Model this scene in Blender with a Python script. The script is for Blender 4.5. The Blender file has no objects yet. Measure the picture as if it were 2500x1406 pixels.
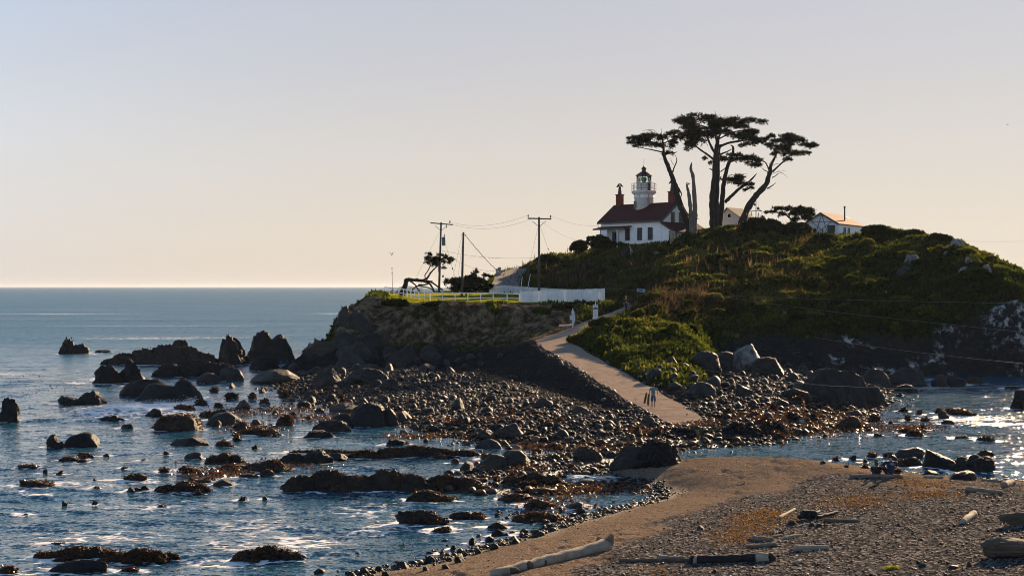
import bpy, math, random
import numpy as np
from mathutils import Vector, Matrix
R = math.radians
random.seed(7)
sc = bpy.context.scene
COL = sc.collection
# ------------------------------------------------------------------ camera, sky, sun, exposure
F, CH, HY = 3472.2, 9.5, 700.0          # focal length in photo pixels, eye height (m), horizon row
cd = bpy.data.cameras.new('camera'); cd.lens = 50; cd.sensor_width = 36
cd.clip_start = 0.5; cd.clip_end = 60000
cam = bpy.data.objects.new('camera', cd); COL.objects.link(cam)
cam.location = (0, 0, CH); cam.rotation_euler = (R(90) + math.atan(3 / F) * -1, 0, 0)
sc.camera = cam
SUN_AZ, SUN_EL = R(26), R(15)
w = bpy.data.worlds.new('World'); sc.world = w; w.use_nodes = True
nt = w.node_tree; nt.nodes.clear()
o_ = nt.nodes.new('ShaderNodeOutputWorld'); bg = nt.nodes.new('ShaderNodeBackground')
sky = nt.nodes.new('ShaderNodeTexSky'); sky.sky_type = 'NISHITA'; sky.sun_disc = False
sky.sun_elevation = SUN_EL; sky.sun_rotation = SUN_AZ; sky.altitude = 0
sky.air_density = 1.0; sky.dust_density = 1.6; sky.ozone_density = 1.4
def _wn(typ, **kw):
    n = nt.nodes.new(typ)
    for k, v in kw.items(): setattr(n, k, v)
    return n
# the bright ring of the clear sky round the sun is compressed (c / (c + 1)) and laid over the day's haze gradient
add1 = _wn('ShaderNodeVectorMath', operation='ADD'); add1.inputs[1].default_value = (9, 9, 9)
div = _wn('ShaderNodeVectorMath', operation='DIVIDE'); nt.links.new(sky.outputs[0], div.inputs[0]); nt.links.new(sky.outputs[0], add1.inputs[0]); nt.links.new(add1.outputs[0], div.inputs[1])
tc = _wn('ShaderNodeTexCoord'); sx = _wn('ShaderNodeSeparateXYZ'); nt.links.new(tc.outputs['Generated'], sx.inputs[0])
def _ramp(stops):
    rp = _wn('ShaderNodeValToRGB'); e_ = rp.color_ramp.elements
    while len(e_) < len(stops): e_.new(.5)
    for k, (p_, c_) in enumerate(stops): e_[k].position = p_; e_[k].color = (*c_, 1)
    nt.links.new(sx.outputs[2], rp.inputs[0]); return rp.outputs[0]
toward = _ramp([(0.0, (.83, .70, .575)), (.035, (.825, .72, .605)), (.09, (.735, .685, .635)), (.15, (.63, .62, .65)), (.197, (.57, .59, .665)), (.27, (.42, .50, .62)), (.40, (.20, .32, .50)), (1, (.035, .095, .23))])
away = _ramp([(0.0, (.80, .80, .86)), (.10, (.86, .95, 1.1)), (.22, (.54, .76, 1.05)), (.4, (.20, .38, .65)), (1, (.035, .095, .23))])
ad = _wn('ShaderNodeVectorMath', operation='DOT_PRODUCT'); nt.links.new(tc.outputs['Generated'], ad.inputs[0]); ad.inputs[1].default_value = (math.sin(SUN_AZ), math.cos(SUN_AZ), 0)
mr = _wn('ShaderNodeMapRange', interpolation_type='SMOOTHSTEP'); mr.inputs[1].default_value = .35; mr.inputs[2].default_value = .95; nt.links.new(ad.outputs['Value'], mr.inputs[0])
gm = _wn('ShaderNodeMix', data_type='RGBA'); nt.links.new(mr.outputs[0], gm.inputs[0]); nt.links.new(away, gm.inputs[6]); nt.links.new(toward, gm.inputs[7])
sm = _wn('ShaderNodeMix', data_type='RGBA'); sm.inputs[0].default_value = .15
nt.links.new(gm.outputs[2], sm.inputs[6]); nt.links.new(div.outputs[0], sm.inputs[7])
gain = _wn('ShaderNodeVectorMath', operation='SCALE'); gain.inputs['Scale'].default_value = 10.0 / 2 ** 1.35
nt.links.new(sm.outputs[2], gain.inputs[0]); nt.links.new(gain.outputs[0], bg.inputs[0]); nt.links.new(bg.outputs[0], o_.inputs[0])
bg.inputs[1].default_value = 0.1
sl = bpy.data.lights.new('sun', 'SUN'); sl.energy = 5.0; sl.angle = R(0.53); sl.color = (1, .72, .44)
so = bpy.data.objects.new('sun', sl); COL.objects.link(so)
SD = Vector((math.sin(SUN_AZ) * math.cos(SUN_EL), math.cos(SUN_AZ) * math.cos(SUN_EL), math.sin(SUN_EL)))
so.rotation_euler = SD.to_track_quat('Z', 'Y').to_euler(); so.location = SD * 300
sc.view_settings.view_transform = 'Standard'; sc.view_settings.look = 'None'
sc.view_settings.exposure = 1.35; sc.view_settings.gamma = 1
sc.render.engine = 'CYCLES'
sc.cycles.pixel_filter_type = 'BLACKMAN_HARRIS'; sc.cycles.filter_width = 1.0
sc.cycles.max_bounces = 6; sc.cycles.diffuse_bounces = 2; sc.cycles.glossy_bounces = 2
sc.cycles.transparent_max_bounces = 6; sc.cycles.transmission_bounces = 3; sc.cycles.volume_bounces = 0
sc.cycles.caustics_reflective = False; sc.cycles.caustics_refractive = False

def P(px, py, Y): return Vector(((px - 1250) * Y / F, Y, CH - (py - HY) * Y / F))
# ------------------------------------------------------------------ noise (numpy gradient noise)
_rng = np.random.RandomState(11)
_perm = np.concatenate([_rng.permutation(256)] * 3)
_g = _rng.normal(size=(256, 3)); _g /= np.linalg.norm(_g, axis=1)[:, None]
def perlin(p):
    p = np.asarray(p, float); i = np.floor(p).astype(int); f = p - i; i &= 255
    u = f * f * f * (f * (f * 6 - 15) + 10)
    def cn(a, b, c):
        h = _perm[_perm[_perm[i[:, 0] + a] + i[:, 1] + b] + i[:, 2] + c]
        return ((f - (a, b, c)) * _g[h]).sum(1)
    def L(a, b, t): return a + (b - a) * t
    x00 = L(cn(0, 0, 0), cn(1, 0, 0), u[:, 0]); x10 = L(cn(0, 1, 0), cn(1, 1, 0), u[:, 0])
    x01 = L(cn(0, 0, 1), cn(1, 0, 1), u[:, 0]); x11 = L(cn(0, 1, 1), cn(1, 1, 1), u[:, 0])
    return L(L(x00, x10, u[:, 1]), L(x01, x11, u[:, 1]), u[:, 2]) * 1.6
def fbm(p, o=4, gain=.5, ridge=False):
    s = 0; a = 1; t = 0; p = np.asarray(p, float)
    for k in range(o):
        n = perlin(p * 2 ** k + k * 17.3)
        s = s + a * ((1 - 2 * np.abs(n)) if ridge else n); t += a; a *= gain
    return s / t
def n2(x, y, s, o=3, seed=0, ridge=False):
    x = np.asarray(x, float).ravel(); y = np.asarray(y, float).ravel()
    return fbm(np.stack([x / s, y / s, np.full_like(x, seed * 7.7)], 1), o, .5, ridge)
def sstep(a, b, x):
    t = np.clip((x - a) / (b - a), 0, 1); return t * t * (3 - 2 * t)
# ------------------------------------------------------------------ mesh + object helpers
def mesh_np(name, V, Fc, smooth=True, attrs=None):
    me = bpy.data.meshes.new(name); V = np.asarray(V, np.float32); Fc = np.asarray(Fc, np.int32)
    k = Fc.shape[1]; me.vertices.add(len(V)); me.vertices.foreach_set('co', V.ravel())
    me.loops.add(Fc.size); me.loops.foreach_set('vertex_index', Fc.ravel())
    me.polygons.add(len(Fc)); me.polygons.foreach_set('loop_start', np.arange(0, Fc.size, k, dtype=np.int32))
    me.polygons.foreach_set('loop_total', np.full(len(Fc), k, np.int32))
    me.polygons.foreach_set('use_smooth', np.full(len(Fc), smooth, bool))
    me.update(calc_edges=True)
    for an, av in (attrs or {}).items():
        a = me.attributes.new(an, 'FLOAT', 'POINT'); a.data.foreach_set('value', np.asarray(av, np.float32))
    return me
def grid_faces(nr, nc, keep=None):
    i = np.arange(nr * nc).reshape(nr, nc)
    f = np.stack([i[:-1, :-1], i[:-1, 1:], i[1:, 1:], i[1:, :-1]], -1).reshape(-1, 4)
    return f
def link(name, me, mat=None, parent=None, loc=None):
    o = bpy.data.objects.new(name, me); COL.objects.link(o)
    if mat and me is not None and not me.materials: me.materials.append(mat)
    if parent: o.parent = parent
    if loc is not None: o.location = loc
    return o
def tag(o, label=None, cat=None, group=None, kind=None):
    if label: o['label'] = label
    if cat: o['category'] = cat
    if group: o['group'] = group
    if kind: o['kind'] = kind
    return o
def thing(name, label, cat, loc=(0, 0, 0), rz=0, group=None):
    o = bpy.data.objects.new(name, None); COL.objects.link(o); o.location = loc; o.rotation_euler = (0, 0, rz)
    o.empty_display_size = .3
    return tag(o, label, cat, group)
class MB:
    def __init__(s): s.v = []; s.f = []
    def add(s, vs, fs):
        b = len(s.v); s.v += [tuple(v) for v in vs]; s.f += [tuple(b + i for i in f) for f in fs]; return s
    def box(s, c, d, M=None):
        x, y, z = d[0] / 2, d[1] / 2, d[2] / 2
        vs = [Vector((sx * x, sy * y, sz * z)) for sz in (-1, 1) for sx, sy in ((-1, -1), (1, -1), (1, 1), (-1, 1))]
        if M is not None: vs = [M @ v for v in vs]
        vs = [v + Vector(c) for v in vs]
        return s.add(vs, [(3, 2, 1, 0), (4, 5, 6, 7), (0, 1, 5, 4), (1, 2, 6, 5), (2, 3, 7, 6), (3, 0, 4, 7)])
    def bar(s, a, b, wd, h, up=(0, 0, 1)):
        a = Vector(a); b = Vector(b); d = (b - a); l = d.length; d.normalize()
        sx = d.cross(Vector(up))
        if sx.length < 1e-4: sx = d.cross(Vector((1, 0, 0)))
        sx.normalize(); sz = sx.cross(d)
        return s.box((a + b) / 2, (l, wd, h), Matrix((d, -sx, sz)).transposed())
    def tube(s, pts, rad, n=8, cap=True):
        pts = [Vector(p) for p in pts]
        if not hasattr(rad, '__len__'): rad = [rad] * len(pts)
        ref = Vector((.31, .9, .29)); vs = []; fs = []
        for i, p in enumerate(pts):
            d = (pts[min(i + 1, len(pts) - 1)] - pts[max(i - 1, 0)]).normalized()
            a = d.cross(ref)
            if a.length < .1: a = d.cross(Vector((1, 0, 0)))
            a.normalize(); b = d.cross(a)
            for k in range(n):
                t = 2 * math.pi * k / n; vs.append(p + (a * math.cos(t) + b * math.sin(t)) * rad[i])
        for i in range(len(pts) - 1):
            for k in range(n):
                fs.append((i * n + k, i * n + (k + 1) % n, (i + 1) * n + (k + 1) % n, (i + 1) * n + k))
        if cap: fs.append(tuple(range(n))[::-1]); fs.append(tuple((len(pts) - 1) * n + k for k in range(n)))
        return s.add(vs, fs)
    def lathe(s, prof, n=24, c=(0, 0, 0)):
        vs = []; fs = []
        for r, z in prof:
            for k in range(n):
                t = 2 * math.pi * k / n; vs.append((c[0] + r * math.cos(t), c[1] + r * math.sin(t), c[2] + z))
        for i in range(len(prof) - 1):
            for k in range(n): fs.append((i * n + k, i * n + (k + 1) % n, (i + 1) * n + (k + 1) % n, (i + 1) * n + k))
        fs.append(tuple(range(n))[::-1]); fs.append(tuple((len(prof) - 1) * n + k for k in range(n)))
        return s.add(vs, fs)
    def poly(s, pts, th):          # flat polygon given thickness along vector th
        n = len(pts); th = Vector(th); a = [Vector(p) for p in pts]
        fs = [tuple(range(n))[::-1], tuple(range(n, 2 * n))] + [(i, (i + 1) % n, n + (i + 1) % n, n + i) for i in range(n)]
        return s.add(a + [p + th for p in a], fs)
    def build(s, name, mat, parent=None, smooth=False, loc=None):
        me = bpy.data.meshes.new(name); me.from_pydata(s.v, [], s.f)
        if smooth: me.polygons.foreach_set('use_smooth', [True] * len(me.polygons))
        me.update(); return link(name, me, mat, parent, loc)
# ------------------------------------------------------------------ materials
def nodes(name):
    m = bpy.data.materials.new(name); m.use_nodes = True; t = m.node_tree
    return m, t, t.nodes['Principled BSDF'], t.nodes['Material Output']
def N(t, typ, **kw):
    n = t.nodes.new(typ)
    for k, v in kw.items():
        if k.startswith('i_'):
            key = k[2:]; n.inputs[int(key) if key.isdigit() else key.replace('_', ' ')].default_value = v
        else: setattr(n, k, v)
    return n
def rgb(c): return (c[0], c[1], c[2], 1)
def noise(t, scale, detail=4, rough=.55, vec=None, dist=0):
    n = N(t, 'ShaderNodeTexNoise', i_Scale=scale, i_Detail=detail, i_Roughness=rough, i_Distortion=dist)
    if vec is not None: t.links.new(vec, n.inputs['Vector'])
    return n.outputs['Fac']
def ramp(t, fac, stops):
    r = N(t, 'ShaderNodeValToRGB'); e = r.color_ramp.elements
    while len(e) < len(stops): e.new(.5)
    for i, (p, c) in enumerate(stops):
        e[i].position = p; e[i].color = rgb(c) if hasattr(c, '__len__') else (c, c, c, 1)
    t.links.new(fac, r.inputs[0]); return r.outputs[0]
def mix(t, fac, a, b, blend='MIX'):
    m = N(t, 'ShaderNodeMix', data_type='RGBA', blend_type=blend)
    for s_, v in ((0, fac), (6, a), (7, b)):
        if hasattr(v, 'is_output') or isinstance(v, bpy.types.NodeSocket): t.links.new(v, m.inputs[s_])
        elif s_ == 0: m.inputs[0].default_value = v
        else: m.inputs[s_].default_value = rgb(v)
    return m.outputs[2]
def mth(t, op, a, b=0.0, c=None):
    m = N(t, 'ShaderNodeMath', operation=op)
    for i, v in enumerate((a, b) if c is None else (a, b, c)):
        if isinstance(v, bpy.types.NodeSocket): t.links.new(v, m.inputs[i])
        else: m.inputs[i].default_value = v
    return m.outputs[0]
def attr(t, name): return N(t, 'ShaderNodeAttribute', attribute_name=name).outputs['Fac']
def ocoord(t, sc_=(1, 1, 1)):
    c = N(t, 'ShaderNodeTexCoord'); m = N(t, 'ShaderNodeMapping'); m.inputs['Scale'].default_value = sc_
    t.links.new(c.outputs['Object'], m.inputs[0]); return m.outputs[0]
def wcoord(t, sc_=(1, 1, 1)):
    c = N(t, 'ShaderNodeNewGeometry'); m = N(t, 'ShaderNodeMapping'); m.inputs['Scale'].default_value = sc_
    t.links.new(c.outputs['Position'], m.inputs[0]); return m.outputs[0]
def bump(t, b, h, st=.5, dist=.1, prev=None):
    n = N(t, 'ShaderNodeBump', i_Strength=st, i_Distance=dist); t.links.new(h, n.inputs['Height'])
    if prev is not None: t.links.new(prev, n.inputs['Normal'])
    if b is not None: t.links.new(n.outputs[0], b.inputs['Normal'])
    return n.outputs[0]
def simple(name, c, rough=.7, c2=None, scale=3, bst=.3, bsc=20, metal=0, stretch=(1, 1, 1), spec=.4):
    m, t, b, o = nodes(name); v = ocoord(t, stretch)
    col = ramp(t, noise(t, scale, 5, .6, v), [(.3, c), (.7, c2 or tuple(x * .75 for x in c))])
    t.links.new(col, b.inputs['Base Color']); b.inputs['Roughness'].default_value = rough
    b.inputs['Metallic'].default_value = metal; b.inputs['Specular IOR Level'].default_value = spec
    if bst: bump(t, b, noise(t, bsc, 5, .6, v), bst, .02)
    return m
# ------------------------------------------------------------------ the lie of the land
def plan(px, py, z=0.0):
    Y = (CH - z) * F / (py - HY); return ((px - 1250) * Y / F, Y)
def sdf(x, y, poly):                      # signed distance to a closed polygon, positive inside
    x = np.asarray(x, float); y = np.asarray(y, float); d = np.full(x.shape, 1e9); ins = np.zeros(x.shape, bool)
    n = len(poly)
    for i in range(n):
        ax, ay = poly[i]; bx, by = poly[(i + 1) % n]; ex, ey = bx - ax, by - ay
        t = np.clip(((x - ax) * ex + (y - ay) * ey) / (ex * ex + ey * ey + 1e-9), 0, 1)
        d = np.minimum(d, (x - ax - t * ex) ** 2 + (y - ay - t * ey) ** 2)
        c = ((ay > y) != (by > y)) & (x < (bx - ax) * (y - ay) / (by - ay + 1e-12) + ax); ins ^= c
    return np.sqrt(d) * np.where(ins, 1, -1)
BEACH = [plan(*q) for q in [(780, 1440), (870, 1400), (1010, 1378), (1120, 1348), (1240, 1318), (1330, 1290), (1400, 1268), (1500, 1243),
         (1560, 1228), (1590, 1212), (1560, 1192), (1470, 1172), (1430, 1156), (1500, 1139), (1600, 1133), (1700, 1129), (1900, 1134), (2100, 1142),
         (2300, 1165), (2500, 1178)]] + [(45, 64), (90, 55), (90, 5), (-30, 5), (-20, 30), (-9, 40)]
CAUSE = [plan(*q) for q in [(640, 915), (700, 950), (760, 975), (870, 1003), (965, 1014), (1000, 1045), (1130, 1075), (1300, 1087), (1420, 1101),
         (1500, 1106), (1650, 1098), (1850, 1082), (2010, 1055), (2070, 1022), (2150, 990), (2185, 950), (2190, 905)]] + [(60, 175), (-20, 175)]
SHOAL = [plan(*q) for q in [(1080, 1190), (1190, 1140), (1290, 1105), (1480, 1105), (1540, 1135), (1470, 1180), (1330, 1205), (1180, 1210)]]
def g_shore(x, y):
    x = np.asarray(x, float); y = np.asarray(y, float); sh = x.shape; x = x.ravel(); y = y.ravel()
    wob = n2(x, y, 4, 3, 3) * .9
    db = sdf(x, y, BEACH) + wob * .5
    zb = np.where(db > 0, 2.45 * (1 - np.exp(-np.maximum(db, 0) / 15)), db * .14)
    zb = zb + n2(x, y, 3.5, 3, 5) * .05 * sstep(1, 6, db)
    hx, hy = plan(1660, 1150, .7)
    zb = zb + .38 * np.exp(-(((x - hx - 2) / 7) ** 2 + ((y - hy) / 4.5) ** 2)) * sstep(0, 3, db)
    dc = sdf(x, y, CAUSE) + wob
    zc = np.where(dc > 0, .95 * (1 - np.exp(-np.maximum(dc, 0) / 6)), dc * .10)
    ds = sdf(x, y, SHOAL) + wob
    zs = np.where(ds > 0, np.minimum(ds * .05, .16), ds * .08) - .02
    z = np.maximum(np.maximum(zb, zc + n2(x, y, 1.6, 2, 8) * .07), zs)
    return np.maximum(z, -1.6).reshape(sh)
# columns of the headland, front to back: (photo row, distance) or ('z', height, distance)
Z = 'z'
COLS = {
 600: [(Z, -4, 80), (Z, -4, 400)],
 655: [(Z, -4, 130), (Z, -.6, 146), (Z, -.4, 156), (Z, -4, 170)],
 690: [(Z, .2, 120), (Z, .5, 140), (915, 146), (895, 152), (Z, .2, 160), (Z, -4, 172)],
 760: [(Z, .3, 118), (955, 124), (900, 150), (838, 165), (Z, 1.5, 178), (Z, -4, 195)],
 806: [(Z, .3, 118), (965, 121), (900, 148), (850, 163), (832, 167), (Z, 2.0, 178), (Z, -4, 198)],
 822: [(Z, .3, 118), (965, 121), (900, 148), (850, 162), (768, 170), (764, 174), (Z, 3, 188), (Z, -4, 205)],
 850: [(Z, .3, 118), (967, 120), (900, 147), (852, 163), (756, 170.5), (750, 176), (Z, 5, 195), (Z, -4, 215)],
 885: [(Z, .3, 117), (968, 119), (902, 146), (852, 163), (790, 168), (742, 172), (738, 178), (Z, 6.5, 205), (Z, -4, 235)],
 900: [(Z, .3, 117), (970, 118), (905, 146), (853, 163), (790, 168.5), (728, 174.5), (724, 184), (717, 212), (Z, 7.8, 230), (Z, -4, 250)],
 940: [(Z, .3, 116), (973, 117), (898, 147), (853, 163.5), (800, 167.5), (735, 173.5), (731, 185), (718, 214), (Z, 8.1, 232), (Z, -4, 252)],
 1000: [(Z, .35, 114), (975, 116), (940, 130), (890, 148), (853, 163.5), (800, 166.8), (743, 169.6), (738, 176), (722, 205), (Z, 8.4, 230), (Z, 7.5, 245), (Z, -4, 264)],
 1100: [(Z, .5, 106), (985, 113), (940, 128), (890, 146), (850, 163), (800, 166.6), (744, 169.6), (738, 176), (724, 200), (Z, 8.4, 230), (Z, 7.5, 245), (Z, -4, 266)],
 1200: [(Z, .7, 100), (985, 106), (940, 122), (880, 145), (842, 162), (800, 165.8), (745, 169), (738, 176), (722, 203), (Z, 8.5, 215), (697, 226), (Z, 9, 240), (Z, -4, 270)],
 1225: [(Z, .7, 100), (985, 106), (940, 122), (880, 144), (838, 161.5), (800, 165.5), (746, 168.8), (738, 176), (722, 203), (704, 217), (672, 238), (Z, 10.5, 252), (Z, -4, 280)],
 1265: [(Z, .75, 98), (1005, 102), (940, 121), (880, 142), (850, 149), (832, 153), (820, 162), (790, 165), (747, 168.3), (740, 176), (725, 202), (700, 216), (655, 243), (Z, 12, 258), (Z, -4, 300)],
 1300: [(Z, .75, 97), (995, 103), (940, 118), (880, 139), (838, 149), (832, 152), (815, 162), (785, 165), (749, 168), (741, 176), (726, 199), (703, 211), (652, 231), (632, 244), (Z, 13, 262), (Z, -4, 310)],
 1350: [(Z, .78, 95), (990, 101), (935, 115), (860, 139), (838, 149), (824, 154), (810, 160.5), (780, 164.3), (749, 168), (741, 176), (727, 196), (707, 207), (662, 227), (622, 244), (Z, 14.6, 262), (Z, -4, 320)],
 1385: [(Z, .78, 94), (985, 100), (930, 114), (868, 134.5), (842, 143), (832, 148), (822, 154), (808, 158.5), (788, 163), (752, 169.5), (741, 177), (727, 195), (706, 206), (660, 226), (622, 243), (Z, 15, 262), (Z, -4, 325)],
 1420: [(Z, .78, 93), (985, 99), (925, 114), (885, 128), (858, 137), (845, 142), (828, 150), (818, 154), (800, 160.5), (790, 163.5), (755, 171), (740, 179), (722, 195), (698, 207), (655, 225), (616, 242), (Z, 15.6, 262), (Z, -4, 330)],
 1450: [(Z, .78, 93), (975, 100), (925, 113), (890, 125), (868, 132), (842, 139), (806, 150), (795, 156), (789, 163), (778, 168.5), (762, 173), (742, 180), (735, 188), (718, 199), (690, 211), (650, 225), (610, 240), (Z, 16, 262), (Z, -4, 335)],
 1500: [(Z, .8, 92), (960, 104), (920, 114), (890, 124.5), (868, 130), (832, 138), (802, 147), (788, 155), (775, 166), (762, 172), (745, 180), (737, 187), (730, 192), (700, 203), (660, 216), (625, 229), (598, 240), (Z, 17, 258), (Z, -4, 340)],
 1560: [(Z, .8, 90), (1000, 97), (945, 109), (922, 115), (880, 126), (830, 136), (784, 148), (767, 158), (759, 167), (747.5, 178), (741, 184), (730, 190), (705, 197), (665, 210), (630, 223), (593, 238), (Z, 17.3, 258), (Z, -4, 345)],
 1600: [(Z, .82, 88), (1015, 93), (965, 103), (938, 111), (890, 123), (840, 134), (790, 146), (740, 158), (726, 165), (Z, 8.1, 174), (721, 184), (690, 194), (650, 208), (615, 223), (586, 238), (Z, 17.8, 258), (Z, -4, 350)],
 1660: [(Z, .82, 86), (1030, 91), (985, 99), (965, 104), (930, 113), (890, 122), (830, 135), (797, 144), (Z, 5.1, 152), (770, 156), (725, 166), (690, 178), (650, 195), (610, 215), (577, 234), (Z, 18.2, 256), (Z, -4, 350)],
 1700: [(Z, .8, 86), (1000, 98), (930, 115), (888, 125), (845, 134), (Z, 3.9, 142), (800, 150), (760, 158), (720, 166), (690, 176), (650, 192), (610, 212), (569, 231), (Z, 18.5, 255), (Z, -4, 350)],
 1750: [(Z, .7, 88), (1000, 101), (950, 118), (900, 136), (876, 142), (Z, 2.4, 147), (840, 152), (800, 157), (750, 164), (700, 173), (650, 190), (600, 212), (562, 231), (Z, 18.9, 255), (Z, -4, 350)],
 1800: [(Z, .7, 88), (1000, 101), (950, 117), (900, 139), (870, 148), (840, 153), (800, 156.5), (745, 164), (700, 172), (650, 188), (600, 210), (554, 229), (Z, 19.1, 250), (Z, -4, 345)],
 1850: [(Z, .7, 88), (1000, 101), (950, 117), (900, 140), (860, 150), (800, 156), (740, 163), (690, 173), (640, 188), (590, 208), (547, 227), (Z, 19.3, 248), (Z, -4, 340)],
 1920: [(Z, .6, 90), (950, 120), (905, 145), (865, 151), (800, 157), (740, 164), (690, 173), (640, 187), (595, 204), (552, 223), (Z, 18.6, 246), (Z, -4, 335)],
 1975: [(Z, .4, 95), (945, 126), (907, 147), (870, 151), (800, 157), (740, 164), (690, 173), (640, 187), (606, 201), (585, 214), (Z, 17.6, 228), (Z, 17.8, 248), (Z, -4, 330)],
 2040: [(Z, .3, 110), (910, 150), (870, 153), (800, 158), (740, 164), (690, 172), (640, 184), (608, 198), (588, 211), (Z, 17.5, 226), (Z, 17.7, 246), (Z, -4, 325)],
 2100: [(Z, -.2, 130), (912, 152), (870, 154), (800, 158), (740, 163), (690, 170), (640, 181), (604, 194.5), (579, 208), (Z, 17.9, 240), (Z, -4, 315)],
 2150: [(Z, -1.5, 140), (913, 152), (870, 154), (800, 158), (740, 163), (690, 169), (640, 180), (600, 192), (556, 208), (Z, 18, 235), (Z, -4, 310)],
 2240: [(Z, -2, 148), (915, 152.5), (870, 154), (800, 157), (740, 161), (690, 167), (640, 177), (600, 188), (568, 200), (Z, 16.3, 225), (Z, -4, 300)],
 2340: [(Z, -2, 148), (915, 152.5), (870, 153.5), (800, 156), (740, 159.5), (690, 165), (640, 174), (600, 184), (583, 192), (Z, 15, 215), (Z, -4, 285)],
 2385: [(Z, -2, 148), (915, 152.5), (870, 153.5), (800, 155), (740, 158.5), (690, 163), (645, 171), (615, 181), (Z, 13, 205), (Z, -4, 275)],
 2440: [(Z, -2, 148), (915, 152), (800, 153.5), (740, 156), (690, 161), (660, 168), (645, 175), (Z, 11.5, 200), (Z, -4, 265)],
 2500: [(Z, -2, 148), (915, 152), (800, 153), (735, 155), (700, 160), (668, 170), (Z, 10.5, 195), (Z, -4, 255)],
 2600: [(Z, -2, 148), (915, 152), (800, 153), (740, 157), (712, 168), (Z, 7.5, 192), (Z, -4, 245)],
 2750: [(Z, -2, 146), (915, 151), (830, 155), (762, 168), (Z, 4, 192), (Z, -4, 230)],
 2900: [(Z, -2, 144), (920, 150), (880, 160), (Z, -4, 190)],
 3000: [(Z, -4, 80), (Z, -4, 400)],
}
PXG = np.arange(600, 3001, 5.0); YG = np.arange(80, 352, .5)
_ks = sorted(COLS); _tab = []
for k_ in _ks:
    ys = []; zs = []
    for q in COLS[k_]:
        if q[0] == Z: ys.append(q[2]); zs.append(q[1])
        else: ys.append(q[1]); zs.append(CH - (q[0] - HY) * q[1] / F)
    _tab.append(np.interp(YG, ys, zs, left=-4, right=-4))
_tab = np.array(_tab)
TZ = np.empty((len(PXG), len(YG)))
for j in range(len(YG)): TZ[:, j] = np.interp(PXG, _ks, _tab[:, j])
def _blur(a, ax, s):
    r = int(3 * s) + 1; k = np.exp(-.5 * (np.arange(-r, r + 1) / s) ** 2); k /= k.sum()
    return np.apply_along_axis(lambda v: np.convolve(np.pad(v, r, 'edge'), k, 'valid'), ax, a)
TZ = _blur(_blur(TZ, 0, 2.0), 1, 1.0)
def tz(x, y):
    px = np.clip((1250 + x * F / y - 600) / 5, 0, len(PXG) - 1.001); py = np.clip((y - 80) / .5, 0, len(YG) - 1.001)
    i = px.astype(int); j = py.astype(int); u = px - i; v = py - j
    return (TZ[i, j] * (1 - u) + TZ[i + 1, j] * u) * (1 - v) + (TZ[i, j + 1] * (1 - u) + TZ[i + 1, j + 1] * u) * v
# ---- paths (points: x, y, z, half width)
def pp(px, py, Y, hw): p = P(px, py, Y); return (p.x, p.y, p.z, hw)
PATH = [(11.35, 90.2, .72, 1.3), pp(1640, 1006, 96, 1.5), pp(1585, 974, 102.5, 1.65), pp(1510, 930, 114, 1.65), pp(1440, 888, 127, 1.65), pp(1378, 852, 142, 1.8),
        pp(1352, 834, 150.5, 1.9), pp(1358, 824, 154.5, 1.6), pp(1395, 810, 159, 1.35), pp(1450, 786, 166, 1.3), pp(1505, 766, 171.5, 1.25), pp(1540, 752, 177, 1.25), pp(1548, 744, 182, 1.2),
        pp(1525, 739, 186.5, 1.2), pp(1485, 737, 190, 1.2)]
ROAD = [pp(1485, 735, 192, 1.3), pp(1400, 728, 196, 1.3), pp(1300, 722, 203, 1.4), pp(1245, 706, 215, 1.8), pp(1235, 690, 225, 2.2), pp(1248, 668, 238, 2.0), pp(1275, 655, 246, 1.6)]
def spline(pts, m=8):
    pts = np.array(pts, float); o = []
    for i in range(len(pts) - 1):
        p0 = pts[max(i - 1, 0)]; p1 = pts[i]; p2 = pts[i + 1]; p3 = pts[min(i + 2, len(pts) - 1)]
        for t in np.arange(m) / m:
            o.append(.5 * (2 * p1 + (p2 - p0) * t + (2 * p0 - 5 * p1 + 4 * p2 - p3) * t * t + (3 * p1 - p0 - 3 * p2 + p3) * t ** 3))
    o.append(pts[-1]); return np.array(o)
PATHS = spline(PATH, 8); ROADS = spline(ROAD, 8)
RAMP = PATHS[:49][::-1] if PATHS[0][1] > PATHS[48][1] else PATHS[:49]
def near(x, y, pl):
    best = np.full(x.shape, 1e9); z = np.zeros(x.shape); hw = np.ones(x.shape)
    for a, b in zip(pl[:-1], pl[1:]):
        ex, ey = b[0] - a[0], b[1] - a[1]
        t = np.clip(((x - a[0]) * ex + (y - a[1]) * ey) / (ex * ex + ey * ey + 1e-9), 0, 1)
        d = np.hypot(x - a[0] - t * ex, y - a[1] - t * ey); m = d < best
        best = np.where(m, d, best); z = np.where(m, a[2] + t * (b[2] - a[2]), z); hw = np.where(m, a[3] + t * (b[3] - a[3]), hw)
    return best, z, hw
LAWN = [(p.x, p.y) for p in (P(935, 735, 178), P(1000, 738, 174), P(1200, 738, 174), P(1300, 741, 175), P(1400, 741, 177), P(1480, 735, 189), P(1400, 727, 196), P(1300, 724, 200), P(1200, 722, 212), P(1050, 716, 226), P(940, 716, 224))]
HSE = P(1615, 590, 232); HSE.z = 16.75
SHD = P(2047, 575, 226); SHD.z = 17.55
PADS = [(SHD.x - 3, 215, 7), (15, 238, 7.5), (21, 238, 8), (26, 237, 7), (SHD.x, SHD.y + 3, 7), (SHD.x + 5, SHD.y + 6, 6)]
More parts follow.
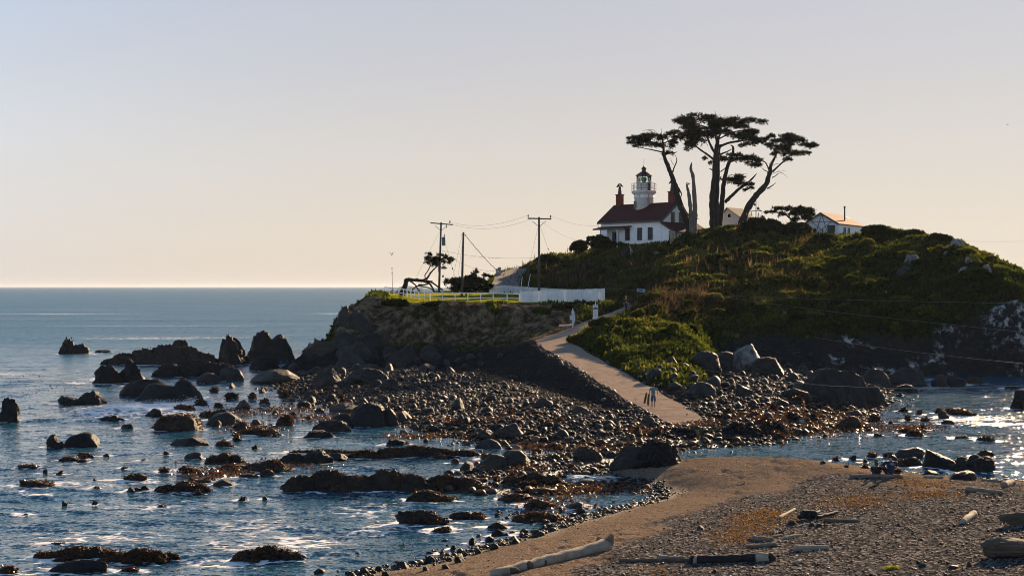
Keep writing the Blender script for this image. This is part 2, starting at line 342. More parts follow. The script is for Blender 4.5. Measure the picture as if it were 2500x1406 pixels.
def ground(x, y, full=False):
    x = np.asarray(x, float); y = np.asarray(y, float); sh = x.shape; x = x.ravel(); y = y.ravel()
    zh = tz(x, y); dl = sdf(x, y, LAWN)
    dp, pz, hw = near(x, y, PATHS); dr, rz, rw = near(x, y, ROADS)
    clear = sstep(.2, 2.5, np.minimum(np.minimum(dp - hw, dr - rw), 99)) * sstep(0, 3, -dl)
    for cx, cy, cr in PADS: clear = clear * sstep(cr - 2, cr + 2, np.hypot(x - cx, y - cy))
    slope = np.abs(tz(x, y + 1) - tz(x, y - 1)) / 2
    hill = sstep(1.5, 4, zh)
    nn = n2(x, y, 7, 4, 1) * 1.0 + n2(x, y, 2.2, 3, 2) * .5 * (.5 + slope)
    crag = (n2(x, y * .45, 2.6, 5, 4, True) * 1.5 + n2(x, y, .9, 3, 14) * .45) * sstep(.45, 1.0, slope)
    rub = n2(x, y, 1.6, 3, 6, True) * .35
    far = 1 - .55 * sstep(225, 240, y)
    zn = zh + clear * far * (hill * (nn + crag + np.maximum(n2(x, y, 4.2, 2, 44), -.15) * 1.1 * sstep(6, 9, zh)) + (1 - hill) * rub)
    # the ramp stands on a bank that falls away to its left
    xr = np.interp(y, RAMP[:, 1], RAMP[:, 0]); left = sstep(0, 1.0, xr - x) * (1 - sstep(146, 156, y)); cap = np.interp(y, RAMP[:, 1], RAMP[:, 2]) - .12 - 1.0 * .64 * np.maximum(dp - hw - .25, 0) + rub * .5
    zn = zn * (1 - left) + np.minimum(zn, cap) * left
    z = np.maximum(zn, g_shore(x, y))
    for d, q, h in ((dp, pz, hw), (dr, rz, rw)):
        k = 1 - sstep(.35, 1.6, d - h); z = z * (1 - k) + (q - .07) * k
    if not full: return z.reshape(sh)
    return z, dict(slope=slope, lawn=dl, path=dp - hw, road=dr - rw, zh=zh)
def g1(x, y): return float(ground(np.array([x]), np.array([y]))[0])
def hit(px, py, y0=36, y1=260):          # first place where the sight line of a photo pixel meets ground or sea
    ys = np.linspace(y0, y1, 900); x = (px - 1250) * ys / F; z = CH - (py - HY) * ys / F
    g = np.maximum(np.where(ys > 88, ground(x, ys), g_shore(x, ys)), -.02)
    k = np.argmax(z <= g)
    if z[k] > g[k]: k = len(ys) - 1
    return Vector((x[k], ys[k], g[k]))
# ---- headland mesh
U_ = np.arange(610, 2990, 4.0); V_ = np.concatenate([np.arange(86, 150, .5), np.arange(150, 180, .3), np.arange(180, 250, .5), np.arange(250, 350, 2)])
gx, gy = np.meshgrid(U_, V_); HX = ((gx - 1250) * gy / F).ravel(); HYY = gy.ravel()
HZ, hi = ground(HX, HYY, True)
px_ = gx.ravel(); py_ = HY + (CH - HZ) * F / HYY
na = n2(HX, HYY, 5, 4, 21); nb = n2(HX, HYY + HZ * 1.3, 2.4, 4, 22)
bluff = sstep(800, 830, px_) * (1 - sstep(1395, 1440, px_)) * sstep(150, 158, HYY) * (1 - sstep(175, 177, HYY))
dirt = bluff * sstep(2.2, 3.6, HZ + na * 1.2)
rockz = (1 - sstep(2.2, 3.4, HZ + na * 1.5 + np.where(px_ > 1600, -1.5, 0) * 0)) * sstep(86, 90, HYY)
rgt = sstep(1700, 1780, px_) * (1 - sstep(3.4, 5.4, HZ + na * 2.4 - sstep(2250, 2500, px_) * 2.5))
mound = sstep(1360, 1400, px_) * (1 - sstep(1735, 1760, px_)) * (HYY < 165) * sstep(1.7, 2.4, HZ + na * .5)
rock = np.clip(np.maximum(rockz, rgt) - mound, 0, 1)
outc = sstep(2385, 2425, px_ + nb * 40) * sstep(.3, .8, hi['slope'] + nb * .6) * sstep(2.5, 5, HZ + na * 2) * (1 - sstep(9.2, 10.2, HZ + na * 2 - sstep(2430, 2500, px_) * -1.5))
rock = np.maximum(rock, outc)
white = rgt * sstep(.12, .35, n2(HX, HZ * 2 + HYY * .3, 3.2, 4, 31)) + outc * .9
rock = np.maximum(rock, (HX < np.interp(HYY, RAMP[:, 1], RAMP[:, 0])) * (HYY < 156) * 1.)
lawn = sstep(-.3, .8, hi['lawn'])
veg = np.clip(1 - rock - dirt * sstep(-.42, -.15, na + .12), 0, 1) * (1 - lawn)
gravel = np.maximum(1 - sstep(.2, 1.2, hi['road'] + nb), 0) * (HYY > 205)
# ------------------------------------------------------------------ ground materials
def mat_headland():
    m, t, b, o = nodes('headland'); v = wcoord(t)
    n1 = noise(t, .35, 6, .6, v); n3 = noise(t, 1.7, 6, .65, v); n4 = noise(t, 6, 4, .6, v)
    rockc = ramp(t, n3, [(.25, (.008, .009, .010)), (.55, (.022, .023, .024)), (.8, (.045, .043, .040))])
    rockc = mix(t, mth(t, 'MULTIPLY', attr(t, 'white'), ramp(t, noise(t, 1.1, 8, .7, v), [(.5, 0.), (.62, 1.)])), rockc, (.46, .45, .42))
    dirtc = ramp(t, noise(t, 1.0, 8, .72, wcoord(t, (1, 1, .32))), [(.36, (.012, .009, .007)), (.48, (.075, .053, .032)), (.62, (.24, .17, .10))])  # bluff earth; its dark streaks paint gully shade into the colour
    vegc = ramp(t, n3, [(.3, (.012, .019, .006)), (.6, (.032, .042, .012)), (.8, (.06, .055, .022))])
    lawnc = ramp(t, n3, [(.3, (.10, .13, .016)), (.7, (.17, .18, .03))])
    gravc = ramp(t, n4, [(.3, (.17, .13, .10)), (.7, (.32, .25, .2))])
    c = mix(t, attr(t, 'dirt'), rockc, dirtc); c = mix(t, attr(t, 'veg'), c, vegc)
    c = mix(t, attr(t, 'lawn'), c, lawnc); c = mix(t, attr(t, 'gravel'), c, gravc)
    t.links.new(c, b.inputs['Base Color']); b.inputs['Roughness'].default_value = .9; b.inputs['Specular IOR Level'].default_value = 0
    p = bump(t, None, noise(t, 1.3, 7, .65, v), .8, .5); bump(t, b, n4, .6, .12, p); return m
def mat_beach():
    m, t, b, o = nodes('beach'); v = wcoord(t)
    grit = noise(t, 9, 4, .75, v); grit2 = N(t, 'ShaderNodeTexVoronoi', i_Scale=11.0); t.links.new(v, grit2.inputs['Vector'])
    big = noise(t, .5, 4, .6, wcoord(t, (1, .5, 1)))
    sand = ramp(t, noise(t, 5, 5, .7, v), [(.3, (.145, .104, .074)), (.7, (.31, .228, .163))])
    peb = ramp(t, N_sep(t, grit2.outputs['Color']), [(.0, (.018, .0165, .0165)), (.4, (.065, .059, .057)), (.75, (.14, .125, .117)), (.95, (.32, .29, .265))])
    g = mth(t, 'ADD', attr(t, 'gravel'), mth(t, 'MULTIPLY', mth(t, 'SUBTRACT', big, .5), 1.4))
    gm = ramp(t, mth(t, 'ADD', g, mth(t, 'MULTIPLY', mth(t, 'SUBTRACT', grit, .5), 1.2)), [(.4, 0.), (.6, 1.)])
    c = mix(t, gm, sand, peb)
    c = mix(t, mth(t, 'MULTIPLY', attr(t, 'wet'), .6), c, (.02, .017, .015))
    t.links.new(c, b.inputs['Base Color'])
    t.links.new(mth(t, 'SUBTRACT', .85, mth(t, 'MULTIPLY', attr(t, 'wet'), .5)), b.inputs['Roughness'])
    t.links.new(mth(t, 'MULTIPLY', attr(t, 'wet'), .3), b.inputs['Specular IOR Level'])
    # dimples of footprints and loose grit are real relief on the sand
    f = N(t, 'ShaderNodeTexVoronoi', feature='SMOOTH_F1', i_Scale=1.7); t.links.new(wcoord(t, (1, .7, 1)), f.inputs['Vector'])
    p = bump(t, None, mth(t, 'ADD', noise(t, 1.6, 5, .6, v), mth(t, 'MULTIPLY', ramp(t, f.outputs[0], [(.1, 0.), (.35, 1.)]), attr(t, 'feet'))), .9, .3)
    bump(t, b, mth(t, 'ADD', grit, grit2.outputs[0]), 1., .09, p); return m
def N_sep(t, s):
    n = N(t, 'ShaderNodeSeparateColor'); t.links.new(s, n.inputs[0]); return n.outputs[0]
def mat_water():
    m, t, b, o = nodes('sea_water')
    big = noise(t, .02, 3, .5, wcoord(t, (.35, 1, 1)))
    c = ramp(t, big, [(.3, (.008, .052, .092)), (.7, (.015, .084, .13))])
    lace = N(t, 'ShaderNodeTexVoronoi', feature='DISTANCE_TO_EDGE', i_Scale=1.1)
    d = N(t, 'ShaderNodeVectorMath', operation='ADD'); t.links.new(wcoord(t, (.7, 1, 1)), d.inputs[0])
    nz = N(t, 'ShaderNodeTexNoise', i_Scale=1.5, i_Detail=5.0); t.links.new(wcoord(t), nz.inputs['Vector']); t.links.new(nz.outputs['Color'], d.inputs[1])
    t.links.new(d.outputs[0], lace.inputs['Vector'])
    pat = mth(t, 'ADD', mth(t, 'MULTIPLY', mth(t, 'SUBTRACT', .22, lace.outputs[0]), 2.0), noise(t, 2.2, 6, .7, wcoord(t, (.6, 1, 1))))
    fm = ramp(t, mth(t, 'ADD', pat, mth(t, 'MULTIPLY', mth(t, 'SUBTRACT', attr(t, 'foam'), 1.0), .62)), [(.42, 0.), (.62, 1.)])
    paw = noise(t, .11, 5, .62, wcoord(t, (.22, 1, 1)))
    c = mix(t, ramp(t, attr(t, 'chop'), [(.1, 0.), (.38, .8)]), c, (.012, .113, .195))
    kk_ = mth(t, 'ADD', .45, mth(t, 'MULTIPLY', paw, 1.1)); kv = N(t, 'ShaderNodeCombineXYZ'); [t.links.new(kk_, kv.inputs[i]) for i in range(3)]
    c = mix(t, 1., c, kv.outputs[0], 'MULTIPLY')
    fm = mth(t, 'MULTIPLY', fm, ramp(t, attr(t, 'foam'), [(.02, 0.), (.15, 1.)]))
    fm = mth(t, 'MAXIMUM', fm, mth(t, 'MULTIPLY', ramp(t, attr(t, 'foam'), [(.72, 0.), (1., 1.)]), ramp(t, noise(t, 1.6, 6, .75, wcoord(t, (.6, 1, 1))), [(.36, 0.), (.55, 1.)])))
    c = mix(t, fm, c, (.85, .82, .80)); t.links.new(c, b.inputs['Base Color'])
    c = mix(t, ramp(t, attr(t, 'chop'), [(.1, 0.), (.42, 1.)]), c, (.026, .10, .155)) if False else c
    t.links.new(mth(t, 'ADD', mth(t, 'MULTIPLY', attr(t, 'chop'), mth(t, 'ADD', .6, mth(t, 'MULTIPLY', paw, .8))), mth(t, 'MULTIPLY', fm, .5)), b.inputs['Roughness'])
    b.inputs['IOR'].default_value = 1.33; b.inputs['Specular IOR Level'].default_value = .5
    # ripples tilt the surface itself, so far facets keep their slope
    def tilt(scale, det, st, k):
        n = N(t, 'ShaderNodeTexNoise', i_Scale=scale, i_Detail=det, i_Roughness=.62); t.links.new(wcoord(t, st), n.inputs['Vector'])
        s_ = N(t, 'ShaderNodeVectorMath', operation='SUBTRACT'); t.links.new(n.outputs['Color'], s_.inputs[0]); s_.inputs[1].default_value = (.5, .5, .5)
        q_ = N(t, 'ShaderNodeVectorMath', operation='MULTIPLY'); t.links.new(s_.outputs[0], q_.inputs[0]); q_.inputs[1].default_value = (k, k, 0); return q_.outputs[0]
    def vadd(a, b_):
        n = N(t, 'ShaderNodeVectorMath', operation='ADD'); t.links.new(a, n.inputs[0]); t.links.new(b_, n.inputs[1]); return n.outputs[0]
    gn = N(t, 'ShaderNodeNewGeometry').outputs['Normal']
    nn_ = vadd(vadd(gn, tilt(1.9, 4, (.45, 1, 1), 1.05)), tilt(7, 2, (.7, 1, 1), 1.0))
    nr = N(t, 'ShaderNodeVectorMath', operation='NORMALIZE'); t.links.new(nn_, nr.inputs[0]); t.links.new(nr.outputs[0], b.inputs['Normal'])
    return m
MATS = {}
gf = grid_faces(len(V_), len(U_)); gf = gf[(HZ[gf] > -1.5).any(1)]
hm = mesh_np('headland', np.stack([HX, HYY, HZ], 1), gf, True, dict(dirt=np.clip(dirt, 0, 1), veg=veg, lawn=lawn, gravel=gravel, white=np.clip(white, 0, 1)))
head = tag(link('headland', hm, mat_headland()), kind='structure')
# ---- beach and tidal flat in front
bu = np.arange(-420, 4000, 5.6); bv = np.concatenate([np.arange(24, 60, .14), np.arange(60, 86.01, .2)]); bv[-1] = 86
gx, gy = np.meshgrid(bu, bv); BX = ((gx - 1250) * gy / F).ravel(); BY = gy.ravel(); BZ = g_shore(BX, BY)
dbe = sdf(BX, BY, BEACH); bpx = gx.ravel(); bpy_ = HY + (CH - BZ) * F / BY
line = np.interp(bpx, [1150, 1400, 1540, 1640, 1800, 1960, 2100, 2600], [1470, 1400, 1322, 1262, 1205, 1180, 1168, 1168])
gr = sstep(-55, 55, bpy_ - line + n2(BX, BY, 3.5, 4, 41) * 75)
gr = np.maximum(gr, (1 - sstep(.2, 1.8, dbe)) * .9)
wet = 1 - sstep(.1, 1.8, dbe + n2(BX, BY, 3, 3, 42))
feet0 = (1 - gr) * sstep(-.1, .3, n2(BX, BY, 6, 2, 43)) * sstep(3, 5, dbe)
feet = feet0; BZ = BZ - .07 * sstep(.18, .4, n2(BX, BY * .65, .6, 2, 45)) * (1 - gr) * sstep(1.5, 4, dbe) * sstep(-.35, .1, n2(BX, BY, 6, 2, 47)) + .03 * n2(BX, BY, .4, 2, 46) * gr * sstep(.5, 2, dbe)
bm_ = mesh_np('beach', np.stack([BX, BY, BZ], 1), grid_faces(len(bv), len(bu)), True, dict(gravel=gr, wet=wet, feet=feet))
beach = tag(link('beach', bm_, mat_beach()), kind='structure')
# ---- the sea
FOAM = [(340, 1001, 150, 13, 1.5), (440, 992, 80, 16, 1.4), (900, 1250, 120, 30, .5), (240, 1310, 240, 26, .55), (560, 1330, 120, 22, .6), (120, 1060, 120, 20, .4), (240, 1012, 60, 6, .9), (210, 862, 34, 4, .9), (130, 1186, 150, 7, .9), (300, 1172, 90, 7, 1.0), (80, 1205, 60, 6, .8), (740, 1325, 130, 26, .75),
        (620, 1290, 160, 40, .5), (540, 1375, 110, 18, .75), (945, 1287, 70, 14, .8), (900, 1300, 60, 10, .7), (2350, 1022, 130, 9, .8), (230, 925, 40, 6, .8), (190, 935, 40, 5, .7), (700, 1105, 40, 4, .6),
        (350, 1240, 200, 25, .45), (1020, 1180, 40, 5, .5), (2230, 925, 100, 6, .5), (490, 975, 25, 12, 1.2), (100, 1400, 120, 14, .55), (300, 940, 60, 5, .6), (640, 1112, 50, 4, .6), (2440, 1035, 80, 7, .9), (30, 912, 60, 5, .6)]
su = np.arange(-1000, 3900, 6.2); sv = 700 + np.concatenate([np.linspace(1300, 90, 820), np.linspace(89, 6, 170), np.geomspace(5.8, .9, 16)])
gx, gy = np.meshgrid(su, sv); SY = CH * F / (gy.ravel() - HY); SX = (gx.ravel() - 1250) * SY / F
dY = np.abs(np.gradient(CH * F / (sv - HY))); dYv = np.repeat(dY, len(su))
SZ = np.zeros(len(SX)); rw = np.random.RandomState(5)
for k in range(34):
    lam = .7 * (9 / .7) ** (k / 33); th = rw.normal(0, .55) + .15; ph = rw.uniform(0, 6.28); kk = 2 * math.pi / lam
    amp = .024 / kk * sstep(2.2, 4.5, lam / dYv)
    SZ += amp * np.sin(kk * (SX * math.sin(th) - SY * math.cos(th)) + ph + 1.2 * np.sin(SX * .05 + k))
gust = n2(SX * .4, SY, 22, 3, 51); SZ *= .75 + .6 * gust
for lam, amp, ph in ((74, .30, 0), (46, .10, 1.7)):
    c_ = .5 + .5 * np.sin(2 * math.pi / lam * (-SY + SX * .06) + ph + n2(SX * .25, SY * .3, 60, 2, 52) * 3)
    SZ += amp * (c_ ** 3 - .35) * sstep(150, 330, SY) * sstep(2.5, 5, lam / dYv)
calm = np.minimum(sstep(-1.5, 5, -sdf(SX, SY, CAUSE)), 1); SZ *= .35 + .65 * calm
foam = np.zeros(len(SX))
for fx, fy, rx, ry, s in FOAM: foam = np.maximum(foam, s * np.exp(-((gx.ravel() - fx) / rx) ** 2 - ((gy.ravel() - fy) / ry) ** 2))
q = np.sin(2 * math.pi / 74 * (-SY + SX * .06) + n2(SX * .25, SY * .3, 60, 2, 52) * 3)
foam = np.maximum(foam, .6 * sstep(.55, 1, q + .5 * n2(SX * .5, SY, 18, 4, 56)) * sstep(170, 220, SY) * (1 - sstep(420, 900, SY)) * sstep(-.15, .3, n2(SX * .35, SY, 26, 4, 53)))
cx = (gx.ravel() - 340) / 125; wl = 1004 - 6 * cx
SZ += .55 * np.exp(-cx ** 2 * .9) * np.exp(-((gy.ravel() - wl + 2) / 9) ** 2) * (1 + .4 * n2(SX, SY, .8, 3, 54))
SZ[SY < 33] = -.4
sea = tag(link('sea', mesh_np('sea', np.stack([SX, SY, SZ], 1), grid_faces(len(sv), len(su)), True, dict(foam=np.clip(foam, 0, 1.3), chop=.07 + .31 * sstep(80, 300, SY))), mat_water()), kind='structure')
# ---- path and hill road
def strip(name, pl, mat, n=9):
    pts = []; pl = np.array(pl)
    for i, p in enumerate(pl):
        d = pl[min(i + 1, len(pl) - 1)] - pl[max(i - 1, 0)]; s = np.array([d[1], -d[0]]); s /= np.linalg.norm(s)
        for k in range(n):
            u = 2 * k / (n - 1) - 1; wv = p[3] * (1 + (.05 * math.sin(i * .9 + (u > 0) * 2) + .16 * float(n2([p[0] * 1.7 + u], [p[1] * 1.7], 1.0, 2, 91)[0])) * abs(u))
            pts.append((p[0] + s[0] * u * wv, p[1] + s[1] * u * wv, p[2] - .02 * u * u))
    m = len(pl); f = grid_faces(m, n)[:, ::-1]
    V = np.array(pts); b0 = len(V); V = np.concatenate([V, V - (0, 0, .35)])
    side = [(i * n, i * n + b0, (i + 1) * n + b0, (i + 1) * n) for i in range(m - 1)] + [(i * n + n - 1, (i + 1) * n + n - 1, (i + 1) * n + n - 1 + b0, i * n + n - 1 + b0) for i in range(m - 1)]
    side += [(k, k + 1, k + 1 + b0, k + b0) for k in range(n - 1)]
    return tag(link(name, mesh_np(name, V, np.concatenate([f, np.array(side)]), False), mat), kind='structure')
def mat_path():
    m, t, b, o = nodes('path_concrete'); v = wcoord(t)
    c = ramp(t, noise(t, 1.2, 7, .7, v), [(.3, (.25, .187, .138)), (.7, (.44, .335, .25))])
    c = mix(t, ramp(t, noise(t, 9, 3, .7, v), [(.55, 0.), (.75, .5)]), c, (.10, .08, .065))
    br = N(t, 'ShaderNodeSeparateXYZ'); t.links.new(wcoord(t), br.inputs[0])
    w_ = mth(t, 'PINGPONG', mth(t, 'ADD', br.outputs[1], mth(t, 'MULTIPLY', br.outputs[0], .25)), 2.2)
    c = mix(t, mth(t, 'MULTIPLY', mth(t, 'LESS_THAN', w_, .035), mth(t, 'LESS_THAN', br.outputs[1], 103)), c, (.06, .05, .04))
    t.links.new(c, b.inputs['Base Color']); b.inputs['Roughness'].default_value = .9; b.inputs['Specular IOR Level'].default_value = 0
    bump(t, b, noise(t, 4, 7, .7, v), .7, .06); return m
path = strip('path', PATHS, mat_path())
road = strip('gravel_road', ROADS, simple('gravel', (.20, .155, .125), .95, (.12, .092, .075), 6, .8, 9))
# ------------------------------------------------------------------ rocks
import bmesh
_ICO = {}
def ico(sub):
    if sub not in _ICO:
        b = bmesh.new(); bmesh.ops.create_icosphere(b, subdivisions=sub, radius=1)
        _ICO[sub] = (np.array([v.co[:] for v in b.verts]), np.array([[v.index for v in f.verts] for f in b.faces])); b.free()
    return _ICO[sub]
def lump(seed, style, sub, dims=(1, 1, 1)):
    r = np.random.RandomState(seed); V, Fc = ico(sub); V = V.copy()
    k, lo, hi_, amp, fr = dict(round=(8, .62, .93, .11, 1.6), block=(11, .52, .82, .10, 1.8), jag=(11, .5, .82, .30, 1.9), reef=(5, .6, .9, .26, 2.6))[style]
    for i in range(k):
        n = r.normal(size=3); n /= np.linalg.norm(n)
        if style in ('block', 'jag') and i < 4: n[2] *= .35; n /= np.linalg.norm(n)
        dd = V @ n - r.uniform(lo, hi_); V -= np.outer(np.maximum(dd, 0), n) * .92
    s = np.array(dims) / max(dims); p = V * s * fr + r.uniform(0, 50, 3)
    a = fbm(p, 4 if sub > 3 else 2, .5, style in ('jag', 'reef')); b_ = fbm(p * 4.5, 3, .55) if sub > 3 else 0
    ck = fbm(p * 1.5 + 31, 2, .5, True); a = a - 1.1 * np.maximum(ck - .42, 0)
    V = V * (1 + amp * (a - (.35 if style in ('jag', 'reef') else 0)) + amp * .6 * b_)[:, None]
    return V, Fc
def dxy_flare(V, cx, cy, hh):
    f = 1 + .28 * np.clip(1 - V[:, 2:3] / (hh + 1e-6) / .7, 0, 1) ** 1.5
    return (V[:, :2] - (cx, cy)) * f + (cx, cy)
def rock_mesh(name, seed, w, d, h, style, sub=4, sink=.3, lumps=None):
    Vs = []; Fs = []; b = 0
    for i, (dx, dy, lw, lh) in enumerate(lumps or [(0, 0, 1, 1)]):
        V, Fc = lump(seed + i * 31, style, sub, (w * lw, d * lw, h * lh)); hh = h * lh
        V = V * (w * lw / 2 * 1.06, d * lw / 2, hh * (1 - sink)) + (dx * w, dy * d, hh * sink)
        V[:, :2] = dxy_flare(V, dx * w, dy * d, hh)
        V[:, 2] = np.where(V[:, 2] < -.35 * h, -.35 * h, V[:, 2])
        Vs.append(V); Fs.append(Fc + b); b += len(V)
    return np.concatenate(Vs), np.concatenate(Fs)
def mat_rock(name, c1, c2, c3, weed=0, pale=0, wetline=0, rough=.6):
    m, t, b, o = nodes(name); v = ocoord(t); g = N(t, 'ShaderNodeNewGeometry'); oi = N(t, 'ShaderNodeObjectInfo')
    sh = N(t, 'ShaderNodeVectorMath', operation='ADD'); t.links.new(v, sh.inputs[0])
    rv = N(t, 'ShaderNodeCombineXYZ'); t.links.new(mth(t, 'MULTIPLY', oi.outputs['Random'], 40.), rv.inputs[0]); t.links.new(rv.outputs[0], sh.inputs[1]); v = sh.outputs[0]
    nA = noise(t, 1.1, 8, .68, v); nB = noise(t, 5, 5, .65, v)
    c = ramp(t, nA, [(.28, c1), (.5, c2), (.74, c3)])
    c = mix(t, mth(t, 'MULTIPLY', nB, .55), c, c1)
    k = mth(t, 'ADD', .7, mth(t, 'MULTIPLY', oi.outputs['Random'], .6)); kc = N(t, 'ShaderNodeCombineXYZ'); [t.links.new(k, kc.inputs[i]) for i in range(3)]
    c = mix(t, 1., c, kc.outputs[0], 'MULTIPLY')
    sz = N(t, 'ShaderNodeSeparateXYZ'); t.links.new(g.outputs['Normal'], sz.inputs[0])
    if pale:
        c = mix(t, mth(t, 'MULTIPLY', ramp(t, noise(t, .8, 7, .7, v), [(.42, 0.), (.6, 1.)]), pale), c, (.42, .40, .37))
    if weed:
        f = mth(t, 'ADD', mth(t, 'MULTIPLY', sz.outputs[2], .5), mth(t, 'MULTIPLY', mth(t, 'SUBTRACT', noise(t, 2.2, 6, .7, v), .5), 1.8))
        wc = ramp(t, noise(t, 9, 4, .7, v), [(.3, (.016, .008, .004)), (.55, (.07, .029, .009)), (.75, (.18, .07, .018))])
        c = mix(t, mth(t, 'MULTIPLY', ramp(t, f, [(.15, 0.), (.4, 1.)]), weed), c, wc)
    t.links.new(c, b.inputs['Base Color']); b.inputs['Roughness'].default_value = rough; b.inputs['Specular IOR Level'].default_value = .22
    p = bump(t, None, noise(t, 2.2, 8, .7, v), .9, .22); bump(t, b, noise(t, 11, 4, .7, v), .7, .05, p); return m
RM = dict(dark=mat_rock('rock_dark', (.006, .006, .007), (.014, .0135, .013), (.034, .031, .028)),
          grey=mat_rock('rock_grey', (.012, .012, .0125), (.031, .029, .0275), (.075, .066, .058)),
          warm=mat_rock('rock_warm', (.018, .015, .013), (.042, .034, .028), (.085, .068, .054)),
          weed=mat_rock('rock_weed', (.008, .008, .008), (.018, .016, .015), (.035, .03, .026), 1.0, 0, 0, .6),
          half=mat_rock('rock_half_weed', (.010, .010, .010), (.026, .024, .022), (.055, .05, .045), .6, 0, 0, .65),
          pale=mat_rock('rock_pale', (.03, .031, .032), (.08, .08, .078), (.17, .165, .155), 0, .5))
def mat_frond():
    m, t, b, o = nodes('seaweed_frond'); v = ocoord(t)
    c = ramp(t, noise(t, 1.6, 5, .7, v), [(.3, (.02, .009, .004)), (.52, (.075, .030, .009)), (.72, (.19, .078, .019))])
    t.links.new(c, b.inputs['Base Color']); b.inputs['Roughness'].default_value = .45
    tr = N(t, 'ShaderNodeBsdfTranslucent'); t.links.new(c, tr.inputs[0]); ms = N(t, 'ShaderNodeMixShader'); ms.inputs[0].default_value = .35
    t.links.new(b.outputs[0], ms.inputs[1]); t.links.new(tr.outputs[0], ms.inputs[2]); t.links.new(ms.outputs[0], o.inputs[0]); return m
FROND = mat_frond()
def fronds(V, Fc, n, size, seed, zmin=-.02):
    r = np.random.RandomState(seed); A = V[Fc]; nv = np.cross(A[:, 1] - A[:, 0], A[:, 2] - A[:, 0]); ar = np.linalg.norm(nv, axis=1) + 1e-9; nv /= ar[:, None]
    p = ar * np.clip(nv[:, 2] + .35, 0, 1) * (A[:, :, 2].mean(1) > zmin) * sstep(-.12, .15, fbm(A.mean(1) * 1.1 + seed, 3)); 
    if p.sum() <= 0: return None
    i = r.choice(len(Fc), n, p=p / p.sum()); u = r.dirichlet((1, 1, 1), n); c = (A[i] * u[:, :, None]).sum(1)
    d = r.normal(size=(n, 3)); d[:, 2] = np.abs(d[:, 2]) * .4 - .35; d += nv[i] * .45; d /= np.linalg.norm(d, axis=1)[:, None]
    s = np.cross(d, r.normal(size=(n, 3))); s /= np.linalg.norm(s, axis=1)[:, None] + 1e-9; L = size * r.uniform(.5, 1.4, n)[:, None]
    W = np.concatenate([c - s * L * .25, c + s * L * .25, c + d * L + s * L * .12, c + d * L * .8 - s * L * .3]).reshape(4, n, 3).transpose(1, 0, 2).reshape(-1, 3)
    return W, np.arange(4 * n).reshape(n, 4)
_rs = [100]; WR = []
def put_rock(name, cat, label, cx, by, w, h, style, mat, group=None, sub=4, sink=.3, dr=.75, lumps=None, at=None, fr=0, rz=None, emb=0):
    """a rock standing where its front foot meets ground or sea; w, h are its photo size there"""
    _rs[0] += 7; seed = _rs[0]
    if style == 'reef':      # ragged low skirts round a reef
        q_ = random.Random(seed); lumps = list(lumps or [(0, 0, .85, 1)]) + [(q_.uniform(-.52, .52), q_.uniform(-.55, .4), q_.uniform(.10, .26), q_.uniform(.25, .55)) for _ in range(7 if w > 70 else 3)]; h = h * .9
    p = hit(cx, by) if at is None else at; k = p.y / F; W = w * k; H = h * k * 1.02; D = max(W * dr, H * .5)
    V, Fc = rock_mesh(name, seed, W, D, H, style, sub, sink, lumps)
    if p.z < .06: WR.append((p.x, p.y + D * .42, W * .53, D * .55))
    o = link(name, mesh_np(name, V, Fc, True), RM[mat], None, (p.x, p.y + D * (.42 + emb * .3), p.z - .03 - emb * H)); tag(o, label, cat, group)
    if rz is not None: o.rotation_euler[2] = rz
    if fr:
        q = fronds(V, Fc, int(min(fr * W * D * 60 + 60, 7000)), .04 + .0010 * p.y, seed)
        if q: link('seaweed', mesh_np('seaweed', q[0], q[1], False), FROND, o)
    return o
S2 = [(-.24, 0, .55, .8), (.2, .1, .62, 1)]; S3 = [(-.32, 0, .42, .75), (0, .1, .5, 1), (.3, .05, .46, .8)]
S5 = [(-.4, .02, .26, .6), (-.2, .1, .32, .85), (.02, 0, .36, 1), (.22, .12, .32, .9), (.4, .04, .24, .6)]
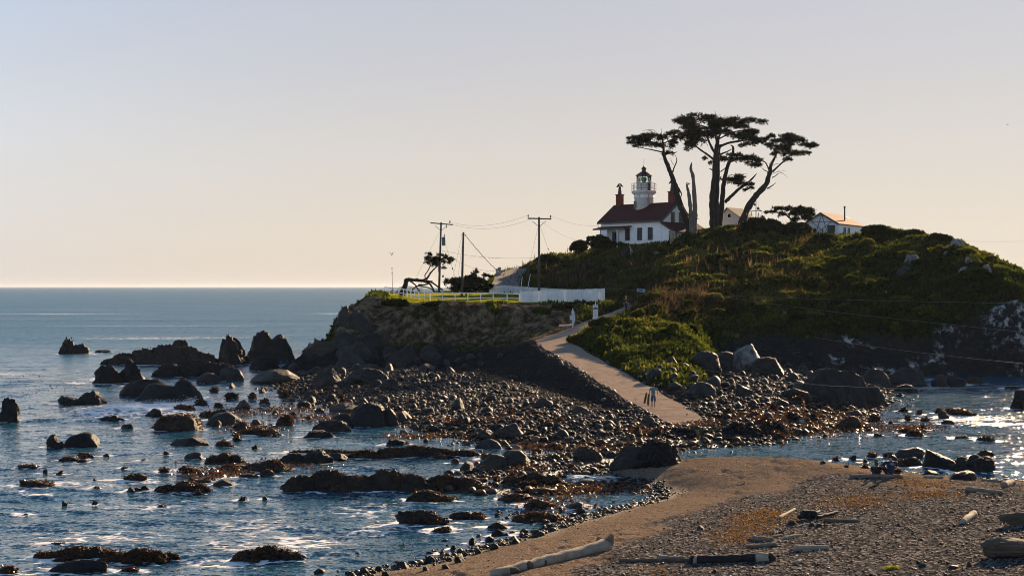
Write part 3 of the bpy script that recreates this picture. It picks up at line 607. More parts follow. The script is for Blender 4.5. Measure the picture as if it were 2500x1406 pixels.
LM = [  # category, label, x, foot row, width, height, style, material, extra
 ('rock', 'small dark sea rock with a yellow streaked peak, alone offshore', 172, 865, 70, 38, 'jag', 'dark', dict(lumps=[(-.12, 0, .55, 1), (.14, 0, .72, .72)], sink=.1)),
 ('rock', 'low black rock just right of the peaked sea rock offshore', 249, 862, 38, 9, 'round', 'dark', {}),
 ('rock', 'tall black rock cut off by the left edge of the sea', 16, 1031, 52, 59, 'jag', 'dark', dict(sink=.1)),
 ('rock', 'pointed black crag at the seaward end of the reef', 283, 938, 116, 62, 'jag', 'dark', dict(lumps=S2[::-1], sink=.1)),
 ('rock', 'low black rock with two humps standing in open water', 186, 991, 116, 33, 'jag', 'dark', dict(lumps=S2, sink=.2)),
 ('rock', 'long craggy brown topped reef running out to sea', 395, 892, 240, 54, 'reef', 'half', dict(lumps=S5, sub=5, dr=.3)),
 ('rock', 'knobbly rock on the crest of the long reef', 440, 868, 56, 36, 'jag', 'dark', dict(sink=.1, at=None)),
 ('rock', 'sharp black pinnacle beside the broad sea stack', 562, 892, 72, 68, 'jag', 'dark', dict(sink=.0, dr=.9)),
 ('rock', 'broad flat topped black sea stack, biggest of the reef', 652, 884, 104, 76, 'block', 'dark', dict(sink=.0, dr=.9, sub=5, lumps=[(-.18, 0, .62, 1), (.14, .05, .7, .93), (.34, -.1, .4, .6), (-.4, -.1, .34, .5)])),
 ('rock', 'dark shelving reef between the crag and the pinnacle', 470, 922, 190, 46, 'reef', 'dark', dict(lumps=S3, sub=5, dr=.4)),
 ('rock', 'smooth dark rock behind the wave washed boulder', 348, 968, 104, 44, 'round', 'dark', {}),
 ('rock', 'big dark boulder with water streaming down as a wave breaks', 402, 984, 146, 58, 'round', 'dark', dict(sink=.15, lumps=[(-.12, 0, .75, .85), (.2, .05, .55, 1)])),
 ('rock', 'grey angular boulder at the foot of the sea stacks', 557, 934, 60, 40, 'block', 'grey', {}),
 ('rock', 'rounded grey boulder left of the angular one by the reef', 508, 936, 52, 26, 'round', 'grey', {}),
 ('rock', 'dark boulder mounded at the base of the broad stack', 640, 905, 76, 34, 'jag', 'dark', {}),
 ('rock', 'flat pale slab lying between the stacks and the rubble slope', 668, 938, 110, 34, 'round', 'warm', dict(dr=1.2)),
 ('rock', 'large rounded black rock in the channel below the breaking wave', 429, 1054, 112, 42, 'round', 'half', dict(fr=1.2)),
 ('rock', 'smooth black dome rock with a sunlit right edge in the channel', 459, 1092, 80, 26, 'round', 'dark', {}),
 ('rock', 'broad black boulder, larger of the touching pair at far left', 197, 1092, 80, 36, 'round', 'dark', {}),
 ('rock', 'narrow upright black boulder, smaller of the touching pair', 131, 1095, 44, 34, 'block', 'dark', {}),
 ('rock', 'flat dark rock beside the tail of the breaking wave', 267, 1029, 58, 15, 'jag', 'dark', {}),
 ('rock', 'little sunlit brown rock right of the wave tail', 309, 1048, 34, 16, 'block', 'half', {}),
 ('rock', 'dark rock half in the foam of the wave', 376, 1017, 40, 19, 'round', 'dark', {}),
 ('rock', 'weedy brown rock at the right end of the foam', 442, 1008, 54, 22, 'reef', 'weed', dict(fr=2)),
 ('rock', 'grey boulder with a bright right face amid the shallows', 545, 1037, 78, 30, 'round', 'grey', {}),
 ('rock', 'dark sloping rock leaning behind the bright faced boulder', 528, 1030, 60, 34, 'block', 'dark', {}),
 ('rock', 'flat weedy rock right of the bright faced boulder', 625, 1065, 92, 22, 'reef', 'weed', dict(lumps=S3, fr=2)),
 ('rock', 'small weedy rock below the flat weedy one', 543, 1093, 42, 17, 'reef', 'weed', dict(fr=2)),
 ('rock', 'thin weedy rock awash at far left', 62, 1143, 50, 9, 'reef', 'weed', dict(fr=2)),
 ('rock', 'oval weedy rock left of the wedge shaped one', 166, 1127, 52, 12, 'reef', 'weed', dict(fr=2)),
 ('rock', 'wedge shaped rock with a raised right end', 205, 1116, 36, 15, 'block', 'half', {}),
 ('rock', 'small black hump below the wedge shaped rock', 200, 1132, 30, 11, 'round', 'dark', {}),
 ('rock', 'dark rock awash in a line of foam at far left', 82, 1197, 96, 24, 'jag', 'half', dict(fr=1)),
 ('rock', 'oval brown weed covered rock touching the foam line', 329, 1174, 56, 18, 'reef', 'weed', dict(fr=2.5)),
 ('rock', 'two little knobs of rock below the foam line', 342, 1203, 42, 15, 'jag', 'dark', dict(lumps=S2)),
 ('rock', 'broad orange brown weedy rock in the middle of the bay', 436, 1208, 118, 30, 'reef', 'weed', dict(lumps=S3, sub=5, fr=3)),
 ('rock', 'low rock trailing right behind the broad weedy one', 490, 1180, 66, 12, 'reef', 'weed', dict(fr=2)),
 ('rock', 'sunlit knob joined to the low trailing rock', 546, 1189, 52, 20, 'round', 'half', {}),
 ('rock', 'rounded dark rock halfway to the large mid reef', 604, 1173, 54, 17, 'round', 'half', {}),
 ('rock', 'grey brown boulder next to the rounded dark rock', 648, 1171, 44, 24, 'block', 'half', {}),
 ('rock', 'weedy rock at the left of the bay rock cluster', 460, 1154, 60, 17, 'reef', 'weed', dict(fr=2)),
 ('rock', 'crested weedy rock at the top of the bay rock cluster', 545, 1135, 86, 30, 'reef', 'half', dict(lumps=S3, fr=2)),
 ('rock', 'long flat weedy rock at the bottom of the bay rock cluster', 570, 1150, 80, 15, 'reef', 'weed', dict(fr=2)),
 ('rock', 'small grey boulder left of the bay rock cluster', 472, 1120, 40, 16, 'round', 'grey', {}),
 ('rock', 'brown ribbed rock at the left of the long dark ledge', 655, 1151, 90, 26, 'jag', 'half', dict(fr=1)),
 ('rock', 'long dark ledge with a blunt right end', 735, 1137, 130, 34, 'jag', 'dark', dict(lumps=S2[::-1])),
 ('rock', 'slab rock at the right of the long dark ledge', 818, 1124, 56, 16, 'block', 'dark', {}),
 ('rock', 'thin weedy strip of rock above the long dark ledge', 790, 1110, 160, 14, 'reef', 'weed', dict(lumps=S5, sub=4, dr=.25, fr=3)),
 ('rock', 'long orange brown weedy reef across the tidal channel', 1010, 1118, 290, 30, 'reef', 'weed', dict(lumps=S5, sub=5, dr=.2, fr=3)),
 ('rock', 'craggy left third of the large weedy mid reef', 795, 1203, 190, 54, 'reef', 'half', dict(lumps=S3, sub=5, dr=.5, fr=2.2)),
 ('rock', 'high middle of the large weedy mid reef', 945, 1204, 190, 56, 'reef', 'half', dict(lumps=S3, sub=5, dr=.5, fr=2.2)),
 ('rock', 'orange brown right end of the large weedy mid reef', 1085, 1200, 160, 42, 'reef', 'weed', dict(lumps=S3, sub=5, dr=.5, fr=2.5)),
 ('rock', 'peaked weedy rock alone just below the large mid reef', 1053, 1230, 116, 33, 'reef', 'half', dict(lumps=[(-.12, 0, .6, 1), (.2, 0, .6, .6)], sub=5, fr=2)),
 ('rock', 'large dark rock ringed by foam in the near shallows', 1030, 1290, 150, 44, 'jag', 'half', dict(lumps=[(-.15, 0, .7, 1), (.2, -.1, .55, .65)], sub=5, fr=1.4)),
 ('rock', 'small orange weedy rock in front of the foam ringed rock', 1080, 1304, 52, 15, 'reef', 'weed', dict(fr=3)),
 ('rock', 'lumpy orange weedy rock right of the foam ringed rock', 1140, 1266, 76, 19, 'reef', 'weed', dict(lumps=S3, fr=3)),
 ('rock', 'orange weedy rock beside the fan of dark pebbles', 1262, 1229, 84, 24, 'reef', 'weed', dict(fr=3)),
 ('rock', 'flat brown weedy rock at the top of the pebble fan', 1325, 1208, 84, 16, 'reef', 'weed', dict(fr=3)),
 ('rock', 'dark slab edged with weed on the pebble fan', 1322, 1247, 96, 24, 'block', 'half', dict(fr=1.5)),
 ('rock', 'orange weedy mound lowest on the pebble fan', 1312, 1279, 112, 28, 'reef', 'weed', dict(lumps=S3, fr=3)),
 ('rock', 'dark wet rock at the water edge by the orange mound', 1208, 1297, 54, 25, 'jag', 'half', {}),
 ('rock', 'triangular wet rock below the orange mound', 1214, 1312, 34, 20, 'block', 'dark', {}),
 ('rock', 'flat grey slab among the pebbles left of the sand', 1408, 1245, 52, 20, 'block', 'grey', {}),
 ('rock', 'huge black boulder at the edge of the cobble field', 898, 1043, 100, 58, 'round', 'dark', dict(sub=5, sink=.15)),
 ('rock', 'black block leaning on the right of the huge black boulder', 950, 1042, 46, 44, 'block', 'dark', dict(sink=.1)),
 ('rock', 'smooth tan loaf shaped boulder above the huge black one', 834, 1008, 70, 25, 'round', 'warm', {}),
 ('rock', 'grey ribbed boulder left of the huge black one', 806, 1056, 72, 34, 'jag', 'grey', {}),
 ('rock', 'rounded boulder touching the ribbed grey one', 836, 1044, 52, 34, 'round', 'grey', {}),
 ('rock', 'dark flat rock in the still water below the ribbed one', 770, 1070, 70, 20, 'jag', 'dark', {}),
 ('rock', 'dark knobbly rock alone in the still tidal channel', 968, 1087, 52, 17, 'jag', 'dark', {}),
 ('rock', 'large faceted boulder in the middle of the cobble field', 1246, 1066, 62, 34, 'block', 'warm', {}),
 ('rock', 'dark rounded boulder left of the faceted one', 1188, 1074, 42, 26, 'round', 'grey', {}),
 ('rock', 'tall pointed boulder in front of the cobble field', 1202, 1146, 72, 38, 'block', 'warm', {}),
 ('rock', 'rounded dark boulder beside the tall pointed one', 1255, 1141, 66, 42, 'round', 'grey', {}),
 ('rock', 'flat topped boulder behind the tall pointed one', 1192, 1098, 54, 26, 'round', 'grey', {}),
 ('rock', 'weedy brown boulder left of the big shaded rock', 1432, 1127, 66, 38, 'round', 'half', dict(fr=1)),
 ('rock', 'weedy dark rock heap on the near shoal', 1300, 1190, 130, 34, 'reef', 'half', dict(lumps=S3, sub=5, fr=1.6)),
 ('rock', 'dark smooth rock at the right of the shoal heap', 1440, 1190, 74, 18, 'round', 'grey', {}),
 ('rock', 'blocky pale sided left half of the big shaded rock', 1548, 1142, 88, 60, 'block', 'grey', dict(sub=5, sink=.05)),
 ('rock', 'peaked dark right half of the big shaded rock', 1614, 1137, 96, 76, 'jag', 'dark', dict(sub=5, sink=.05)),
 ('rock', 'enormous smooth boulder right of the cobbles', 2068, 988, 182, 98, 'block', 'grey', dict(sub=5, sink=.2, lumps=[(-.06, 0, .86, 1), (.3, .12, .5, .72)])),
 ('rock', 'rounded boulder with spray behind the enormous one', 2142, 946, 62, 46, 'round', 'grey', {}),
 ('rock', 'wide grey boulder at the foot of the dark cliff', 2225, 943, 84, 44, 'round', 'grey', dict(sub=5)),
 ('rock', 'yellow streaked boulder at the water below the cliff', 2300, 942, 44, 28, 'block', 'half', {}),
 ('rock', 'dark boulder right of the yellow streaked one', 2332, 941, 52, 28, 'round', 'dark', {}),
 ('rock', 'low sunlit rock last in the line below the cliff', 2384, 938, 46, 18, 'jag', 'half', {}),
 ('rock', 'black hump in the glittering water below the wide boulder', 2216, 959, 52, 20, 'round', 'dark', {}),
 ('rock', 'tiny black hump in the glittering water', 2200, 970, 20, 10, 'round', 'dark', {}),
 ('rock', 'flat rock far out in the glitter at right', 2472, 951, 40, 12, 'jag', 'dark', {}),
 ('rock', 'dark boulder cut off by the right edge of the water', 2496, 999, 46, 48, 'round', 'dark', {}),
 ('rock', 'black weed topped block on the right cobbles', 2082, 1049, 66, 34, 'block', 'half', dict(fr=.8)),
 ('rock', 'grey flat block behind the black weed topped one', 2085, 1018, 52, 20, 'block', 'grey', {}),
 ('rock', 'weedy rock ridge in the glitter by the small wave', 2340, 1015, 84, 18, 'reef', 'weed', dict(fr=2)),
 ('rock', 'grey pointed rock beside the weedy ridge in the glitter', 2304, 1022, 26, 20, 'block', 'grey', {}),
 ('rock', 'dark rock below the weedy ridge', 2318, 1039, 30, 16, 'round', 'dark', {}),
 ('rock', 'weedy hump halfway across the glittering inlet', 2236, 1068, 42, 18, 'reef', 'weed', dict(fr=2)),
 ('rock', 'orange weedy rock far right in the inlet', 2412, 1078, 44, 13, 'reef', 'weed', dict(fr=2)),
 ('rock', 'two knobbed rock in the inlet left of the orange one', 2352, 1073, 40, 11, 'jag', 'half', dict(lumps=S2)),
 ('rock', 'tall faceted dark boulder by the beach edge', 2294, 1146, 82, 54, 'block', 'dark', dict(sub=5, sink=.1)),
 ('rock', 'long grey rock behind the seated pair', 2232, 1117, 66, 26, 'round', 'grey', {}),
 ('rock', 'weed streaked rock between seated pair and tall boulder', 2226, 1138, 62, 24, 'reef', 'half', dict(fr=1)),
 ('rock', 'massive rough black boulder right of the tall faceted one', 2382, 1158, 104, 46, 'jag', 'dark', dict(sub=5, sink=.2)),
 ('rock', 'smooth black whale backed rock on the beach edge', 2356, 1172, 68, 24, 'round', 'dark', dict(sink=.2)),
 ('rock', 'small dark rock behind the massive rough boulder', 2410, 1117, 44, 16, 'jag', 'dark', {}),
 ('rock', 'round dark rock at the right shoulder of the massive boulder', 2412, 1132, 32, 18, 'round', 'dark', {}),
 ('rock', 'wet dark rock in front of the tall faceted boulder', 2275, 1162, 36, 15, 'round', 'dark', {}),
 ('rock', 'pale topped boulder highest on the pile below the knoll', 1828, 905, 84, 62, 'block', 'pale', dict(sub=5)),
 ('rock', 'grey boulder against the left of the pale topped one', 1775, 898, 62, 38, 'round', 'grey', {}),
 ('rock', 'large dark boulder sloping left below the knoll', 1726, 908, 88, 46, 'round', 'grey', dict(sub=5)),
 ('rock', 'dark boulder sloping right of the pale topped one', 1878, 915, 88, 42, 'round', 'grey', dict(sub=5)),
 ('rock', 'rounded dark boulder in the middle of the boulder pile', 1716, 970, 70, 36, 'round', 'grey', {}),
 ('rock', 'upright grey boulder left of the boulder pile', 1603, 926, 42, 26, 'block', 'grey', {}),
 ('rock', 'dark boulder nearest the left of the enormous smooth one', 1945, 982, 66, 38, 'round', 'dark', {}),
 ('rock', 'tan faced boulder tucked under the knoll', 1640, 893, 40, 26, 'block', 'warm', {}),
 ('rock', 'tall grey slab leaning on the slope below the bluff', 988, 892, 74, 66, 'block', 'grey', dict(sub=5, sink=.1)),
 ('rock', 'large grey boulder embedded near the bluff top corner', 866, 806, 74, 58, 'block', 'grey', dict(sub=5, sink=.1)),
 ('rock', 'rounded boulder under the embedded corner boulder', 902, 852, 46, 44, 'round', 'grey', {}),
 ('rock', 'angular sunlit grey block at the seaward end of the slope', 782, 866, 76, 36, 'block', 'warm', dict(sub=5)),
 ('rock', 'rounded bulging boulder low on the rubble slope', 800, 945, 70, 46, 'round', 'grey', dict(sub=5)),
 ('rock', 'long boulder across the middle of the rubble slope', 895, 940, 90, 40, 'round', 'grey', dict(sub=5)),
 ('rock', 'shadowed boulder right of the long one on the rubble slope', 945, 955, 56, 34, 'block', 'grey', {}),
 ('rock', 'tall angular grey block at the seaward foot of the bluff corner', 842, 850, 52, 58, 'block', 'grey', dict(sub=5, sink=.1)),
 ('rock', 'squat angular block stepping down from the bluff corner', 876, 884, 66, 46, 'block', 'grey', dict(sub=5, sink=.1)),
 ('rock', 'wedge of grey rock jutting from the bluff under its corner', 928, 842, 46, 40, 'block', 'warm', dict(sink=.1)),
 ('rock', 'broad grey slab lowest of the bluff corner steps', 846, 902, 80, 44, 'block', 'grey', dict(sub=5, sink=.15)),
 ('rock', 'dark cracked rock face high at the seaward bluff edge', 838, 800, 44, 50, 'jag', 'grey', dict(sub=5, sink=.05)),
 ('rock', 'pale edged block between the bluff and the leaning slab', 952, 876, 44, 34, 'block', 'grey', dict(sink=.1)),
 ('rock', 'rounded grey block beside the foot of the leaning slab', 1048, 884, 50, 34, 'block', 'grey', dict(sink=.1)),
 ('rock', 'weathered rock on the crest at the right end of the hill', 2340, 607, 38, 32, 'block', 'pale', dict(emb=.24, dr=1)),
 ('rock', 'big white outcrop with a cracked right side on the hillside', 2228, 645, 44, 40, 'block', 'pale', dict(emb=.24, sub=5, dr=1, sink=.2)),
 ('rock', 'grey rock directly below the big white outcrop', 2212, 672, 40, 30, 'block', 'grey', dict(emb=.24, dr=1)),
 ('rock', 'white rounded outcrop above the right cliff', 2362, 665, 36, 20, 'round', 'pale', dict(emb=.24, dr=1)),
 ('rock', 'white slanting outcrop near the right skyline', 2410, 672, 30, 36, 'block', 'pale', dict(emb=.24, dr=1)),
 ('rock', 'small white rock up the slope from the white rounded outcrop', 2368, 645, 20, 24, 'block', 'pale', dict(emb=.24, dr=1)),
 ('rock', 'small pale rock left of the white rounded outcrop', 2311, 622, 14, 16, 'block', 'pale', dict(emb=.24, dr=1)),
 ('rock', 'white stone low on the dark hillside', 1914, 768, 16, 14, 'round', 'pale', dict(emb=.24, dr=1)),
 ('rock', 'pair of joined white stones on the dark hillside', 2158, 722, 32, 16, 'block', 'pale', dict(emb=.24, lumps=S2, dr=1)),
 ('rock', 'grey boulder in the grass below the bare twin trunk', 1730, 600, 24, 20, 'round', 'grey', dict(emb=.24, dr=1)),
 ('rock', 'pale stone in the grass below the lighthouse', 1604, 622, 18, 11, 'round', 'pale', dict(emb=.24, dr=1)),
 ('rock', 'grey rock in front of the house corner', 1614, 588, 20, 13, 'block', 'grey', dict(dr=1)),
]
for cat, lab, cx, by, w, h, st, mt, ex in LM: put_rock('rock', cat, lab, cx, by, w, h, st, mt, **ex)
# ---- the boulders nothing tells apart, each its own object, in groups by the ground they lie on
def inpoly(p, poly): return sdf(np.array([p[0]]), np.array([p[1]]), poly)[0] > 0
BASE = [rock_mesh('b', 900 + i, 1, .8, .62, ('round', 'block')[i % 2], 3, .3) for i in range(10)]
BMESH = {}
def scatter_rocks(n, poly, sizes, mats, label, group, fr=0, seed=1, gap=.75):
    r = random.Random(seed); xs = [q[0] for q in poly]; ys = [q[1] for q in poly]; done = []; tries = 0; todo = []
    while len(todo) < n and tries < 20000:
        tries += 1; q = (r.uniform(min(xs), max(xs)), r.uniform(min(ys), max(ys)))
        if not inpoly(q, poly): continue
        s = sizes[0] * (sizes[1] / sizes[0]) ** (r.random() ** 1.6)
        if any((q[0] - a) ** 2 + ((q[1] - b) * 2.2) ** 2 < (gap * (s + c)) ** 2 for a, b, c in done): continue
        done.append((*q, s)); todo.append((q, s))
    for q, s in todo:
        p = hit(*q)
        if near(np.array([p.x]), np.array([p.y]), PATHS)[0][0] < 2.1: continue
        i = r.randrange(10); mt = r.choice(mats); key = (i, mt)
        if key not in BMESH:
            me = mesh_np('boulder', BASE[i][0], BASE[i][1], True); me.materials.append(RM[mt]); BMESH[key] = me
        W = s * p.y / F; o = link('boulder', BMESH[key], None, None, (p.x, p.y + W * .3, p.z - W * .05))
        o.scale = (W, W * r.uniform(.75, 1.1), W * r.uniform(.75, 1.25)); o.rotation_euler = (r.uniform(-.25, .25), r.uniform(-.25, .25), r.uniform(0, 6.28))
        tag(o, label, 'rock', group)
        if p.z < .06: WR.append((p.x, p.y + W * .3, W * .5, W * .45))
        if fr and r.random() < fr:
            V, Fc = BASE[i]; qf = fronds(V, Fc, int(40 + 250 * W * W), min(.3, .16 / W), int(p.x * 100) % 9999 + 1)
            if qf: link('seaweed', mesh_np('seaweed', qf[0], qf[1], False), FROND, o)
scatter_rocks(44, [(705, 900), (830, 850), (1000, 870), (1060, 858), (1240, 870), (1150, 910), (1060, 950), (900, 968), (760, 950)], (22, 66), ['grey'], 'grey boulder lodged in the shaded rubble slope below the bluff', 'boulders on the rubble slope below the bluff', 0, 3, .62)
scatter_rocks(52, [(650, 960), (760, 975), (960, 985), (1200, 985), (1420, 1000), (1580, 1035), (1640, 1060), (1500, 1090), (1300, 1078), (1120, 1068), (1000, 1035), (880, 1005), (700, 985)], (20, 46), ['grey', 'grey', 'warm', 'dark'], 'rounded boulder among the cobbles left of the concrete path', 'boulders on the cobble field left of the path', .15, 4, .8)
scatter_rocks(46, [(1540, 895), (1650, 905), (1700, 890), (1900, 890), (1980, 905), (1985, 970), (1900, 1000), (1750, 985), (1650, 950)], (24, 66), ['grey', 'grey', 'warm'], 'grey boulder in the tumbled pile between path and dark cliff', 'boulders piled between the path and the cliff', 0, 5, .62)
scatter_rocks(30, [(1770, 1000), (1990, 985), (2140, 1000), (2330, 1010), (2250, 1060), (2060, 1070), (1850, 1075), (1760, 1040)], (18, 42), ['weed', 'half', 'grey', 'dark'], 'weed tufted rock on the low right side of the cobble field', 'weedy rocks right of the path end', .7, 6, .85)
scatter_rocks(26, [(480, 945), (640, 950), (900, 1000), (760, 1030), (600, 1080), (500, 1060), (490, 1000)], (22, 50), ['half', 'weed', 'grey', 'dark'], 'wet boulder standing in the shallows left of the cobble field', 'boulders in the left shallows', .5, 8, .8)
scatter_rocks(24, [(1100, 1130), (1290, 1105), (1480, 1110), (1500, 1140), (1420, 1200), (1240, 1190), (1110, 1180)], (22, 48), ['half', 'grey', 'weed', 'warm'], 'boulder on the shoal between cobble field and sand', 'boulders on the shoal', .4, 9, .8)
scatter_rocks(22, [(860, 1400), (1000, 1375), (1230, 1305), (1420, 1250), (1450, 1262), (1260, 1335), (1060, 1400), (870, 1420)], (18, 44), ['grey', 'dark', 'dark'], 'wet dark stone along the waterline below the sand', 'stones along the waterline', 0, 10, .7)
scatter_rocks(14, [(1980, 1125), (2120, 1110), (2260, 1120), (2200, 1160), (2060, 1150)], (14, 34), ['half', 'dark', 'grey'], 'dark rock at the far edge of the beach beside the seated pair', 'rocks beside the seated pair', .3, 12, .7)
scatter_rocks(24, [(60, 1120), (400, 1090), (720, 1060), (700, 1110), (420, 1130), (640, 1190), (700, 1230), (300, 1260), (60, 1260)], (12, 30), ['weed', 'half', 'dark'], 'low rock just breaking the surface of the left bay', 'low rocks in the left bay', .6, 13, 1.2)
REEFS = [('ragged brown weedy reef by the bottom left corner', 175, 1372, 200, 34, S5), ('weedy reef patch trailing right from the corner reef', 330, 1372, 130, 30, S3), ('thin weedy tail of the corner reef', 400, 1366, 60, 16, S2), ('round orange brown reef awash at the bottom of the bay', 648, 1377, 155, 40, S3)]
for lab, cx, by, w, h, lp in REEFS: put_rock('rock', 'rock', lab, cx, by, w, h, 'reef', 'weed', lumps=lp, sub=5, dr=.6, fr=4)
put_rock('rock', 'rock', 'long square edged black block in front of the corner reef', 196, 1402, 136, 32, 'block', 'dark', dr=.4, sub=5)
put_rock('rock', 'rock', 'dark weedy rock in the very corner at bottom left', 14, 1406, 50, 24, 'reef', 'weed', fr=2)
put_rock('rock', 'rock', 'small weedy rock above the corner reef', 137, 1334, 40, 12, 'reef', 'weed', fr=2)
put_rock('rock', 'rock', 'little weedy rock right of the black block', 312, 1399, 44, 11, 'reef', 'weed', fr=2)
# ---- wash round every rock that stands in the water
fo = sea.data.attributes['foam'].data; fv = np.empty(len(SX), np.float32); fo.foreach_get('value', fv); wn = n2(SX, SY, .9, 3, 88)
for wx, wy, rx, ry in WR:
    i = np.where((np.abs(SX - wx) < rx + 2.2) & (np.abs(SY - wy) < ry + 2.2))[0]
    if not len(i): continue
    ux, uy = SX[i] - wx, SY[i] - wy; dd = (np.hypot(ux / rx, uy / ry) - 1) * min(rx, ry); sea_side = .72 + .28 * (-ux * .6 + uy * .8) / (np.hypot(ux, uy) + .01)
    fv[i] = np.maximum(fv[i], (1.12 * np.exp(-(np.maximum(dd, 0) / (.28 + .3 * (wn[i] + .4))) ** 2) * sea_side).astype(np.float32))
fo.foreach_set('value', fv)
# ---- cobbles and pebbles: past counting
def mat_cobble():
    m, t, b, o = nodes('cobble'); v = wcoord(t); g = N(t, 'ShaderNodeNewGeometry')
    c = ramp(t, attr(t, 'tone'), [(.0, (.005, .005, .005)), (.35, (.018, .0165, .0155)), (.7, (.045, .039, .034)), (.92, (.09, .076, .063)), (1, (.16, .135, .11))])
    c = mix(t, mth(t, 'MULTIPLY', noise(t, 6, 4, .7, v), .6), c, (.012, .011, .011))
    sz = N(t, 'ShaderNodeSeparateXYZ'); t.links.new(g.outputs['Normal'], sz.inputs[0])
    f = mth(t, 'MULTIPLY', attr(t, 'weed'), ramp(t, mth(t, 'ADD', sz.outputs[2], mth(t, 'SUBTRACT', noise(t, 3, 5, .7, v), .5)), [(.2, 0.), (.6, 1.)]))
    c = mix(t, f, c, ramp(t, noise(t, 8, 4, .7, v), [(.3, (.05, .02, .007)), (.7, (.24, .085, .02))]))
    t.links.new(c, b.inputs['Base Color']); b.inputs['Roughness'].default_value = .6; b.inputs['Specular IOR Level'].default_value = .22
    bump(t, b, noise(t, 9, 5, .7, v), .6, .05); return m
def stones(name, x, y, z, s, tone, weed, mat, sub=2, seed=0):
    r = np.random.RandomState(seed); n = len(x); base = [lump(700 + i, ('block', 'block', 'round')[i % 3], sub) for i in range(8)]; Fc = base[0][1]
    B = np.array([b[0] * (.5, r.uniform(.28, .48), r.uniform(.18, .36)) for b in base]); V = B[r.randint(0, 8, n)]
    a = r.uniform(0, 6.28, n)[:, None]; tl = r.normal(0, .3, n)[:, None]; ca, sa, ct, st = np.cos(a), np.sin(a), np.cos(tl), np.sin(tl)
    X = V[:, :, 0]; Y = V[:, :, 1] * ct - V[:, :, 2] * st; Zc = V[:, :, 1] * st + V[:, :, 2] * ct; sq = r.uniform(.7, 1.25, n)[:, None]
    V = np.stack([(X * ca - Y * sa) * s[:, None] + x[:, None], (X * sa + Y * ca) * s[:, None] + y[:, None], Zc * sq * s[:, None] + (z + s * .16)[:, None]], 2)
    nv = V.shape[1]; FF = (Fc[None] + (np.arange(n) * nv)[:, None, None]).reshape(-1, 3)
    me = mesh_np(name, V.reshape(-1, 3), FF, True, dict(tone=np.repeat(tone, nv), weed=np.repeat(weed, nv)))
    return tag(link(name, me, mat), kind='stuff')
SHAL = [plan(*q) for q in [(470, 950), (690, 930), (960, 1012), (1000, 1060), (1300, 1100), (1250, 1130), (1000, 1135), (900, 1100), (700, 1115), (560, 1095), (480, 1010)]]
rc = np.random.RandomState(77); COB = mat_cobble()
n_ = 95000; x_ = rc.uniform(-24, 42, n_); y_ = rc.uniform(62, 152, n_); sh_ = g_shore(x_, y_); gz_, gi_ = ground(x_, y_, True); gz_ = np.where(y_ > 88, gz_, sh_)
dcz = sdf(x_, y_, CAUSE); dsh = sdf(x_, y_, SHOAL); dbb = sdf(x_, y_, BEACH)
dens = np.maximum(sstep(-3.0, .5, dcz + n2(x_, y_, 3, 3, 60) * 2), sstep(-2.5, 0, dsh) * .75) * (dbb < .2)
dens *= .35 + .65 * sstep(-.25, .1, n2(x_, y_, 3.5, 3, 64)); dens = np.maximum(dens, .5 * (sdf(x_, y_, SHAL) > 0) * sstep(-.1, .3, n2(x_, y_, 3, 3, 66) - .02) * (dbb < 0)); dens *= (gi_['path'] > .15) * (gz_ < 3.2 + 0 * x_) * (1 - .93 * sstep(.9, 1.6, gi_['zh']) * (x_ > -8)) * np.clip(1.2 - (y_ - 80) / 140, .3, 1)
ok = (rc.uniform(size=n_) < dens) & (gz_ > -.3); x_, y_, gz_, gi_d = x_[ok], y_[ok], gz_[ok], gi_['path'][ok]
s_ = np.clip(np.where(rc.uniform(size=len(x_)) < .84, np.exp(rc.normal(-1.6, .42, len(x_))), np.exp(rc.normal(-.85, .32, len(x_)))), .09, 1.0)
wd = np.clip((1 - sstep(.15, .5, gz_)) * sstep(-.1, .25, n2(x_, y_, 4, 3, 61) + .08) + sstep(14, 24, x_) * (y_ < 108) * sstep(-.2, .2, n2(x_, y_, 3, 3, 62)) * .9 + .95 * sstep(.12, .3, n2(x_ * .3, y_, 2.4, 3, 67)) * (y_ < 114) * (gz_ < .75), 0, 1)
cob = stones('cobbles', x_, y_, np.maximum(gz_, -.10), s_, np.clip(rc.normal(.45, .24, len(x_)), 0, 1), wd * (rc.uniform(size=len(x_)) < .75), COB, 2, 5)
n_ = 60000; fx_ = rc.uniform(-22, 38, n_); fy_ = rc.uniform(80, 128, n_); fz_, fi_ = ground(fx_, fy_, True); fz_ = np.where(fy_ > 88, fz_, g_shore(fx_, fy_)); ok = (fz_ > .02) & (fz_ < 1.3) & (fi_['path'] > .1) & (sdf(fx_, fy_, BEACH) < 0); fx_, fy_, fz_ = fx_[ok], fy_[ok], fz_[ok]
fine_g = stones('shingle', fx_, fy_, fz_ - .01, np.clip(np.exp(rc.normal(-2.3, .35, len(fx_))), .05, .25), np.clip(rc.normal(.33, .2, len(fx_)), 0, 1), np.zeros(len(fx_)), COB, 1, 15)
n_ = 120000; x_ = rc.uniform(-8, 30, n_); y_ = rc.uniform(30, 82, n_); z_ = g_shore(x_, y_); d_ = sdf(x_, y_, BEACH); pxx = 1250 + x_ * F / y_; pyy = HY + (CH - z_) * F / y_
ln = np.interp(pxx, [1150, 1400, 1540, 1640, 1800, 1960, 2100, 2600], [1470, 1400, 1322, 1262, 1205, 1180, 1168, 1168])
fan = sstep(1200, 1330, pxx) * (1 - sstep(1560, 1600, pxx)) * sstep(1195, 1215, pyy) * (1 - sstep(1300, 1345, pyy)) * (d_ < .9) * (d_ > -4)
edge = np.exp(-((d_ - .2) / .9) ** 2) * .8
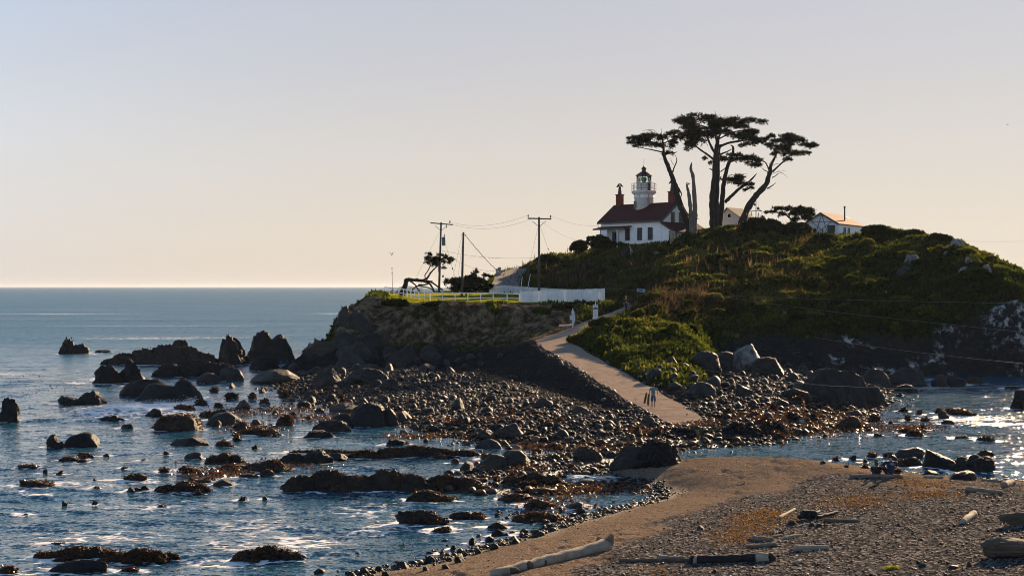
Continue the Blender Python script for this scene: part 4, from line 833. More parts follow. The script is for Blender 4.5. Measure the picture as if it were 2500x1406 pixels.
dens = np.maximum(np.maximum(fan, edge), sstep(0, 40, pyy - ln) * .62 + .012) * (d_ > -5); ok = rc.uniform(size=n_) < dens; x_, y_, z_, d_ = x_[ok], y_[ok], z_[ok], d_[ok]
s_ = np.clip(np.exp(rc.normal(-2.35, .45, len(x_))), .04, .3) * np.where(d_ < 1.2, 1.6, .60)
peb = stones('pebbles', x_, y_, np.maximum(z_, -.08) - s_ * .05, s_, np.clip(rc.normal(.42, .26, len(x_)), 0, 1), (d_ < .5) * (rc.uniform(size=len(x_)) < .05), COB, 1, 6)
# mats of rust brown weed strewn over the low stones
mt_ = []; rm = np.random.RandomState(31)
for cx, cy, rx, ry, n in [(1100, 1024, 46, 5, 420), (1190, 1020, 40, 4, 260), (1490, 1090, 90, 9, 800), (1330, 1086, 60, 6, 350), (1720, 1040, 60, 7, 350), (1950, 1018, 130, 20, 1500), (2050, 1040, 110, 16, 1100), (1420, 1186, 100, 13, 900), (1880, 1052, 60, 9, 420), (2230, 1040, 60, 9, 350),
        (1270, 1134, 60, 7, 380), (560, 1002, 70, 10, 420), (700, 1000, 70, 12, 520), (620, 1042, 60, 10, 400), (770, 1018, 60, 8, 300), (1010, 1062, 70, 6, 260), (1570, 1050, 60, 6, 260), (880, 1010, 60, 6, 260), (1370, 1225, 70, 12, 420), (540, 1150, 80, 12, 350), (700, 1130, 80, 8, 260)]:
    n = int(n * 1.7); u = rm.normal(size=(n, 2)) * .6; mt_.append(np.stack([cx + u[:, 0] * rx, cy + u[:, 1] * ry], 1))
mt_ = np.concatenate(mt_); zc = np.full(len(mt_), .3)
for _ in range(5): Yc = (CH - zc) * F / (mt_[:, 1] - HY); Xc = (mt_[:, 0] - 1250) * Yc / F; zc = np.maximum(np.where(Yc > 88, ground(Xc, Yc), g_shore(Xc, Yc)), -.02) + .16
cM = np.stack([Xc, Yc, zc - rm.uniform(.0, .14, len(Xc))], 1); dM = rm.normal(size=cM.shape) * (1, 1, .35); dM /= np.linalg.norm(dM, axis=1)[:, None]; sM = np.cross(dM, rm.normal(size=cM.shape)); sM /= np.linalg.norm(sM, axis=1)[:, None] + 1e-9; lM = rm.uniform(.06, .17, len(cM))[:, None]
vM = np.stack([cM - sM * lM * .4, cM + sM * lM * .35, cM + dM * lM + sM * lM * .3, cM + dM * lM * .9 - sM * lM * .35], 1).reshape(-1, 3)
tag(link('seaweed_mats', mesh_np('seaweed_mats', vM, np.arange(len(vM)).reshape(-1, 4), False), FROND), kind='stuff')
# gravelly slope left of the ramp
n_ = 9000; x_ = rc.uniform(-12, 10, n_); y_ = rc.uniform(98, 150, n_); gz_, gi_ = ground(x_, y_, True); ok = (gi_['zh'] > .9) & (gi_['zh'] < 3.4) & (gi_['path'] > .1); x_, y_, gz_ = x_[ok], y_[ok], gz_[ok]
grv = stones('slope_gravel', x_, y_, gz_ - .03, np.clip(np.exp(rc.normal(-2.5, .45, len(x_))), .04, .28), np.clip(rc.normal(.4, .12, len(x_)), 0, 1), np.zeros(len(x_)), COB, 1, 9)
# broken stone along both edges of the ramp
ex_, ey_, ez_ = [], [], []
for k in range(150): q = (PATHS[0][0] + rc.normal(0, 1.1), PATHS[0][1] - .25 - abs(rc.normal(0, .5))); ex_.append(q[0]); ey_.append(q[1]); ez_.append(float(g_shore(np.array([q[0]]), np.array([q[1]]))[0]) - .03)
for i in range(len(PATHS) - 1):
    a, b = PATHS[i], PATHS[i + 1]; d = b[:2] - a[:2]; L_ = np.hypot(*d); s = np.array([d[1], -d[0]]) / L_
    if i > 44: break
    for k in range(int(L_ * 11)):
        sd = rc.choice((-1, 1)); q = a[:2] + d * rc.uniform() + s * sd * (a[3] + abs(rc.normal(0, .42)) - .06); ex_.append(q[0]); ey_.append(q[1]); ez_.append(a[2] - .12)
ex_, ey_, ez_ = map(np.array, (ex_, ey_, ez_))
edg = stones('ramp_edge_rubble', ex_, ey_, ez_, np.clip(np.exp(rc.normal(-1.35, .4, len(ex_))), .1, .7), np.clip(rc.normal(.75, .18, len(ex_)), 0, 1), np.zeros(len(ex_)), COB, 2, 10)
# ------------------------------------------------------------------ plants
def mat_leaf(name, stops, tl=.45, rough=.6, rim=None):
    m, t, b, o = nodes(name)
    c = ramp(t, attr(t, 'tone'), stops)
    t.links.new(c, b.inputs['Base Color']); b.inputs['Roughness'].default_value = rough; b.inputs['Specular IOR Level'].default_value = .08
    tr = N(t, 'ShaderNodeBsdfTranslucent'); c2 = mix(t, 1., c, rim or (1.5, 1.35, .6), 'MULTIPLY'); t.links.new(c2, tr.inputs[0])
    ms = N(t, 'ShaderNodeMixShader'); ms.inputs[0].default_value = tl
    t.links.new(b.outputs[0], ms.inputs[1]); t.links.new(tr.outputs[0], ms.inputs[2]); t.links.new(ms.outputs[0], o.inputs[0]); return m
LEAF_HILL = mat_leaf('hill_leaf', [(0, (.005, .009, .004)), (.3, (.014, .023, .007)), (.55, (.036, .054, .013)), (.78, (.085, .088, .022)), (.92, (.13, .11, .04)), (1, (.17, .13, .06))], .52, .6, (1.85, 1.6, .62))
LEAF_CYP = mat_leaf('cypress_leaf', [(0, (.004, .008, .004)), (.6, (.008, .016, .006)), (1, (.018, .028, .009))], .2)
LEAF_SHRUB = mat_leaf('shrub_leaf', [(0, (.006, .012, .004)), (.6, (.018, .032, .008)), (1, (.05, .062, .012))], .35)
LEAF_LAWN = mat_leaf('lawn_blade', [(0, (.10, .13, .015)), (.5, (.19, .21, .02)), (1, (.30, .27, .03))], .55)
LEAF_DRY = mat_leaf('dry_stalk', [(0, (.026, .023, .014)), (.5, (.055, .045, .027)), (1, (.13, .10, .065))], .5, .8, (1., .85, .65))
BARK = simple('bark', (.010, .0085, .007), .95, (.026, .021, .018), 5, .9, 9, stretch=(1, 1, .25))
BARK_GREY = simple('bark_silver', (.075, .062, .05), .95, (.17, .145, .12), 5, .9, 9, stretch=(1, 1, .25))
def cards(c, d, L, wd, r, tone, k=4, spread=.55, taper=.25):
    """k leaf sprays fanned about direction d from each point c; every spray a narrow four sided face"""
    n = len(c); c = np.repeat(c, k, 0); d = np.repeat(d, k, 0) + r.normal(0, spread, (n * k, 3)); d /= np.linalg.norm(d, axis=1)[:, None] + 1e-9
    s = np.cross(d, r.normal(size=d.shape)); s /= np.linalg.norm(s, axis=1)[:, None] + 1e-9
    Lk = (np.repeat(L, k) * r.uniform(.6, 1.3, n * k))[:, None]; W = Lk * wd
    q = np.stack([c - s * W * .3, c + d * Lk * .55 - s * W * .5, c + d * Lk, c + d * Lk * .5 + s * W * .5], 1)
    tn = np.repeat(np.clip(np.repeat(tone, k) + r.normal(0, .08, n * k), 0, 1), 4)
    return q.reshape(-1, 3), np.arange(4 * n * k).reshape(-1, 4), tn
def join(parts):
    V = []; Fs = []; T = []; b = 0
    for v, f, t_ in parts: V.append(v); Fs.append(f + b); T.append(t_); b += len(v)
    return np.concatenate(V), np.concatenate(Fs), np.concatenate(T)
# ---- hill cover: grass, ice plant and low scrub, far past counting
rv = np.random.RandomState(3)
def on_hill(n, wt, seed):
    r = np.random.RandomState(seed); A = gf; w4 = wt[A].mean(1)
    P4 = np.stack([HX, HYY, HZ], 1)[A]; ar = np.linalg.norm(np.cross(P4[:, 2] - P4[:, 0], P4[:, 3] - P4[:, 1]), axis=1) / 2
    nv = np.cross(P4[:, 1] - P4[:, 0], P4[:, 3] - P4[:, 0]); nv /= np.linalg.norm(nv, axis=1)[:, None] + 1e-9; nv *= np.sign(nv[:, 2:3])
    p = ar * w4; i = r.choice(len(A), n, p=p / p.sum()); u = r.uniform(size=(n, 1)); v = r.uniform(size=(n, 1)); q = P4[i]
    return (q[:, 0] * (1 - u) + q[:, 1] * u) * (1 - v) + (q[:, 3] * (1 - u) + q[:, 2] * u) * v, nv[i]
vis = (HYY < 262) & (HZ > 1.2)
c_, nv_ = on_hill(120000, veg * vis * (.35 + .65 * (HYY < 235)) * sstep(.1, .7, hi['path']) * sstep(.0, .5, hi['road']), 8)
zone = n2(c_[:, 0], c_[:, 1], 9, 3, 71); fine = n2(c_[:, 0], c_[:, 1], 1.8, 3, 72)
tone = np.clip(.42 + zone * .5 + fine * .4 + .12 * sstep(8, 15, c_[:, 2]) - .10 * sstep(30, 45, c_[:, 0]), 0, .95)
hgt = np.clip(.34 + .26 * fine + .15 * zone + rv.normal(0, .1, len(c_)), .12, .8); dr_ = nv_ * .7 + np.array([.12, .05, .75])
pc = cards(c_ - nv_ * .05, dr_, hgt, .42, rv, tone, 4, .5)
tag(link('ground_cover', mesh_np('ground_cover', pc[0], pc[1], False, dict(tone=pc[2])), LEAF_HILL), kind='stuff')
c_, nv_ = on_hill(30000, lawn * (HYY < 230), 9)
pc = cards(c_, np.tile([[.1, 0, 1.]], (len(c_), 1)), np.full(len(c_), .14), .3, rv, np.clip(.45 + .5 * n2(c_[:, 0], c_[:, 1], 4, 3, 73), 0, 1), 3, .45)
tag(link('lawn_grass', mesh_np('lawn_grass', pc[0], pc[1], False, dict(tone=pc[2])), LEAF_LAWN), kind='stuff')
# dry seed stalks on the slope above the fence and below the shed
ppx = 1250 + HX * F / HYY
st_w = veg * vis * np.clip(np.exp(-((ppx - 1420) / 75) ** 2 - ((py_ - 682) / 15) ** 2) * 3 + np.exp(-((ppx - 1800) / 130) ** 2 - ((py_ - 645) / 28) ** 2) * .8 + np.exp(-((ppx - 1960) / 45) ** 2 - ((py_ - 585) / 22) ** 2) * 1.3
      + np.exp(-((ppx - 1540) / 160) ** 2 - ((py_ - 660) / 22) ** 2) * .6 + np.exp(-((ppx - 1690) / 90) ** 2 - ((py_ - 725) / 25) ** 2) * .5, 0, 3)
c_, nv_ = on_hill(1500, st_w, 10)
pc = cards(c_, np.tile([[.05, 0, 1.]], (len(c_), 1)), rv.uniform(.7, 1.5, len(c_)), .09, rv, rv.uniform(0, 1, len(c_)), 2, .10)
tag(link('dry_stalks', mesh_np('dry_stalks', pc[0], pc[1], False, dict(tone=pc[2])), LEAF_DRY), kind='stuff')
c_, nv_ = on_hill(5000, veg * vis * (np.exp(-((ppx - 1690) / 100) ** 2 - ((py_ - 735) / 30) ** 2) + .5 * np.exp(-((ppx - 1580) / 60) ** 2 - ((py_ - 725) / 25) ** 2) + .35 * np.exp(-((ppx - 1400) / 100) ** 2 - ((py_ - 680) / 22) ** 2) + .3 * np.exp(-((ppx - 1920) / 60) ** 2 - ((py_ - 690) / 40) ** 2)), 12)
pc = cards(c_, nv_ * .5 + np.array([.3, -.1, .6]), rv.uniform(.5, 1.0, len(c_)), .07, rv, rv.uniform(0, .8, len(c_)), 3, .25)
tag(link('long_grass', mesh_np('long_grass', pc[0], pc[1], False, dict(tone=pc[2])), LEAF_DRY), kind='stuff')
# ---- shrubs
def shrub(label, cx, by, w, h, tone=.5, group=None, n=None, at=None, leaf=.3, mat=None, lean=(0, 0, 1), name='shrub'):
    p = hit(cx, by, 100) if at is None else at; k = p.y / F; W = w * k; H = h * k; r = np.random.RandomState(int(cx * 3 + by)); n = n or int(110 + 260 * W * H)
    ln = int(3 + W * 1.2); lob = np.stack([r.uniform(-.36, .36, ln) * W, r.uniform(-.3, .3, ln) * W * .8, r.uniform(.1, .55, ln) * H], 1); lob[0] = (0, 0, .5 * H)
    i = r.randint(0, ln, n); d = r.normal(size=(n, 3)); d[:, 2] = np.abs(d[:, 2]) * 1.1 - .25; d /= np.linalg.norm(d, axis=1)[:, None]
    rad = np.stack([np.full(n, .26 * W), np.full(n, .26 * W), np.full(n, .45 * H)], 1) * (r.uniform(.55, 1.0, n)[:, None] ** .6)
    c = lob[i] + d * rad; c[:, 2] = np.maximum(c[:, 2], -.05 * H)
    tn = np.clip(tone + .35 * fbm(c * 1.1 + cx, 3) + r.normal(0, .08, n), 0, 1)
    pc = cards(c, d * .8 + np.array(lean), np.full(n, leaf) * r.uniform(.6, 1.2, n), .5, r, tn, 4, .5)
    return tag(link(name, mesh_np(name, pc[0], pc[1], False, dict(tone=pc[2])), mat or LEAF_SHRUB, None, (p.x, p.y + W * .3, p.z - .1)), label, 'shrub', group)
for q in [('dark rounded shrub, smaller of the pair left of the white house', 1420, 621, 48, 36, .3), ('dark rounded shrub, larger one touching the house corner', 1464, 615, 58, 44, .35),
          ('leafy dark shrub hiding the far end of the star shed', 2148, 578, 92, 30, .4), ('clipped low hedge shrub on the skyline right of the shed', 2235, 577, 66, 16, .4),
          ('dark shrub against the weathered rock on the right skyline', 2300, 594, 58, 22, .35), ('low bright edged shrub under the porch of the white house', 1512, 604, 54, 14, .6),
          ('wide dark shrub below the hanging buoys', 1860, 573, 100, 42, .25), ('dark twiggy shrub between spreading cypress and shed', 1940, 580, 80, 40, .3),
          ('yellow green shrub at the foot of the tallest cypress', 1752, 585, 60, 26, .7), ('dark shrub forming a bump on the left skyline of the hill', 1338, 642, 64, 22, .45),
          ('sunlit shrub crowning the mound beside the upper path', 1592, 742, 52, 24, .6), ('bright green shrub at the bend of the path', 1420, 838, 60, 22, .75),
          ('grassy shrub overhanging the path below the white sign', 1475, 800, 60, 24, .65), ('shrub below the star shed with sunlit top', 2010, 592, 80, 24, .6),
          ('dark shrub on the lawn edge at the bluff corner', 962, 752, 58, 22, .3), ('dark shrub hanging over the middle of the bluff edge', 1060, 754, 60, 12, .25), ('low shrub on the bluff lip under the picket fence', 1370, 758, 60, 14, .4)]: shrub(*q)
rs = random.Random(21); cnt = 0
while cnt < 110:
    x0, y0 = rs.uniform(1300, 2420), rs.uniform(600, 830); p_ = hit(x0, y0, 120)
    if p_.z < 4.5 or p_.y > 228 or near(np.array([p_.x]), np.array([p_.y]), PATHS)[0][0] < 3.5 or sdf(np.array([p_.x]), np.array([p_.y]), LAWN)[0] > -3: continue
    if near(np.array([p_.x]), np.array([p_.y]), ROADS)[0][0] < 4: continue
    shrub('rounded scrub clump among the grasses of the hillside', x0, y0, rs.uniform(22, 80), rs.uniform(9, 26), rs.uniform(.15, .8), 'scrub clumps on the hillside', at=p_, leaf=.27, mat=LEAF_HILL); cnt += 1
# ---- cypresses, limbs traced at their true distance
def limb(mb, pts, rad, tr, n=9, jit=.05, seed=0, m=6):
    r = np.random.RandomState(seed); P3 = [tuple(tr(x, y, i, len(pts))) for i, (x, y) in enumerate(pts)]
    s = spline([(*a, b) for a, b in zip(P3, rad)], m); o = []; rr = []
    for i, q in enumerate(s):
        j = q[3] * jit * 4; o.append((q[0] + r.normal(0, j * .3), q[1] + r.normal(0, j * .3), q[2] + r.normal(0, j * .15))); rr.append(max(.015, q[3] * (1 + r.normal(0, jit * 1.5))))
    mb.tube(o, rr, n); return s
def foliage_pads(pads, T, r, dens, L, lean, wd=.2, tone=.4):
    cs = []; ds = []; tn = []
    for cx, cy, rx, ry in pads:
        c0, k = T(cx, cy); rx3, rz3 = rx * k * 1.12, ry * k * 1.15; ry3 = max(rx3 * .75, rz3); c0 = c0 + Vector((0, r.uniform(-.6, .6) * rx3, 0))
        nb = max(3, int(rx3 * 2.2)); sub = r.normal(size=(nb, 3)) * (rx3 * .5, ry3 * .5, rz3 * .42)
        n = int(dens * rx3 * (rz3 + .35)) + 12; i = r.randint(0, nb, n); d = r.normal(size=(n, 3)); d /= np.linalg.norm(d, axis=1)[:, None]; d[:, 2] = np.abs(d[:, 2]) * np.where(r.uniform(size=n) < .8, 1, -1)
        c = sub[i] + d * np.array((min(rx3 * .42, 1.3), min(ry3 * .42, 1.3), min(rz3 * .5, .55))) * (r.uniform(size=n)[:, None] ** .5) * np.where(r.uniform(size=n) < .16, 1.4, 1.)[:, None]
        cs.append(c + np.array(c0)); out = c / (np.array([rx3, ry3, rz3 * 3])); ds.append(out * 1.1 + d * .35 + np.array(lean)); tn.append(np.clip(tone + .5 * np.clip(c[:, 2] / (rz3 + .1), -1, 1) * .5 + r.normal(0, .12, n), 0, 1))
    c = np.concatenate(cs); d = np.concatenate(ds); d /= np.linalg.norm(d, axis=1)[:, None]
    return cards(c, d, np.full(len(c), L) * r.uniform(.5, 1.35, len(c)), wd, r, np.concatenate(tn), 5, .5)
ZS = 4.135
def Tz(Y, ox=1440, oy=260, sc_=ZS):
    return lambda zx, zy: (P(ox + zx / sc_, oy + zy / sc_, Y), Y / F / sc_)
def cypress(name, label, Y, stems, limbs, pads, seed, ox=1440, oy=260, zs=ZS, dens=155, L=.46, lean=(.10, 0, .22), twigs=(), bark=None, cat='tree', tone=.4):
    T = Tz(Y, ox, oy, zs); r = np.random.RandomState(seed); px_to = Y / F / zs
    base = T(*stems[0][0][0])[0]; gz = g1(base.x, base.y); root = thing(name, label, cat, (base.x, base.y, gz)); inv = Vector((-base.x, -base.y, -gz))
    def tr_(dep): return lambda x, y, i, n: T(x, y)[0] + Vector((0, dep * (i / max(n - 1, 1)), 0)) + inv
    mb = MB(); 
    for j, (pts, rad) in enumerate(stems): 
        pts = [(pts[0][0], pts[0][1] + 40)] + list(pts); rad = [rad[0] * 1.25] + list(rad); limb(mb, pts, [q * px_to for q in rad], tr_(r.uniform(-1, 1)), 11, .05, seed + j)
    mb.build('trunk', bark or BARK, root, True)
    for j, (pts, rad) in enumerate(limbs):
        m2 = MB(); limb(m2, pts, [q * px_to for q in rad], tr_(r.uniform(-1.6, 1.6)), 7, .06, seed + 50 + j); m2.build('branch', bark or BARK, root, True)
    if twigs:
        m3 = MB()
        for j, pts in enumerate(twigs): limb(m3, pts, [3.0 * px_to] + [2.0 * px_to] * (len(pts) - 2) + [1.0 * px_to], tr_(r.uniform(-1, 1)), 5, .1, seed + 90 + j, 4)
        m3.build('dead_twigs', BARK, root, True)
    if pads:
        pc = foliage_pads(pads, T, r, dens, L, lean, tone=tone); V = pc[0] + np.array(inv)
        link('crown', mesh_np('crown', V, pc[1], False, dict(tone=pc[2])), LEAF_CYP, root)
    return root
cypress('cypress_tree', 'leaning cypress with a flat crown in front of the lighthouse gable', 229.0,
  [([(1010, 1250), (960, 1120), (905, 980), (860, 800), (800, 640), (745, 500), (742, 430), (728, 310)], [44, 36, 32, 28, 23, 17, 12, 7])],
  [([(735, 420), (640, 370), (480, 330)], [8, 6, 3]), ([(742, 465), (640, 440), (450, 400)], [8, 6, 3]), ([(765, 485), (830, 475), (870, 470)], [6, 4, 3]), ([(738, 380), (800, 350), (850, 330)], [7, 5, 3]), ([(835, 665), (855, 610), (880, 545), (865, 490)], [9, 7, 5, 2]),
   ([(870, 780), (905, 850), (920, 885), (914, 915)], [11, 8, 6, 3])],
  [(560, 315, 130, 26), (680, 318, 120, 24), (430, 332, 60, 18), (470, 382, 85, 14), (600, 398, 130, 12), (800, 385, 70, 34), (820, 478, 48, 8), (770, 330, 80, 24), (520, 350, 90, 16)], 41,
  twigs=[[(728, 310), (727, 260), (726, 220)], [(715, 310), (650, 270), (600, 235), (530, 245)], [(640, 265), (590, 245), (560, 240)], [(600, 235), (640, 240), (700, 290)], [(845, 590), (820, 550), (815, 515)], [(760, 540), (720, 535), (695, 540)], [(450, 400), (420, 415)]])
cypress('cypress_tree', 'tallest cypress with the broadest dark layered crown on two joined trunks', 231.0,
  [([(1240, 1200), (1235, 950), (1255, 750), (1270, 500), (1285, 380), (1290, 300)], [32, 30, 28, 25, 22, 14]), ([(1275, 1200), (1282, 950), (1292, 700), (1300, 480), (1330, 380)], [30, 26, 25, 20, 12])],
  [([(1250, 535), (1180, 480), (1110, 430), (1050, 380), (960, 330)], [12, 11, 9, 6, 3]), ([(1255, 465), (1210, 370), (1180, 290), (1150, 200)], [14, 12, 9, 4]), ([(1305, 410), (1400, 372), (1540, 350), (1650, 330)], [14, 12, 9, 4]),
   ([(1285, 380), (1240, 250), (1120, 200), (1000, 190)], [12, 9, 6, 3]), ([(1290, 350), (1330, 260), (1450, 180), (1540, 140)], [12, 9, 6, 3]), ([(1312, 485), (1390, 455), (1440, 425)], [10, 7, 4]), ([(1300, 330), (1450, 260), (1600, 230)], [9, 6, 3]),
   ([(1245, 650), (1230, 635), (1212, 625)], [9, 7, 3]), ([(1240, 805), (1225, 795), (1218, 788)], [5, 4, 2])],
  [(1080, 135, 170, 30), (960, 150, 85, 16), (1210, 125, 60, 26), (1100, 165, 160, 20), (1520, 125, 140, 36), (1600, 150, 70, 26), (980, 222, 140, 20), (1200, 215, 110, 34), (1400, 205, 150, 40), (1560, 205, 95, 26), (1680, 250, 46, 8), (1300, 180, 90, 26), (1620, 255, 70, 20),
   (960, 318, 130, 32), (1100, 325, 140, 44), (860, 335, 50, 22), (1020, 418, 56, 16), (1200, 292, 100, 38), (1400, 275, 120, 36), (1600, 300, 140, 40), (1720, 335, 56, 24), (1680, 372, 60, 16), (1080, 260, 140, 26), (1500, 320, 120, 24), (1560, 380, 50, 12), (1040, 380, 90, 22), (1460, 160, 90, 24)], 42, dens=175,
  twigs=[[(1300, 170), (1290, 110), (1270, 50)], [(1305, 160), (1320, 110), (1328, 78)], [(1320, 160), (1345, 110), (1372, 88)], [(1270, 50), (1255, 70)], [(1290, 110), (1310, 85)], [(1340, 120), (1380, 110), (1420, 95)]])
cypress('cypress_tree', 'slender dark cypress with a bare broken limb, close behind the tallest', 233.0,
  [([(1310, 1190), (1335, 950), (1352, 760), (1390, 600), (1432, 500), (1440, 420), (1412, 395)], [26, 25, 22, 18, 14, 11, 4])],
  [([(1362, 970), (1430, 905), (1500, 840), (1600, 765), (1650, 720), (1687, 676)], [19, 17, 15, 10, 9, 3]), ([(1405, 570), (1500, 535), (1620, 550)], [9, 6, 3]), ([(1360, 740), (1430, 735), (1500, 745)], [7, 5, 3]), ([(1320, 660), (1345, 640), (1365, 620)], [6, 5, 3])],
  [(1440, 535, 140, 30), (1580, 552, 110, 26), (1690, 605, 55, 20), (1250, 515, 55, 13), (1340, 525, 70, 24), (1640, 580, 60, 20), (1450, 742, 100, 26), (1560, 785, 80, 28), (1500, 718, 70, 14), (1615, 838, 42, 10), (1340, 745, 40, 22), (1620, 800, 46, 14), (1240, 560, 30, 10)], 43,
  twigs=[[(1380, 710), (1440, 690), (1510, 678), (1600, 676)], [(1440, 690), (1400, 695)]])
cypress('cypress_tree', 'curving cypress bent to the right above the hanging buoys', 230.0,
  [([(1535, 1180), (1610, 1000), (1685, 895), (1780, 790), (1822, 660), (1832, 600), (1880, 500), (1898, 430)], [38, 33, 30, 27, 21, 15, 10, 6])],
  [([(1845, 660), (1905, 600), (1960, 545), (2010, 480)], [11, 9, 7, 3]), ([(1808, 640), (1780, 570), (1750, 550), (1722, 542)], [9, 7, 5, 3]), ([(1890, 470), (1860, 400), (1840, 350)], [7, 5, 3]), ([(1960, 545), (2060, 480), (2160, 430)], [6, 4, 2]), ([(1795, 660), (1760, 640), (1740, 615)], [6, 4, 2]), ([(1790, 830), (1840, 800), (1872, 772)], [7, 5, 2]), ([(1838, 720), (1870, 705), (1895, 685)], [6, 4, 2])],
  [(1830, 318, 46, 26), (1960, 318, 110, 40), (2060, 368, 130, 42), (1990, 418, 140, 34), (2160, 408, 95, 20), (2060, 468, 120, 28), (2000, 538, 56, 12), (1850, 388, 36, 16), (2190, 462, 40, 9), (1920, 480, 60, 20), (2100, 320, 60, 16), (1930, 360, 90, 26), (2210, 412, 44, 12)], 44, dens=160,
  twigs=[[(1845, 680), (1900, 660), (1975, 650)], [(1880, 690), (1940, 670), (2000, 715)], [(1895, 660), (1930, 640)], [(1800, 830), (1840, 830)], [(1840, 600), (1890, 580), (1930, 590)], [(1810, 590), (1840, 540), (1850, 510)]])
cypress('dead_tree', 'bare dead trunk split into a tall and a short spire beside the house', 227.5,
  [([(1050, 1270), (1062, 1100), (1060, 900), (1045, 700), (1026, 640), (1030, 590), (1036, 560)], [32, 26, 21, 18, 16, 11, 3]), ([(1030, 1270), (1022, 1100), (1002, 900), (985, 820), (982, 795), (1015, 775)], [28, 20, 17, 13, 9, 3])],
  [([(1000, 1110), (965, 1060), (930, 1000)], [12, 11, 8]), ([(982, 800), (968, 780), (988, 776)], [6, 4, 2]), ([(1072, 1140), (1085, 1132), (1094, 1138)], [6, 5, 4])], [], 45, bark=BARK_GREY)
cypress('cypress_tree', 'low spreading flat topped cypress left of the star shed', 222.0,
  [([(2110, 1190), (2040, 1140), (1995, 1100), (1960, 1070)], [13, 11, 8, 4])], [([(2040, 1140), (2100, 1100), (2180, 1065)], [8, 6, 3]), ([(1995, 1105), (1930, 1085), (1850, 1072)], [6, 4, 2])],
  [(1950, 1045, 85, 13), (2060, 1060, 75, 24), (2165, 1050, 70, 22), (1850, 1072, 46, 7), (2130, 1100, 110, 30), (2225, 1085, 80, 30), (2050, 1035, 60, 10), (1920, 1090, 50, 8), (2240, 1120, 70, 26), (2160, 1140, 90, 24)], 46, dens=160)
cypress('wind_bent_tree', 'gnarled fallen cypress sprawling on the lawn with one upright wind bent crown', 204.0,
  [([(370, 765), (415, 680), (430, 600), (470, 575), (560, 582), (680, 590), (760, 585)], [46, 42, 40, 34, 26, 26, 24])],
  [([(680, 600), (770, 560), (820, 490), (880, 410), (960, 330), (1000, 250)], [24, 20, 15, 13, 9, 4]), ([(760, 570), (745, 500), (790, 430), (830, 350), (860, 280)], [9, 9, 9, 8, 4]), ([(500, 600), (580, 660), (620, 720), (690, 800)], [14, 12, 11, 9]), ([(610, 690), (540, 730), (545, 780)], [11, 12, 9]),
   ([(720, 600), (820, 640), (880, 730), (915, 800)], [20, 18, 14, 12]), ([(760, 590), (860, 620), (960, 690), (1045, 750)], [18, 16, 14, 12]), ([(600, 680), (740, 695), (840, 720), (900, 780)], [12, 11, 9, 8]), ([(560, 580), (600, 565), (625, 558)], [18, 15, 12]), ([(820, 470), (900, 400), (940, 380)], [7, 6, 4]),
   ([(760, 590), (880, 600)], [12, 6]), ([(640, 660), (760, 660), (820, 640)], [14, 14, 10])],
  [(800, 150, 55, 30), (900, 195, 110, 44), (1050, 188, 90, 36), (850, 255, 95, 38), (1000, 265, 110, 44), (1140, 250, 70, 26), (1140, 295, 46, 12), (770, 310, 30, 24), (880, 325, 70, 28), (1100, 368, 40, 7), (950, 230, 110, 40), (1090, 225, 80, 26), (790, 210, 40, 40), (960, 310, 60, 22)], 47, ox=930, oy=600, zs=6.944, dens=175, L=.32, lean=(.5, 0, .1))
cypress('cypress_bush', 'bushy dark wind swept cypress filling the lawn between two poles', 203.0,
  [([(1450, 800), (1500, 700), (1540, 600)], [16, 12, 6])], [([(1470, 760), (1600, 660), (1760, 560)], [10, 7, 3]), ([(1460, 780), (1350, 690), (1200, 640)], [10, 7, 3])],
  [(1150, 640, 70, 34), (1300, 600, 110, 50), (1450, 560, 110, 60), (1550, 520, 55, 36), (1600, 600, 110, 60), (1750, 600, 100, 54), (1400, 700, 190, 60), (1650, 700, 160, 56), (1200, 720, 120, 44), (1800, 670, 70, 46), (1590, 468, 40, 22), (1790, 520, 50, 18), (1500, 650, 200, 60), (1350, 640, 120, 50), (1090, 600, 20, 24), (1640, 740, 180, 36), (1450, 760, 200, 34), (1840, 530, 24, 16)], 48, ox=930, oy=600, zs=6.944, dens=155, L=.46, lean=(.45, 0, .45), tone=.5)
# ------------------------------------------------------------------ buildings
WHITE = simple('white_paint', (.86, .86, .84), .6, (.76, .75, .72), 2, .25, 14)
def mat_siding():
    m, t, b, o = nodes('white_stucco'); v = ocoord(t)
    c = ramp(t, noise(t, 1.4, 7, .7, v), [(.28, (.66, .65, .62)), (.5, (.80, .80, .78)), (.75, (.84, .84, .82))])
    c = mix(t, ramp(t, noise(t, 3, 6, .75, ocoord(t, (1, 1, .35))), [(.6, 0.), (.72, .55)]), c, (.42, .36, .30))
    z = N(t, 'ShaderNodeSeparateXYZ'); t.links.new(ocoord(t), z.inputs[0])
    ln = mth(t, 'PINGPONG', z.outputs[2], .17)
    c = mix(t, mth(t, 'MULTIPLY', mth(t, 'LESS_THAN', ln, .014), .35), c, (.45, .43, .4))
    t.links.new(c, b.inputs['Base Color']); b.inputs['Roughness'].default_value = .75; b.inputs['Specular IOR Level'].default_value = .2
    bump(t, b, ln, .4, .03); return m
SIDING = mat_siding()
ROOF = simple('red_shingle', (.045, .012, .012), .85, (.075, .020, .017), 2.5, .7, 10, stretch=(1, 1, 1), spec=.2)
ROOF2 = simple('faded_red_shingle', (.24, .085, .04), .9, (.34, .135, .065), 3, .8, 10, spec=.15)
ROOF3 = simple('tan_shingle', (.24, .17, .11), .9, (.34, .25, .17), 3, .8, 10, spec=.15)
GREEN = simple('green_trim', (.012, .035, .034), .5, (.02, .05, .05), 4, .1)
BRICK = simple('painted_brick', (.10, .014, .010), .8, (.15, .028, .02), 4, .6, 16)
DARKMETAL = simple('dark_metal', (.014, .014, .015), .45, (.03, .026, .024), 6, .2, metal=.3)
